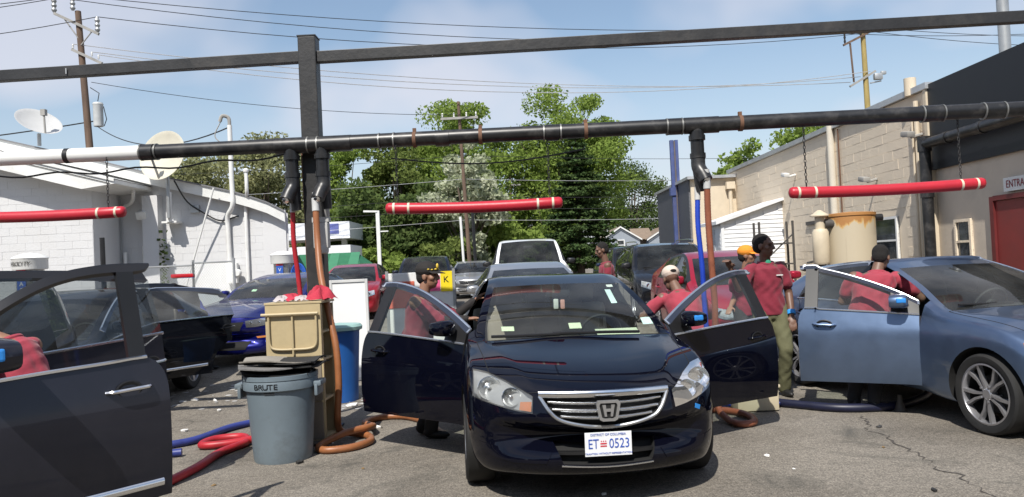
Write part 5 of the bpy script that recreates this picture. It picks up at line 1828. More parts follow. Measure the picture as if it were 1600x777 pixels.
# rear block: cream face, grey siding on its side
FB = empty('rear_building', (6.4, 27, .4), 0, 'cream fronted building with dark grey siding on its side', 'building')
m = MB(); m.box((4.0, 3.05, 1.95), (8, 6, 3.95)); m.build('wall', M_cream, FB)
m = MB()
for k in range(30):
    m.box((-.025, 3.1, .1 + k * .13), (.05, 5.85, .135), ry=R(-9))
o = m.build('siding', M_sidg, FB); o['kind'] = 'stuff'
m = MB(); m.box((4.0, 3.0, 3.98), (8.3, 6.3, .1)); m.build('roof_edge', mat('coping', (1, 1, 1)), FB)
m = MB(); m.tube([(1.35, -.08, 0), (1.35, -.08, 3.6)], .07, 8); m.box((1.35, -.1, 3.65), (.3, .2, .25)); m.build('downpipe', M_cream, FB, True)
# white siding shed
SH = empty('shed', (6.15, 22.5, .36), 0, 'small white siding shed with sloping roof against the beige wall', 'shed')
m = MB()
m.add([(0, .03, 0), (1.84, .03, 0), (1.84, .03, 2.75), (0, .03, 2.2), (0, 1.7, 0), (0, 1.7, 2.2), (1.84, 1.7, 2.75)], [(0, 1, 2, 3), (0, 3, 5, 4)]); m.build('wall', M_sidw, SH)
m = MB(); m2 = MB()
for k in range(22):
    z = .06 + k * .125
    zt = z + .125
    x0 = max(0.0, (zt - 2.18) / .55 * 1.84)
    if x0 < 1.7:
        m.box(((x0 + 1.84) / 2, .01, z), (1.84 - x0, .03, .128), rx=R(-8))
    if z < 2.15: m2.box((-.01, .86, z), (.03, 1.64, .128), ry=R(-8))
m.build('siding', M_sidw, SH)['kind'] = 'stuff'; m2.build('side_siding', M_sidw, SH)['kind'] = 'stuff'
m = MB(); m.add([(-.18, -.16, 2.15), (1.84, -.16, 2.78), (1.84, 1.8, 2.78), (-.18, 1.8, 2.15), (-.18, -.16, 2.25), (1.84, -.16, 2.86), (1.84, 1.8, 2.86), (-.18, 1.8, 2.25)], [(0, 3, 2, 1), (4, 5, 6, 7), (0, 1, 5, 4), (0, 4, 7, 3)]); m.build('roof', M_sidw, SH)
m = MB(); m.box((.03, -.01, 1.1), (.09, .06, 2.2)); m.build('corner_board', M_sidw, SH)
m = MB(); m.box((-.03, 1.0, 1.05), (.03, .75, 1.95)); m.build('door', mat('shed_door', (.45, .46, .48), .6), SH)
# steel shelf rack before the shed
RK = empty('shelf_rack', (7.1, 20.6, gz(20.6)), 0, 'tall dark steel shelf rack in front of the white shed', 'rack')
M_ds = mat('dark_steel', (1, 1, 1))
for x in (-.45, .45):
    for y in (0, .45):
        m = MB(); m.box((x, y, 1.05), (.05, .05, 2.1)); m.build('upright', M_ds, RK)
for z in (.4, .95, 1.5):
    m = MB(); m.box((0, .22, z), (.9, .5, .04)); m.build('shelf', M_ds, RK)
m = MB(); m.tube([(-.45, 0, .95), (.45, 0, 1.75)], .02, 6); m.build('brace', M_ds, RK)
# rusty cream tank (vacuum collector)
TK = empty('vacuum_tank', (6.45, 14.6, gz(14.6)), 0, 'cream steel tank with rusty rim and side motor canister', 'tank')
def rust_mat():
    m = bpy.data.materials.new('tank_cream'); m.use_nodes = True
    nt = m.node_tree; N = nt.nodes; L = nt.links; b = N['Principled BSDF']; b.inputs['Roughness'].default_value = .55
    tc = N.new('ShaderNodeTexCoord'); mp = N.new('ShaderNodeMapping'); mp.inputs['Scale'].default_value = (4, 4, 1.2); L.new(tc.outputs['Object'], mp.inputs[0])
    nz = N.new('ShaderNodeTexNoise'); nz.inputs['Scale'].default_value = 1.6; nz.inputs['Detail'].default_value = 7; L.new(mp.outputs[0], nz.inputs['Vector'])
    sp = N.new('ShaderNodeSeparateXYZ'); L.new(tc.outputs['Object'], sp.inputs[0])
    mr = N.new('ShaderNodeMapRange'); mr.inputs['From Min'].default_value = 1.55; mr.inputs['From Max'].default_value = 2.02; mr.inputs['To Min'].default_value = -.42; mr.inputs['To Max'].default_value = .115
    L.new(sp.outputs[2], mr.inputs[0])
    ad = N.new('ShaderNodeMath'); L.new(nz.outputs[0], ad.inputs[0]); L.new(mr.outputs[0], ad.inputs[1])
    rp = N.new('ShaderNodeValToRGB'); e = rp.color_ramp.elements
    e[0].position = .42; e[0].color = (.50, .43, .31, 1); e[1].position = .54; e[1].color = (.40, .19, .06, 1)
    q = rp.color_ramp.elements.new(.47); q.color = (.55, .36, .14, 1)
    L.new(ad.outputs[0], rp.inputs[0]); L.new(rp.outputs[0], b.inputs['Base Color'])
    return m
M_tank = rust_mat()
m = MB(); m.lathe([(.44, 0), (.44, 2.0), (.455, 2.0), (.455, 2.05), (.40, 2.06), (.001, 2.09)], 36); m.build('tank_shell', M_tank, TK, True)
m = MB()
rows = []
for k in range(9):
    a = R(-125) + R(80) * k / 8
    rows.append([Vector((math.cos(a) * .452, math.sin(a) * .452, z)) for z in (.85, 1.62)])
m.grid(rows); m.build('access_door', M_tank, TK, True)
for z in (.95, 1.25):
    m = MB(); m.box((.36, -.30, z), (.06, .06, .07), bev=.01); m.build('latch', M_grey, TK, True)
m = MB(); m.lathe([(.07, 0), (.07, .14)], 10, Matrix.Translation((.44, -.05, 1.95)) @ Matrix.Rotation(R(90), 4, 'Y')); m.build('port', M_black, TK, True)
m = MB(); m.lathe([(.13, 0), (.15, .04), (.15, .6), (.12, .66)], 18, Matrix.Translation((-.62, -.1, 1.12))); m.build('motor_canister', mat('cream_paint', (.56, .48, .35), .5), TK, True)
m = MB(); m.lathe([(.17, 0), (.17, .02), (.03, .12), (.001, .12)], 18, Matrix.Translation((-.62, -.1, 2.02))); m.tube([(-.62, -.1, 1.78), (-.62, -.1, 2.02)], .09, 10); m.build('rain_cap', mat('cream_paint', (1, 1, 1)), TK, True)
m = MB(); m.lathe([(.09, 0), (.09, .2)], 12, Matrix.Translation((-.55, -.12, 1.87)) @ Matrix.Rotation(R(90), 4, 'Y')); m.build('coupling', M_ds, TK, True); m = MB(); m.lathe([(.08, 0), (.08, .16)], 12, Matrix.Translation((-.62, -.1, .95))); m.build('coupling', M_ds, TK, True)
m = MB(); m.tube([(-.62, -.1, .95), (-.8, -.15, .75), (-.9, -.2, .5), (-.9, -.2, 0)], .035, 8); m.build('drain_pipe', M_white, TK, True)
# ------------------------------------------------------------------ far middle: blue posts, grey houses, canopy, tent, lamp
BP = empty('sign_post', (6.3, 29, .4), 0, 'tall pair of blue steel sign posts beside the grey siding', 'sign post')
M_bp = mat('post_blue', (.06, .085, .22), .5, var=.2, dirt=(.2, .15, .12), damt=.3)
for x in (-.085, .085):
    m = MB(); m.box((x, 0, 2.8), (.13, .16, 5.7)); m.build('post', M_bp, BP)
m = MB(); m.box((0, -.02, 3.7), (.46, .22, .3)); m.build('bracket', M_bp, BP)
m = MB(); m.tube([(.0, -.12, .5), (.0, -.12, 5.6)], .03, 6); m.build('conduit', mat('dull_conduit', (.12, .10, .10), .7), BP)
def house(x, y, w, dp, hw, hr, label, fw=1):
    root = empty('house', (x, y, .4), 0, label, 'house')
    M_h = mat('house_blue_grey', (.27, .30, .34), .75, var=.05)
    m = MB(); m.box((w / 2, dp / 2, hw / 2), (w, dp, hw)); m.add([(0, 0, hw), (w, 0, hw), (w / 2, 0, hw + hr)], [(0, 1, 2)]); m.build('wall', M_h, root)
    m = MB(); m.add([(-.25, -.3, hw - .2), (w / 2, -.3, hw + hr + .05), (w + .25, -.3, hw - .2), (-.25, dp, hw - .2), (w / 2, dp, hw + hr + .05), (w + .25, dp, hw - .2)], [(0, 1, 4, 3), (1, 2, 5, 4)]); m.build('roof', mat('roof_brown', (.2, .15, .11), .9, var=.15), root)
    m = MB()
    for a, b in (((-.25, hw - .2), (w / 2, hw + hr + .05)), ((w / 2, hw + hr + .05), (w + .25, hw - .2))):
        m.add([(a[0], -.32, a[1]), (b[0], -.32, b[1]), (b[0], -.32, b[1] - .2), (a[0], -.32, a[1] - .2)], [(0, 1, 2, 3)])
    m.build('barge_board', M_white, root)
    for k in range(fw):
        cx = w * (k + .5) / fw
        m = MB(); m.box((cx, -.03, hw - .9), (1.0, .06, 1.4)); q = m.build('window', M_white, root)
        for zz in (-.32, .32):
            m = MB(); m.box((cx, -.07, hw - .9 + zz), (.75, .02, .52)); m.build('pane', mat('window_dark', (1, 1, 1)), q)
    return root
house(11.7, 100, 5.0, 9, 4.1, 1.5, 'blue grey gabled house beside the pine')
house(18.0, 101, 5.2, 9, 4.0, 1.5, 'blue grey gabled house just left of the blue posts')
HL = MB(); HL.box((17.3, 106, 2.3), (2.4, 6, 4)); HL.add([(16.3, 102.5, 4.3), (19.0, 102.5, 4.3), (19.0, 106, 5.9), (16.3, 106, 5.9)], [(0, 1, 2, 3)]); tag(HL.build('house_link', mat('roof_brown', (1, 1, 1)), None), 'brown roofed link between the two grey houses', 'house')
GS = empty('filling_station', (-10.75, 44, .4), 0, 'white flat filling station canopy behind the green tent', 'canopy')
GS.scale = (.74, .74, .80)
m = MB(); m.box((-1.2, 0, 4.5), (7.5, 5, 1.15)); m.build('canopy', mat('station_white', (.72, .73, .75), .5, var=.03), GS)
for x in (-3.2, 1.6):
    m = MB(); m.box((x, 0, 2), (.4, .4, 4)); m.build('column', M_white, GS)
m = MB(); m.box((1.3, -2.53, 4.6), (.9, .04, .7)); m.build('badge', mat('badge_blue', (.10, .12, .32), .5), GS)
m = MB(); m.box((1.4, -5, 2.75), (4.2, 4, 1.1)); m.box((1.4, -5, 1.1), (3.6, 3, 2.2)); m.build('kiosk', mat('station_white', (1, 1, 1)), GS)
for x in (-1.8, -.6):
    m = MB(); m.box((x, -4, 1.2), (.7, .5, 1.8), bev=.05); m.build('pump', M_grey, GS)
TN = empty('tent', (-7.2, 30, gz(30)), 0, 'green canvas tent with striped sloping roof', 'tent')
M_tn = mat('tent_green', (.02, .13, .06), .6, var=.15); M_tn2 = mat('tent_light_green', (.045, .19, .10), .6, var=.1)
m = MB(); m.add([(-1.9, -1.2, 1.15), (1.6, -1.2, 1.15), (1.0, .6, 2.05), (-1.3, .6, 2.05), (2.2, .6, 1.15), (-2.4, .6, 1.15), (1.6, 2.2, 1.15), (-1.9, 2.2, 1.15)], [(0, 1, 2, 3), (1, 4, 2), (0, 3, 5), (3, 2, 6, 7)]); m.build('tent_roof', M_tn, TN)
for x in (-.7, .1, .9):
    m = MB(); m.add([(x, -1.21, 1.16), (x + .42, -1.21, 1.16), (x + .25, .58, 2.055), (x - .1, .58, 2.055)], [(0, 1, 2, 3)]); m.build('stripe', M_tn2, TN)
m = MB(); m.add([(-1.9, -1.2, 1.15), (1.6, -1.2, 1.15), (1.6, -1.2, .1), (-1.9, -1.2, .1), (2.2, .6, 1.15), (2.2, .6, .1)], [(0, 1, 2, 3), (1, 4, 5, 2)]); m.build('tent_wall', M_tn, TN)
LM = empty('street_lamp', (-6.05, 35, gz(35)), 0, 'white angular street lamp in front of the dark trees', 'street lamp')
m = MB(); m.box((0, 0, 2.0), (.16, .16, 4.0)); m.build('post', M_white, LM)
m = MB(); m.box((-.32, 0, 3.98), (.62, .22, .08), ry=R(3)); m.build('lamp_head', M_white, LM)
m = MB(); m.box((.25, 0, 3.05), (.4, .06, .05)); m.build('arm', M_white, LM)

# ------------------------------------------------------------------ added unseen behind the viewer, for the dark car paint to reflect
BR = empty('reflection_building', (0, -17, 0), 0, 'long unseen brick building added behind the viewer for reflections', 'building')
m = MB(); m.box((0, -5, 3.2), (46, 9, 6.6)); m.build('wall', mat('red_brick', (.16, .075, .055), .85, var=.25, scale=5), BR)
m = MB(); m.box((0, -4.9, 6.55), (46.4, 9.4, .25)); m.build('coping', M_grey, BR)
for k in range(14):
    for z in (1.5, 4.4):
        m = MB(); m.box((-21 + k * 3.2, -.48, z), (1.5, .06, 1.6)); w = m.build('window', mat('window_dark', (1, 1, 1)), BR)
        m = MB(); m.box((-21 + k * 3.2, -.42, z - .86), (1.7, .16, .1)); m.build('sill', M_grey, w)
for k, x in enumerate((-17, -8.5, 1.5, 10, 18)):  # unseen tree row, added to darken reflections in the car paint
    tree(x, -24.5 - (k % 2) * 2, 13 + (k * 7 % 4), 4.6, 'mid', '%s unseen tree added behind the brick building for reflections' % ('first', 'second', 'third', 'fourth', 'fifth')[k], 60 + k, n=5000, leaf=.42, clumps=60, clear=.2, group='unseen trees added for reflections')
# ------------------------------------------------------------------ overhead steel frame and vacuum main
M_steel = mat('black_steel', (.022, .022, .023), .5, var=.25, scale=4, bump=.1, bscale=30, dirt=(.09, .08, .07), dscale=2.5, damt=.45)
FRM = empty('steel_gantry', (-2.03, 8.0, 0), 0, 'black steel post carrying a long black overhead beam', 'frame')
m = MB(); m.box((.0, 0, 2.04), (.185, .185, 4.08), bev=.012); m.build('post', M_steel, FRM)
m = MB(); m.box((0, 0, 4.085), (.195, .195, .012)); m.build('post_cap', M_steel, FRM)
m = MB(); m.box((0, 0, .012), (.34, .34, .02)); m.build('base_plate', M_steel, FRM)
def beamseg(xa, ya, xb, yb, z):
    m = MB(); d = Vector((xb - xa, yb - ya, 0))
    m.box(((xa + xb) / 2, (ya + yb) / 2, z), (d.length, .10, .115), rz=math.atan2(d.y, d.x), bev=.006)
    return m.build('beam', M_steel, FRM)
beamseg(-7.0, .40, -.095, .01, 3.885)
beamseg(.095, -.01, 10.0, -.36, 3.87)
for x, y in ((-2.6, .14), (-5.0, .28)):
    m = MB(); m.box((x, y - .054, 3.88), (.012, .006, .06)); m.build('bracket', M_galv, FRM)
m = MB(); m.box((.09, -.13, 2.16), (.17, .10, .05)); m.box((.09, -.14, 2.0), (.15, .11, .26), bev=.01); m.box((.1, -.15, 1.86), (.11, .10, .1), bev=.03); m.build('junction_box', mat('box_grey', (.42, .42, .41), .6, var=.1), FRM, True)
m = MB(); m.tube([(-.11, -.02, 2.9), (-.1, -.02, 2.2), (-.1, -.02, .3)], .014, 6); m.build('conduit', mat('rust', (1, 1, 1)), FRM, True)

def py(x): return 7.8 - .036 * (x + 2.0)
def pz(x): return 2.925 + (.008 * (-2 - x) if x < -2 else -.003 * (x + 2))
PIPE = empty('vacuum_main', (-2.0, 7.8, 0), 0, 'long black overhead vacuum pipe with a white left section', 'pipe')
def plocal(x, dz=0, dy=0): return Vector((x + 2.0, py(x) - 7.8 + dy, pz(x) + dz))
m = MB(); m.tube([plocal(-10), plocal(-3.72)], .074, 20); m.build('white_pipe', mat('pvc_white', (.74, .74, .72), .4, var=.04, dirt=(.5, .48, .43), damt=.25), PIPE, True)
segs = [-3.72, -2.9, -1.2, -.5, .55, 1.72, 2.2, 3.7, 4.2, 4.9, 9.0]
m = MB(); m.tube([plocal(-3.72), plocal(9.0)], .074, 20); m.build('black_pipe', M_abs, PIPE, True)
for x, w in ((-4.55, .05),):
    m = MB(); m.tube([plocal(x), plocal(x + w)], .078, 18); m.build('pipe_band', M_black, PIPE, True)
for x, w in ((-3.74, .12), (-2.36, .42), (-1.98, .08), (-1.9, .32), (-.72, .14), (.40, .13), (1.62, .12), (1.78, .34), (4.13, .17), (4.72, .17), (5.15, .12)):
    m = MB(); m.tube([plocal(x), plocal(x + w)], .0835, 20); m.build('coupling', M_abs, PIPE, True)
for x in (-3.76, -3.6, -2.03, -1.93, -1.15, .37, .54, 1.6, 1.75, 4.11, 4.31, 4.70, 4.90, 5.13, 5.28, -1.3):
    m = MB(); m.tube([plocal(x), plocal(x + .014)], .086, 20); m.build('clamp', mat('clamp_dull', (.22, .22, .21), .45, .6, var=.3), PIPE, True)
M_rustc = mat('rust', (1, 1, 1))
for x in (-.28, .78, 2.32, -.95):
    m = MB(); m.tube([plocal(x), plocal(x + .035)], .081, 18); m.box(plocal(x + .017, .09, 0), (.035, .03, .05)); m.build('hanger', M_rustc, PIPE, True)
# drops
def drop(x, sx, lean):
    p = plocal(x)
    m = MB()
    m.tube([p, p + Vector((0, 0, -.13))], .072, 18); m.tube([p + Vector((0, 0, -.10)), p + Vector((0, 0, -.15))], .082, 18)
    m.tube([p + Vector((0, 0, -.12)), p + Vector((0, 0, -.34))], .066, 18)
    m.tube([p + Vector((0, 0, -.28)), p + Vector((0, 0, -.33))], .078, 18)
    m.tube(spline([p + Vector((0, 0, -.32)), p + Vector((0, -.01, -.42)), p + Vector((lean * .6, -.05, -.50)), p + Vector((lean, -.075, -.56))], 5), [.070] * 10 + [.068] * 6, 18)
    m.tube([p + Vector((0, .02, -.33)), p + Vector((0.02, .03, -.66))], [.066, .05], 16)
    m.build('drop_fitting', M_abs, PIPE, True)
    m = MB(); q = p + Vector((lean * 1.05, -.08, -.555)); m.lathe([(.03, 0), (.034, .03), (.001, .045)], 12, Matrix.Translation(q) @ Matrix.Rotation(R(120), 4, 'X')); m.build('plug', M_chrome, PIPE, True)
drop(-2.2, 0, -.05); drop(-1.885, 0, -.045); drop(1.9, 0, .05)
# cable slung along the pipe
P = []
for k in range(60):
    x = -7 + k * .12
    P.append(Vector((x, py(x) + .10, pz(x) - .12 - .02 * math.sin(k * .9) - .10 * max(0, math.sin((x + 7) * .55)) + .02 * (x + 7))))
m = MB(); m.tube(P, .010, 5); tag(m.build('slung_cable', M_wire, None, True), 'wavy black cable slung below the white pipe', 'cable')
P = [Vector((x, py(x) + .12, pz(x) - .16 - .10 * math.sin((x + 1.2) / 2.0 * PI))) for x in np.linspace(-1.2, .8, 22)]
m = MB(); m.tube(P, .008, 5); tag(m.build('slung_cable', M_wire, None, True), 'black cable sagging below the pipe above the hanging red bar', 'cable')

# hanging red padded bars
M_redp = mat('red_pad', (.46, .020, .035), .38, var=.06, scale=2, bump=.05, bscale=20, dirt=(.25, .02, .03), damt=.4)
M_tan = mat('pale_band', (.62, .55, .42), .6)
def bar(xa, za, xb, zb, y, label, chains, bands):
    a = Vector((xa, y, za)); b = Vector((xb, y, zb)); c = (a + b) / 2
    root = empty('hanging_bar', c, 0, label, 'padded bar', 'red padded bars hanging from the vacuum main')
    u = (b - a).normalized(); r = .057
    pts = [a - c, a - c + u * .012, a - c + u * .035] + [(a - c).lerp(b - c, k / 8) - Vector((0, 0, .018 * math.sin(PI * k / 8))) for k in range(1, 8)] + [b - c - u * .035, b - c - u * .012, b - c]
    m = MB(); m.tube(pts, [r * .45, r * .85, r] + [r] * 7 + [r, r * .85, r * .45], 18); m.build('pad', M_redp, root, True, 60)
    for t in bands:
        p = a.lerp(b, t) - c - Vector((0, 0, .018 * math.sin(PI * t)))
        m = MB(); m.tube([p - u * .011, p + u * .011], r * 1.03, 18); m.build('band', M_tan, root, True)
    for t, z1 in chains:
        p = a.lerp(b, t) - c
        m = MB(); z = p.z + r * .9; top = z1 - c.z; k = 0
        while z < top:
            n = 8
            pts = [Vector((p.x + (math.cos(q) * .011 if k % 2 else 0), p.y + (0 if k % 2 else math.cos(q) * .011), z + .02 + math.sin(q) * .021)) for q in np.linspace(0, 2 * PI, n + 1)]
            m.tube(pts, .004, 4, caps=False); z += .034; k += 1
        m.build('chain', M_steel, root)['kind'] = 'stuff'
bar(-1.25, 2.232, .53, 2.212, 7.72, 'red padded bar hanging between the steel post and the right drop pipe', ((.07, 2.86), (.93, 2.85)), (.047, .13, .86, .945))
bar(2.77, 2.19, 4.71, 2.196, 7.6, 'red padded bar hanging before the beige wall', ((.09, 2.84), (.88, 2.84)), (.045, .13, .875, .955))
bar(-5.85, 2.36, -3.92, 2.335, 7.82, 'red padded bar hanging before the white building', ((.91, 2.92), (.1, 2.93)), (.05, .13, .86, .955))

# ------------------------------------------------------------------ hoses
def hose_mat(name, col):
    m = mat(name, col, .45, var=.12, scale=6, dirt=tuple(c * .4 for c in col), dscale=7, damt=.5)
    return m
H_red = hose_mat('hose_red', (.40, .018, .028)); H_or = hose_mat('hose_orange', (.30, .115, .045)); H_bl = hose_mat('hose_blue', (.03, .045, .22)); H_br = hose_mat('hose_brown', (.26, .085, .045))
H_br2 = hose_mat('hose_bright_blue', (.012, .05, .42)); H_nv = hose_mat('hose_navy', (.007, .009, .03))
def hose(pts, r, mtl, label, cuff=True, seg=8, rings=False):
    P = spline(pts, seg)
    root = empty('vacuum_hose', P[0], 0, label, 'hose')
    o = P[0].copy()
    m = MB()
    if rings:      # corrugated skin
        Q = []; rr = []
        L = 0
        for a, b in zip(P[:-1], P[1:]):
            n = max(2, int((b - a).length / .012))
            for k in range(n):
                Q.append(a.lerp(b, k / n) - o); L += 1; rr.append(r * (1.0 if L % 2 else .93))
        m.tube(Q, rr, 12)
    else:
        m.tube([p - o for p in P], r, 12)
    m.build('tube', mtl, root, True)
    if cuff:
        d = (P[1] - P[0]).normalized()
        c = MB(); c.tube([-d * .10, d * .03], r * 1.12, 12); c.tube([-d * .16, -d * .08], r * .85, 12); c.build('cuff', mat('cuff_grey', (.5, .5, .49), .5), root, True)
    return root
hose([(-2.23, 7.87, 2.28), (-2.235, 7.88, 1.95), (-2.21, 7.9, 1.6), (-2.19, 7.88, 1.34), (-2.2, 7.8, 1.30)], .026, H_red, 'red hose dropping to the top of the beige cabinet', rings=True)
hose([(-1.955, 7.72, 2.27), (-1.94, 7.68, 1.95), (-1.89, 7.55, 1.6), (-1.80, 7.42, 1.25), (-1.715, 7.32, .9), (-1.70, 7.30, .55), (-1.735, 7.35, .25), (-1.74, 7.45, .09), (-1.62, 7.52, .04), (-1.47, 7.42, .035), (-1.40, 7.18, .035), (-1.52, 6.95, .035), (-1.74, 6.88, .035), (-1.84, 7.05, .036), (-1.66, 7.28, .095), (-1.46, 7.52, .098), (-1.50, 7.8, .05), (-1.62, 8.05, .035), (-1.5, 8.3, .035), (-1.25, 8.3, .035), (-1.0, 8.0, .035), (-.85, 7.6, .035), (-.72, 7.3, .035)], .034, H_or, 'orange brown hose looping on the asphalt by the bin', rings=True)
hose([(-1.93, 8.02, 2.2), (-1.98, 8.14, 1.9), (-2.1, 8.22, 1.55), (-2.2, 8.26, 1.2), (-2.32, 8.35, .6), (-2.5, 8.5, .1), (-2.8, 8.45, .04), (-3.05, 8.1, .04), (-3.2, 7.55, .04), (-3.5, 7.3, .04), (-3.6, 7.1, .04), (-3.35, 7.0, .04), (-3.1, 7.05, .04)], .036, H_bl, 'dull blue hose behind the steel post and over the ground')
hose([(-3.2, 5.2, .04), (-2.85, 5.75, .04), (-2.72, 6.4, .04), (-2.72, 6.95, .04), (-2.62, 7.35, .04), (-2.75, 7.62, .04), (-3.0, 7.55, .04), (-3.02, 7.3, .04), (-2.8, 7.3, .045), (-2.55, 7.45, .05), (-2.35, 7.75, .04), (-2.2, 8.0, .04)], .036, H_red, 'red hose curling on the ground beside the grey bin', cuff=False)
hose([(1.885, 7.70, 2.2), (1.87, 7.68, 1.9), (1.885, 7.66, 1.5), (1.89, 7.66, 1.1), (1.92, 7.7, .6), (2.05, 7.9, .12), (2.2, 8.1, .04), (2.6, 8.05, .04), (2.75, 8.0, .04)], .027, H_br2, 'bright blue hose hanging from the right drop pipe', rings=True)
hose([(1.955, 7.58, 2.3), (1.955, 7.6, 1.95), (1.965, 7.6, 1.5), (1.98, 7.62, 1.1), (1.97, 7.65, .6), (1.95, 7.6, .15), (1.97, 7.4, .05), (2.02, 7.15, .038), (2.18, 7.2, .038), (2.22, 7.5, .038), (2.12, 7.75, .038), (1.9, 7.9, .04), (1.7, 7.9, .04)], .033, H_br, 'orange brown hose gripped by the standing man', rings=True)
hose([(2.62, 8.15, .04), (2.85, 7.9, .04), (3.2, 7.62, .04), (3.7, 7.62, .04), (4.2, 8.0, .04), (4.5, 8.5, .04)], .045, H_nv, 'dark navy hose running under the blue sedan', cuff=False)

# ------------------------------------------------------------------ grey bin with mats
BN = empty('trash_can', (-2.10, 6.82, 0), 0, 'round grey BRUTE trash can with car mats on top', 'trash can')
M_brute = mat('bin_grey', (.15, .19, .22), .5, var=.07, scale=3, dirt=(.07, .07, .07), dscale=2.5, damt=.5)
m = MB(); m.lathe([(.001, .0), (.245, .0), (.25, .02), (.258, .12), (.292, .60), (.294, .62), (.318, .63), (.322, .70), (.318, .71), (.325, .715), (.325, .75), (.31, .752), (.305, .72), (.285, .6), (.24, .05), (.001, .04)], 48); m.build('bin_body', M_brute, BN, True, 35)
for sd in (-1, 1):
    m = MB(); m.box((sd * .345, 0, .655), (.07, .20, .05), bev=.018); m.box((sd * .335, 0, .60), (.03, .22, .1), bev=.012); m.build('handle', M_brute, BN, True)
for k, ch in enumerate('BRUTE'):
    a = R(-112) + k * .135
    lettering(ch, .062, Matrix.Translation((math.cos(a) * .3235, math.sin(a) * .3235, .668)) @ Matrix.Rotation(a + PI / 2, 4, 'Z') @ Matrix.Rotation(R(90), 4, 'X'), M_black, BN, w=1.25)
m = MB(); rows = []
for k in range(6):
    a = R(-101) + k * .06
    rows.append([Vector((math.cos(a) * .300, math.sin(a) * .300, z)) for z in (.603, .618)])
m.grid(rows); m.build('label_strip', mat('label_grey', (.06, .065, .07), .5), BN)
rm = random.Random(4)
M_mat1 = mat('mat_grey', (.16, .155, .15), .95, var=.2, bump=.4, bscale=60); M_mat2 = mat('mat_black', (.02, .02, .02), .85, var=.3); M_mat3 = mat('mat_taupe', (.24, .22, .19), .95, var=.2, bump=.3, bscale=60)
for k, (dx, dy, rz, w, d, mt, lb) in enumerate(((-.03, .0, .1, .60, .42, M_mat2, 'black rubber car mat lowest on the grey bin'), (.06, .05, -.2, .62, .40, M_mat2, 'black rubber car mat second from below on the grey bin'),
                                    (-.05, -.04, .35, .58, .40, M_mat1, 'grey carpet car mat in the middle of the pile on the bin'), (.05, .02, -.1, .60, .42, M_mat2, 'black rubber car mat near the top of the pile on the bin'), (.0, -.02, .15, .62, .36, M_mat3, 'taupe carpet car mat lying uppermost on the bin'))):
    nx, ny = 10, 7
    ph = rm.random() * 6
    def zz(u, v): return .012 * math.sin(u * 5 + ph) + .014 * math.cos(v * 6 + ph * 2) + .02 * u * (1 if k % 2 else -1)
    G = [[Vector((w * (u - .5), d * (v - .5) * (1 - .15 * abs(u - .5)), zz(u, v))) for v in np.linspace(0, 1, ny)] for u in np.linspace(0, 1, nx)]
    v, f = solid_between(G, [[p + Vector((0, 0, .011)) for p in r] for r in G])
    mm = MB(); mm.add(v, f); o = mm.build('car_mat', mt, None, True, 50)
    o.location = (-2.10 + dx, 6.82 + dy, .772 + k * .022); o.rotation_euler = (0, 0, rz)
    tag(o, lb, 'car mat', 'car mats piled on the grey bin')
# ------------------------------------------------------------------ beige cabinet with shelves
CB = empty('cabinet', (-2.07, 7.38, 0), R(-3), 'beige steel cabinet with tube handle and open side shelves', 'cabinet')
M_cab = mat('cabinet_beige', (.46, .37, .215), .5, var=.05, dirt=(.25, .19, .11), dscale=2, damt=.35)
M_cabl = mat('cabinet_grey', (.20, .17, .135), .6, var=.1, dirt=(.1, .08, .06), damt=.5)
m = MB(); m.box((0, -.17, 1.09), (.53, .03, .50), bev=.008); m.build('front_panel', M_cab, CB)
m = MB(); m.box((.02, -.16, .42), (.46, .03, .80), bev=.008); m.build('lower_panel', M_cabl, CB)
m = MB(); m.box((0, .22, .67), (.53, .02, 1.30)); m.build('back_panel', M_cab, CB)
m = MB(); m.box((-.255, .025, .67), (.02, .37, 1.30)); m.build('side_panel', M_cab, CB)
for z in (.06, .42, .80, 1.06, 1.345):
    m = MB(); m.box((0.005, .02, z), (.50 if z < 1.3 else .55, .39 if z < 1.3 else .42, .022), bev=.004); m.build('shelf', M_cab, CB)
for y in (-.15, .2):
    m = MB(); m.box((.255, y, .67), (.025, .025, 1.30)); m.build('corner_post', M_cab, CB)
m = MB()
m.tube([(-.29, -.215, 1.245), (.25, -.215, 1.245)], .014, 8); m.build('handle_bar', M_cab, CB, True)
m = MB(); m.tube(spline([(-.225, -.205, 1.24), (-.225, -.205, 1.05), (-.215, -.205, .955), (-.16, -.205, .92), (.0, -.205, .915), (.16, -.205, .92), (.215, -.205, .955), (.225, -.205, 1.05), (.225, -.205, 1.24)], 5), .011, 8); m.build('handle_loop', M_cab, CB, True)
m = MB(); m.tube([(0, -.205, 1.24), (0, -.205, .86)], .010, 8); m.build('handle_stem', M_cab, CB, True)
# cloths on the cabinet
def cloth(c, r, h, mtl, label, seed):
    rg = random.Random(seed)
    rows = []
    n, mm = 20, 7
    ph = [rg.random() * 6 for _ in range(6)]
    for j in range(mm + 1):
        row = []
        for i in range(n + 1):
            a = 2 * PI * i / n
            t = j / mm
            rr = r * (t ** .8) * (1 + .22 * math.sin(3 * a + ph[0]) + .12 * math.sin(7 * a + ph[1]))
            z = h * (1 - t ** 2) * (1 + .35 * math.sin(4 * a + ph[2] + t * 5)) + .012 * math.sin(9 * a + ph[3]) * t + .012
            row.append(Vector((rr * math.cos(a), rr * math.sin(a) * .8, max(.004, z))))
        rows.append(row)
    m = MB(); m.grid(rows); o = m.build('cloth', mtl, None, True, 70); o.location = c
    return tag(o, label, 'cloth', 'cleaning cloths on the beige cabinet')
M_cl1 = mat('cloth_red', (.42, .03, .055), .9, var=.15, bump=.3, bscale=80); M_cl2 = mat('cloth_grey', (.42, .38, .38), .9, var=.2)
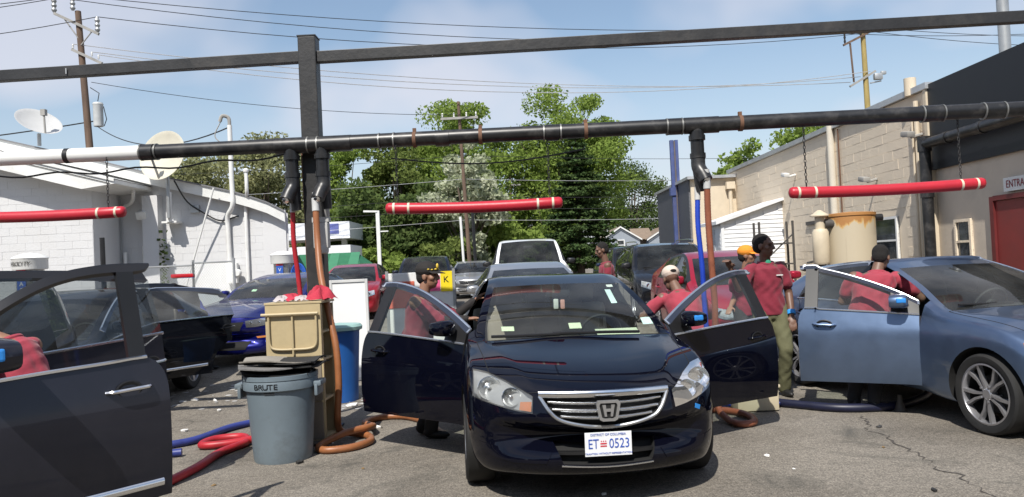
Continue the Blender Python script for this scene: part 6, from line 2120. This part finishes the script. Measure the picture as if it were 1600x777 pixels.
cloth((-1.86, 7.33, 1.357), .14, .10, M_cl1, 'crumpled red cloth standing highest on the cabinet top', 1)
cloth((-2.12, 7.34, 1.357), .13, .05, M_cl1, 'flat red cloth on the cabinet top below the red hose', 2)
cloth((-2.20, 7.28, 1.357), .09, .04, M_cl2, 'pale grey cloth at the cabinet edge', 3)
cloth((-2.0, 7.27, 1.357), .08, .035, M_cl2, 'pale grey cloth between the red ones', 5)
# blue bin, white board, price sign
BB = empty('blue_bin', (-2.20, 9.6, .02), 0, 'blue plastic bin with pale teal lid behind the cabinet', 'bin')
M_bb = mat('bin_blue', (.012, .085, .30), .45, var=.06)
m = MB(); m.lathe([(.20, 0), (.245, .86), (.255, .87), (.255, .9), (.23, .9)], 32); m.build('bin_body', M_bb, BB, True)
m = MB(); m.lathe([(.28, .88), (.285, .92), (.26, .95), (.001, .97)], 32); m.build('lid', mat('lid_teal', (.28, .45, .42), .5), BB, True)
WBD = empty('notice_board', (-2.33, 10.85, gz(10.85)), R(2), 'blank white framed board standing on the ground', 'board')
m = MB(); m.box((0, 0, .72), (.50, .03, 1.36)); m.build('panel', mat('board_white', (.78, .78, .78), .5, var=.03), WBD)
for c, dd in (((-.25, -.005, .72), (.04, .05, 1.42)), ((.25, -.005, .72), (.04, .05, 1.42)), ((0, -.005, 1.41), (.46, .05, .04)), ((0, -.005, .03), (.46, .05, .04))):
    m = MB(); m.box(c, dd, bev=.004); m.build('frame_rail', mat('frame_pale', (.6, .6, .59), .45), WBD)
for sd in (-1, 1):
    m = MB(); m.tube([(sd * .22, .02, 1.2), (sd * .22, .42, 0.01)], .015, 6); m.build('leg', M_galv, WBD)
PS = empty('price_sign', (-1.20, 9.9, gz(9.9)), R(4), 'free standing sign with pink and yellow cards', 'sign')
m = MB(); m.box((0, .05, .78), (.86, .04, 1.5), bev=.006); m.build('board', M_white, PS)
for x in (-.43, .43):
    m = MB(); m.box((x, .05, .78), (.035, .06, 1.56)); m.build('frame_rail', M_galv, PS)
m = MB(); m.box((.12, .024, 1.38), (.26, .008, .20)); m.build('card', mat('card_pink', (.72, .10, .25), .6), PS)
m = MB(); m.box((.335, .024, 1.40), (.15, .008, .26)); q = m.build('card', mat('card_yellow', (.80, .62, .01), .6), PS)
lettering('K', .11, Matrix.Translation((.33, .017, 1.42)) @ Matrix.Rotation(R(90), 4, 'X'), M_black, q)
m = MB(); m.box((.32, .024, .92), (.18, .008, .16)); m.build('card', mat('card_yellow', (1, 1, 1)), PS)
m = MB(); m.box((-.25, .024, 1.25), (.34, .008, .34)); m.build('card', mat('card_orange', (.6, .13, .08), .6), PS)
# pale crate by the door, jack stand under the blue car
CR = MB(); CR.box((2.42, 7.98, .13), (.42, .34, .24), bev=.015); CR.box((2.42, 7.98, .255), (.45, .37, .03), bev=.008); tag(CR.build('tote_box', mat('tote_cream', (.55, .48, .34), .6, var=.06), None, True), 'cream plastic tote on the ground beyond the driver door', 'box')
m = MB(); m.lathe([(.07, 0), (.05, .02), (.025, .1), (.02, .16)], 12, Matrix.Translation((3.72, 7.55, 0))); m.box((3.62, 7.62, .05), (.10, .07, .08), bev=.02, rz=R(30)); tag(m.build('cleaning_gun', M_ds, None, True), 'dark spray nozzle lying under the blue sedan', 'tool')
# litter
rl = random.Random(12)
def scrap(x, y, s, mtl, label, crumple=.5):
    n = 7
    pts = []
    for k in range(n):
        a = 2 * PI * k / n
        q = s * rl.uniform(.6, 1.1)
        pts.append(Vector((math.cos(a) * q, math.sin(a) * q * .7, rl.uniform(.004, .004 + s * crumple))))
    m = MB(); m.add(pts + [Vector((0, 0, s * crumple * .9 + .006))] + [Vector((p.x * .9, p.y * .9, .003)) for p in pts], [(k, (k + 1) % n, n) for k in range(n)] + [((k + 1) % n, k, n + 1 + k, n + 1 + (k + 1) % n) for k in range(n)])
    o = m.build('litter', mtl, None); o.location = (x, y, gz(y)); o.rotation_euler = (0, 0, rl.random() * 6)
    tag(o, label, 'litter', 'litter on the asphalt')
M_pap = mat('paper_white', (.72, .71, .68), .8, var=.08); M_drk = mat('litter_dark', (.03, .03, .03), .7); M_lf = mat('litter_brown', (.2, .13, .06), .9)
for (x, y, s, mt, lb) in ((-3.57, 8.2, .055, M_pap, 'crumpled white tissue on the ground left of the grey bin'), (-1.82, 7.3, .06, M_pap, 'white tissue caught in the orange hose loop'),
                          (1.93, 6.1, .035, M_pap, 'small white paper square on the asphalt right of the black sedan'), (-1.46, 7.9, .06, M_pap, 'white paper scrap behind the orange hose'),
                          (-3.62, 9.3, .05, M_pap, 'white scrap on the ground by the open rear door'), (-4.2, 10.0, .07, M_pap, 'pale wrapper on the ground before the blue coupe'), (-3.9, 9.9, .05, M_pap, 'second pale wrapper before the blue coupe'),
                          (-2.0, 9.2, .08, M_pap, 'paper rubbish at the foot of the blue bin'), (-1.75, 9.6, .07, M_lf, 'brown rubbish beside the white board'), (-1.9, 6.6, .05, M_drk, 'black scrap at the foot of the grey bin'),
                          (2.68, 5.05, .035, M_drk, 'little black twisted scrap on bare asphalt'), (3.2, 6.9, .035, M_drk, 'dark flake beside the long crack'), (2.0, 5.7, .015, M_pap, 'tiny pale fleck on bare asphalt'), (.55, 5.3, .025, M_pap, 'pale scrap under the black sedan bumper'),
                          (2.9, 6.2, .02, M_lf, 'dry leaf beside the long crack'), (1.5, 6.9, .03, M_lf, 'dry leaf near the driver door'), (-1.3, 6.3, .02, M_lf, 'dry leaf left of the black sedan wheel'), (-2.4, 6.0, .025, M_lf, 'dry leaf before the grey bin'), (3.6, 5.4, .02, M_lf, 'dry leaf near the alloy wheel of the blue sedan')):
    scrap(x, y, s, mt, lb)

# soapy residue drying on the asphalt
def suds(x, y, w, d, seed, label):
    r = random.Random(seed)
    m = MB()
    for k in range(46):
        px, py_ = x + r.gauss(0, w), y + r.gauss(0, d)
        q = r.uniform(.012, .06); n = 9
        pts = [Vector((px + math.cos(2 * PI * i / n) * q * r.uniform(.6, 1.5), py_ + math.sin(2 * PI * i / n) * q * r.uniform(.5, 1.1), 0)) for i in range(n)]
        pts = [Vector((p.x, p.y, gz(p.y) + .005)) for p in pts]
        m.add(pts + [Vector((px, py_, gz(py_) + .008))], [(i, (i + 1) % n, n) for i in range(n)])
    o = m.build('soap_suds', mat('suds', (.42, .41, .39), .7, var=.2), None)
    tag(o, label, 'suds', kind='stuff')
suds(-4.15, 10.3, .5, .35, 1, 'pale soap residue on the asphalt before the blue coupe')
suds(-1.75, 9.3, .3, .25, 2, 'pale soap residue and scraps by the blue bin')
# ------------------------------------------------------------------ people
def ik(a, b, l1, l2, pole):
    d = b - a; L = min(d.length, (l1 + l2) * .999)
    u = d.normalized()
    x = (l1 * l1 - l2 * l2 + L * L) / (2 * L)
    h = math.sqrt(max(0, l1 * l1 - x * x))
    w = Vector(pole) - u * u.dot(Vector(pole))
    w = w.normalized() if w.length > 1e-6 else u.orthogonal()
    return a + u * x + w * h

class Blob(MB):
    def ball(s, c, rx, ry=None, rz=None, M=None, n=14):
        ry = ry or rx; rz = rz or rx
        prof = [(math.sin(PI * k / 9), -math.cos(PI * k / 9)) for k in range(10)]
        prof[0] = (.001, -1); prof[-1] = (.001, 1)
        A = Matrix.Translation(c) @ (M or Matrix.Identity(4)) @ Matrix.Diagonal((rx, ry, rz, 1))
        return s.lathe(prof, n, A)
    def limb(s, pts, rs, n=14):
        pts = [Vector(p) for p in pts]
        P = spline(pts, 5) if len(pts) > 2 else [pts[0].lerp(pts[1], k / 5) for k in range(6)]
        m = len(P)
        rr = list(np.interp(np.linspace(0, 1, m), np.linspace(0, 1, len(rs)), rs))
        s.tube(P, rr, n); s.ball(P[0], rr[0]); s.ball(P[-1], rr[-1])
        return s
    def loft(s, rings, n=20):
        rows = []
        for c, lat, dep, a, b in rings:
            rows.append([c + lat * (math.cos(t) * a) + dep * (math.sin(t) * b) for t in np.linspace(0, 2 * PI, n + 1)[:-1]])
        v = [p for r in rows for p in r]; f = []
        for i in range(len(rows) - 1):
            for k in range(n):
                f.append((i * n + k, i * n + (k + 1) % n, (i + 1) * n + (k + 1) % n, (i + 1) * n + k))
        f.append(tuple(range(n - 1, -1, -1))); f.append(tuple((len(rows) - 1) * n + k for k in range(n)))
        return s.add(v, f)
    def fuse(s, name, mtl, parent, voxel=.012, it=4, off=(0, 0, 0), fac=.5, fold=0):
        bm = bmesh.new()
        vs = [bm.verts.new(Vector(p) - Vector(off)) for p in s.v]
        for q in s.f:
            try: bm.faces.new([vs[i] for i in q])
            except ValueError: pass
        bmesh.ops.recalc_face_normals(bm, faces=bm.faces[:])
        me = bpy.data.meshes.new(name); bm.to_mesh(me); bm.free()
        o = link('tmp', me)
        r = o.modifiers.new('r', 'REMESH'); r.mode = 'VOXEL'; r.voxel_size = voxel; r.adaptivity = 0
        k = o.modifiers.new('k', 'SMOOTH'); k.factor = fac; k.iterations = it
        q = evaluated(o); kill(o)
        if fold:
            n3 = len(q.vertices)
            co = np.empty(n3 * 3); no = np.empty(n3 * 3); q.vertices.foreach_get('co', co); q.vertices.foreach_get('normal', no)
            co = co.reshape(-1, 3); no = no.reshape(-1, 3)
            ph = len(q.vertices) % 7
            d = np.sin(co[:, 2] * 34 + 7 * np.sin(co[:, 0] * 9 + ph) + 6 * np.sin(co[:, 1] * 11)) * .45 + np.sin(co[:, 2] * 17 + co[:, 0] * 31 + 5 * np.sin(co[:, 1] * 8 + ph)) * .55 + .5 * np.sin(co[:, 0] * 55 + 5 * np.sin(co[:, 2] * 13))
            co += no * (d * fold)[:, None]
            q.vertices.foreach_set('co', co.ravel()); q.update()
        q.polygons.foreach_set('use_smooth', [True] * len(q.polygons))
        q.materials.clear()
        q.name = name
        return link(name, q, mtl, parent)

def skin(name, col): return mat('skin_' + name, col, .5, var=.1, scale=8, bump=.05, bscale=120)
M_maroon = mat('maroon_shirt', (.21, .017, .036), .85, var=.12, scale=5, bump=.5, bscale=9, sheen=.15)
M_maroon2 = mat('maroon_shirt_faded', (.33, .036, .06), .85, var=.12, scale=5, bump=.5, bscale=9, sheen=.15)
M_khaki = mat('trousers_olive', (.115, .115, .06), .9, var=.15, bump=.4, bscale=10)
M_pdark = mat('trousers_dark', (.02, .02, .022), .9, var=.2, bump=.4, bscale=10)
M_shoe = mat('shoe_black', (.012, .012, .012), .5)
M_hair = mat('hair_black', (.010, .008, .007), .85, var=.3, bump=.8, bscale=140)
M_sleeve = mat('sleeve_black', (.016, .013, .013), .85, var=.2, bump=.4, bscale=14)

def person(label, pelvis, neck, lat, head, face, hands, feet, sk, shirt, pants, hat=None, hat_col=None, sleeve_long=(False, False), elbow=((0, 0, -1), (0, 0, -1)), knee=(0, -1, 0), s=1.0, hair=True, wrist_tape=None, grip=(None, None), emblem=None, logo=None, undershirt=None, torso=1.0, vox=.008):
    """pelvis, neck, head: points; lat: towards the person's LEFT; hands/feet: (left, right) points"""
    pelvis, neck, head = Vector(pelvis), Vector(neck), Vector(head)
    lat = Vector(lat).normalized(); face = Vector(face).normalized()
    base = Vector((pelvis.x, pelvis.y, gz(pelvis.y)))
    root = empty('person', base, 0, label, 'person')
    up = (neck - pelvis).normalized()
    fwd = up.cross(lat).normalized() * -1          # chest direction
    fwd = lat.cross(up).normalized()
    L = (neck - pelvis).length
    sh = [neck - up * .075 * s + lat * (.175 * s) * q * torso for q in (1, -1)]
    hp = [pelvis + lat * (.095 * s) * q for q in (1, -1)]
    H = [Vector(h) if h is not None else None for h in hands]
    el = []
    for i in (0, 1):
        if H[i] is None: el.append(None); continue
        d = H[i] - sh[i]
        mx = .55 * s
        if d.length > mx: H[i] = sh[i] + d.normalized() * mx
        el.append(ik(sh[i], H[i], .295 * s, .265 * s, elbow[i]))
    kn = [ik(hp[i], Vector(feet[i]) + Vector((0, 0, .09)), .45 * s, .44 * s, knee) for i in (0, 1)]
    # ---- body: one continuous skin surface
    b = Blob()
    T = [(pelvis - up * .07, .145, .105), (pelvis + up * .05, .155, .115), (pelvis + up * L * .35, .138, .10), (pelvis + up * L * .62, .158, .112), (pelvis + up * L * .84, .165, .105), (neck - up * .03, .10, .075)]
    b.loft([(c, lat, fwd, a * s * torso, q * s * torso) for c, a, q in T])
    b.limb([neck - up * .05, neck.lerp(head, .55)], [.060 * s, .054 * s])
    for i in (0, 1):
        if H[i] is not None:
            b.limb([sh[i], el[i]], [.060 * s, .046 * s, .042 * s]); b.limb([el[i], H[i]], [.043 * s, .040 * s, .029 * s])
        f = Vector(feet[i])
        b.limb([hp[i], kn[i]], [.088 * s, .075 * s, .056 * s]); b.limb([kn[i], f + Vector((0, 0, .09))], [.056 * s, .052 * s, .036 * s])
    # head
    side = face.cross(Vector((0, 0, 1))).normalized()      # person's right
    hu = side.cross(face).normalized()
    Mh = Matrix((side, face, hu)).transposed().to_4x4()
    k = s * 1.08
    def hp_(x, y, z): return head + side * x * k + face * y * k + hu * z * k
    b.ball(hp_(0, -.012, .032), .074 * k, .094 * k, .088 * k, Mh)
    b.ball(hp_(0, .030, -.045), .056 * k, .058 * k, .068 * k, Mh)
    b.ball(hp_(0, .052, -.085), .030 * k, .026 * k, .024 * k, Mh)
    b.limb([hp_(0, .086, .018), hp_(0, .100, -.020)], [.010 * k, .017 * k]); b.ball(hp_(0, .098, -.026), .019 * k, .014 * k, .012 * k, Mh)
    b.limb([hp_(-.04, .074, .030), hp_(.04, .074, .030)], [.014 * k, .014 * k])
    b.limb([hp_(-.018, .082, -.056), hp_(.018, .082, -.056)], [.009 * k, .009 * k])
    for q in (-1, 1):
        b.ball(hp_(q * .074, -.008, -.008), .010 * k, .020 * k, .030 * k, Mh)
        b.ball(hp_(q * .045, .05, -.018), .024 * k, .028 * k, .024 * k, Mh)
    # hands: palm, four fingers and a thumb
    for i in (0, 1):
        if H[i] is None: continue
        d = (H[i] - el[i]).normalized()
        g = grip[i]
        lt = Vector((0, 0, 1)).cross(d)
        lt = lt.normalized() if lt.length > .2 else lat.copy()
        nrm = d.cross(lt).normalized()
        q = 1 if i == 0 else -1
        pc = H[i] + d * .052 * k
        Mp = Matrix((lt, d, nrm)).transposed().to_4x4()
        b.ball(pc, .040 * k, .052 * k, .017 * k, Mp)
        curl = nrm * (-1)
        for f_, (o, ln) in enumerate(((-.03, .064), (-.010, .075), (.011, .071), (.03, .056))):
            a0 = pc + lt * o * k + d * .038 * k
            c = .35 if g is None else .9
            a1 = a0 + (d * (1 - c * .35) + curl * c * .5).normalized() * ln * .5 * k
            a2 = a1 + (d * (1 - c) + curl * c).normalized() * ln * .5 * k
            b.limb([a0, a1, a2], [.0095 * k, .009 * k, .0075 * k], 8)
        t0 = pc + lt * (.032 * k * -q) - d * .02 * k
        b.limb([t0, t0 + (lt * -q * .7 + d * .6 + curl * .3).normalized() * .034 * k, t0 + (lt * -q * .45 + d * .85 + curl * .5).normalized() * .064 * k], [.012 * k, .011 * k, .009 * k], 8)
    body = b.fuse('body', sk, root, vox, 3, base)
    # ---- shirt
    sb = Blob()
    T2 = [(pelvis - up * .06, .172, .135), (pelvis + up * .06, .172, .138), (pelvis + up * L * .35, .160, .125), (pelvis + up * L * .62, .175, .132), (pelvis + up * L * .84, .178, .122), (neck - up * .06, .135, .095), (neck - up * .025, .085, .078)]
    sb.loft([(c, lat, fwd, a * s * torso, q * s * torso) for c, a, q in T2])
    for i in (0, 1):
        if H[i] is None: continue
        cut = .62 if not sleeve_long[i] else 1.0
        e = sh[i].lerp(el[i], cut)
        sb.limb([sh[i] - lat * (.02 if i == 0 else -.02), sh[i].lerp(e, .5), e], [.064 * s, .070 * s, .074 * s])
    shirt_o = sb.fuse('shirt', shirt, root, .011, 4, base, fold=.0052)
    # collar
    c = MB()
    c.tube([neck - up * .035 * s + lat * math.cos(t) * .074 * s + fwd * (math.sin(t) * .070 * s + .004) + up * (.010 - .016 * max(0, math.sin(t))) - base for t in np.linspace(0, 2 * PI, 21)], .019 * s, 8, caps=False)
    c.build('collar', shirt, root, True)
    if undershirt:
        u = Blob(); u.ball(neck - up * .03 + fwd * .068 * s, .035 * s, .02 * s, .04 * s, Matrix((lat, fwd, up)).transposed().to_4x4()); u.fuse('undershirt', undershirt, root, .008, 2, base)
    if fwd.y < .3 and logo:
        c = MB(); p = pelvis + up * L * .70 + lat * .085 * s * logo + fwd * .122 * s * torso - base
        Ml = Matrix((lat, up, -fwd)).transposed().to_4x4(); Ml.translation = p
        c.box((0, 0, 0), (.075, .012, .02)); c.v = [tuple(Ml @ Vector(v)) for v in c.v]; c.build('chest_logo', M_white, root)
    for i in (0, 1):
        if H[i] is not None and sleeve_long[i]:
            q = Blob(); q.limb([sh[i].lerp(el[i], .55), el[i]], [.064 * s, .056 * s]); q.limb([el[i], el[i].lerp(H[i], .96)], [.056 * s, .046 * s, .040 * s]); q.fuse('sleeve', M_sleeve, root, .012, 3, base)
    # ---- trousers and shoes
    t = Blob()
    t.loft([(pelvis - up * .10, lat, fwd, .155 * s, .125 * s), (pelvis + up * .0, lat, fwd, .162 * s, .128 * s), (pelvis + up * .06, lat, fwd, .158 * s, .125 * s)])
    for i in (0, 1):
        f = Vector(feet[i])
        t.limb([hp[i], kn[i]], [.105 * s, .092 * s, .075 * s]); t.limb([kn[i], f + Vector((0, 0, .085))], [.075 * s, .072 * s, .064 * s])
    t.fuse('trousers', pants, root, .013, 3, base, fold=.005)
    ff = Vector((fwd.x, fwd.y, 0)); ff = ff.normalized() if ff.length > .1 else Vector((0, -1, 0))
    ll = Vector((0, 0, 1)).cross(ff)
    for i in (0, 1):
        f = Vector(feet[i]); f.z = gz(f.y)
        q = Blob(); Mf = Matrix((ll, ff, Vector((0, 0, 1)))).transposed().to_4x4()
        q.ball(f + ff * .06 + Vector((0, 0, .038)), .045 * s, .135 * s, .040 * s, Mf); q.ball(f - ff * .01 + Vector((0, 0, .06)), .042 * s, .065 * s, .058 * s, Mf)
        q.fuse('shoe', M_shoe, root, .01, 3, base)
    # ---- hair or hat, eyes
    if hair:
        h = Blob()
        h.ball(hp_(0, -.020, .041), .0775 * k, .094 * k, .087 * k, Mh)
        h.ball(hp_(0, -.050, -.005), .069 * k, .060 * k, .068 * k, Mh)
        h.fuse('hair', M_hair, root, .008, 1, base)
    for q in (-1, 1):
        e = MB(); Blob.ball(e, hp_(q * .030, .079, .008) - base, .011 * k, .008 * k, .007 * k, Mh); e.build('eye', mat('eye_dark', (.03, .02, .015), .25), root, True)
    if hat:
        h = Blob()
        h.ball(hp_(0, -.012, .058), .090 * k, .106 * k, .082 * k, Mh)
        h.loft([(hp_(0, -.012, .040), side, face, .089 * k, .105 * k), (hp_(0, -.012, .075), side, face, .089 * k, .105 * k)])
        ho = h.fuse('cap', hat_col, root, .008, 2, base)
        d = 1 if hat == 'front' else -1
        if True:
            br = []
            for a in np.linspace(-1.15, 1.15, 13):
                i0 = hp_(math.sin(a) * .080, d * (math.cos(a) * .088) - .012, .045); o0 = hp_(math.sin(a) * .082, d * (math.cos(a) * .165 + .012) - .012, .030 - .012 * math.cos(a) + .0)
                br.append((i0, o0))
            G = [[p.lerp(q, t) - base for t in (0, .35, .7, 1)] for p, q in br]
            v, f = solid_between(G, [[p + Vector((0, 0, .006)) for p in r] for r in G])
            if hat != 'strap':
                bm_ = MB(); bm_.add(v, f); bm_.build('peak', hat_col, ho, True, 60)
        if emblem:
            e = MB()
            for (x, y, z, w, hh) in ((0, .094, .088, .030, .050), (-.03, .088, .060, .034, .018), (.03, .088, .060, .034, .018), (-.055, .062, .058, .03, .014), (.055, .062, .058, .03, .014), (.075, .035, .062, .02, .014)):
                Blob.ball(e, hp_(x, y, z) - base, w * .5 * k, .012 * k, hh * .5 * k, Mh)
            e.build('cap_emblem', mat('emblem_gold', (.62, .44, .05), .5), ho, True)
        if hat == 'strap':
            e = MB(); Blob.ball(e, hp_(0, -.112, .052) - base, .032 * k, .012 * k, .016 * k, Mh); e.build('cap_opening', M_hair, ho, True)
    if wrist_tape is not None:
        i = wrist_tape
        d = (H[i] - el[i]).normalized()
        p = H[i] - d * .035 - base
        m = MB(); m.tube([p - d * .024, p + d * .024], .044 * s, 14); m.build('wrist_tape', mat('tape_bright_blue', (.03, .30, .75), .5), root, True)
    return root

SK1 = skin('brown', (.26, .135, .085)); SK2 = skin('deep', (.15, .080, .054)); SK3 = skin('deep_warm', (.16, .088, .06))
# man in the black cap reaching into the black sedan
person('man in black cap with gold emblem reaching over the car door', (-.96, 7.38, .88), (-.87, 7.38, 1.375), (.25, .95, 0), (-.82, 7.38, 1.535), (.97, -.25, 0), ((-.40, 7.62, 1.27), (-.45, 7.2, 1.12)),
       ((-.95, 7.52, 0), (-.85, 7.32, 0)), SK1, M_maroon, M_pdark, hat='front', hat_col=mat('cap_black', (.014, .012, .011), .85), sleeve_long=(True, True), elbow=((0, 0, -1), (-.3, 0, -1)), knee=(1, 0, 0), s=.99, emblem=True, logo=None, hair=True, torso=1.08)
# man standing sideways between the cars
person('man in maroon shirt standing sideways between the parked cars', (1.55, 12.6, 1.05), (1.53, 12.6, 1.60), (0, -1, 0), (1.47, 12.6, 1.78), (-.97, -.1, -.25), ((1.33, 12.45, 1.05), (1.30, 12.75, 1.15)),
       ((1.55, 12.5, .16), (1.55, 12.72, .16)), SK2, M_maroon, M_pdark, elbow=((.6, 0, -.6), (.6, 0, -.6)), knee=(-1, 0, 0), s=1.0)
# man with pale cap turned backwards, back to us
person('man in faded red shirt and pale cap seen from behind', (1.80, 7.88, .84), (1.74, 8.14, 1.24), (-1, .05, 0), (1.69, 8.26, 1.375), (-.12, .93, -.34), ((1.40, 8.42, 1.0), (1.95, 8.45, 1.0)),
       ((1.70, 7.85, 0), (1.93, 7.9, 0)), SK3, M_maroon2, M_pdark, hat='strap', hat_col=mat('cap_cream', (.60, .50, .42), .85, var=.06), elbow=((-.6, -.4, -.5), (.6, -.4, -.5)), knee=(0, 1, 0), s=.98, torso=1.12, hair=False)
# tall man holding the hose
person('man in maroon polo standing with blue tape on his wrist', (2.87, 8.68, .97), (2.845, 8.66, 1.525), (1, .12, 0), (2.82, 8.62, 1.685), (.80, -.58, -.02), ((3.08, 8.58, .90), (2.38, 8.40, 1.45)),
       ((2.98, 8.66, 0), (2.76, 8.72, 0)), SK2, M_maroon, M_khaki, elbow=((.35, .6, 0), (-.25, -.1, -1)), knee=(0, -1, 0), s=1.05, wrist_tape=0, grip=(None, True), logo=1, undershirt=mat('undershirt_green', (.03, .25, .15), .9))
# man bending into the blue sedan
person('man in red shirt bending into the blue sedan', (3.56, 7.78, .92), (3.72, 7.86, 1.375), (-.95, .25, .05), (3.79, 7.92, 1.50), (.5, .75, -.45), ((3.62, 8.2, 1.05), (4.05, 8.0, 1.0)),
       ((3.36, 7.75, 0), (3.5, 7.62, 0)), SK3, M_maroon2, M_pdark, elbow=((-.6, 0, -.6), (.6, -.2, -.6)), knee=(.5, .8, 0), s=1.0, torso=1.18)
# someone in an orange cap behind
person('worker with bright orange cap behind the standing man', (3.0, 9.95, .88), (3.0, 9.92, 1.42), (1, 0, 0), (3.02, 9.9, 1.58), (.9, -.4, 0), ((3.2, 9.8, .95), (2.75, 9.8, .95)),
       ((3.08, 9.95, .04), (2.9, 9.95, .04)), SK1, M_maroon, M_pdark, hat='front', hat_col=mat('cap_orange', (.72, .25, .02), .8), s=.97, vox=.012)
# worker bending at the near door
person('worker in red shirt bending inside the grey suv doorway', (-2.90, 4.66, .88), (-3.12, 4.72, 1.30), (-.1, -1, 0), (-3.30, 4.74, 1.31), (-.7, .1, -.7), ((-3.5, 4.6, 1.1), (-3.5, 4.95, 1.1)),
       ((-2.95, 4.62, 0), (-2.92, 4.88, 0)), SK1, M_maroon2, M_pdark, elbow=((0, -.5, -1), (0, .5, -1)), knee=(-1, 0, 0), s=.98, vox=.012)
# someone in blue at the open trunk
person('person in bright blue shirt at the raised trunk lid', (-5.0, 12.36, .92), (-5.22, 12.28, 1.38), (0, 1, 0), (-5.42, 12.25, 1.44), (-.8, -.1, -.5), ((-5.5, 12.3, 1.0), (-5.5, 12.2, 1.0)),
       ((-4.98, 12.42, .14), (-5.02, 12.28, .14)), SK1, mat('shirt_blue', (.02, .07, .5), .85, var=.1), M_pdark, elbow=((0, .6, -1), (0, -.6, -1)), knee=(-1, 0, 0), s=.95, vox=.014)
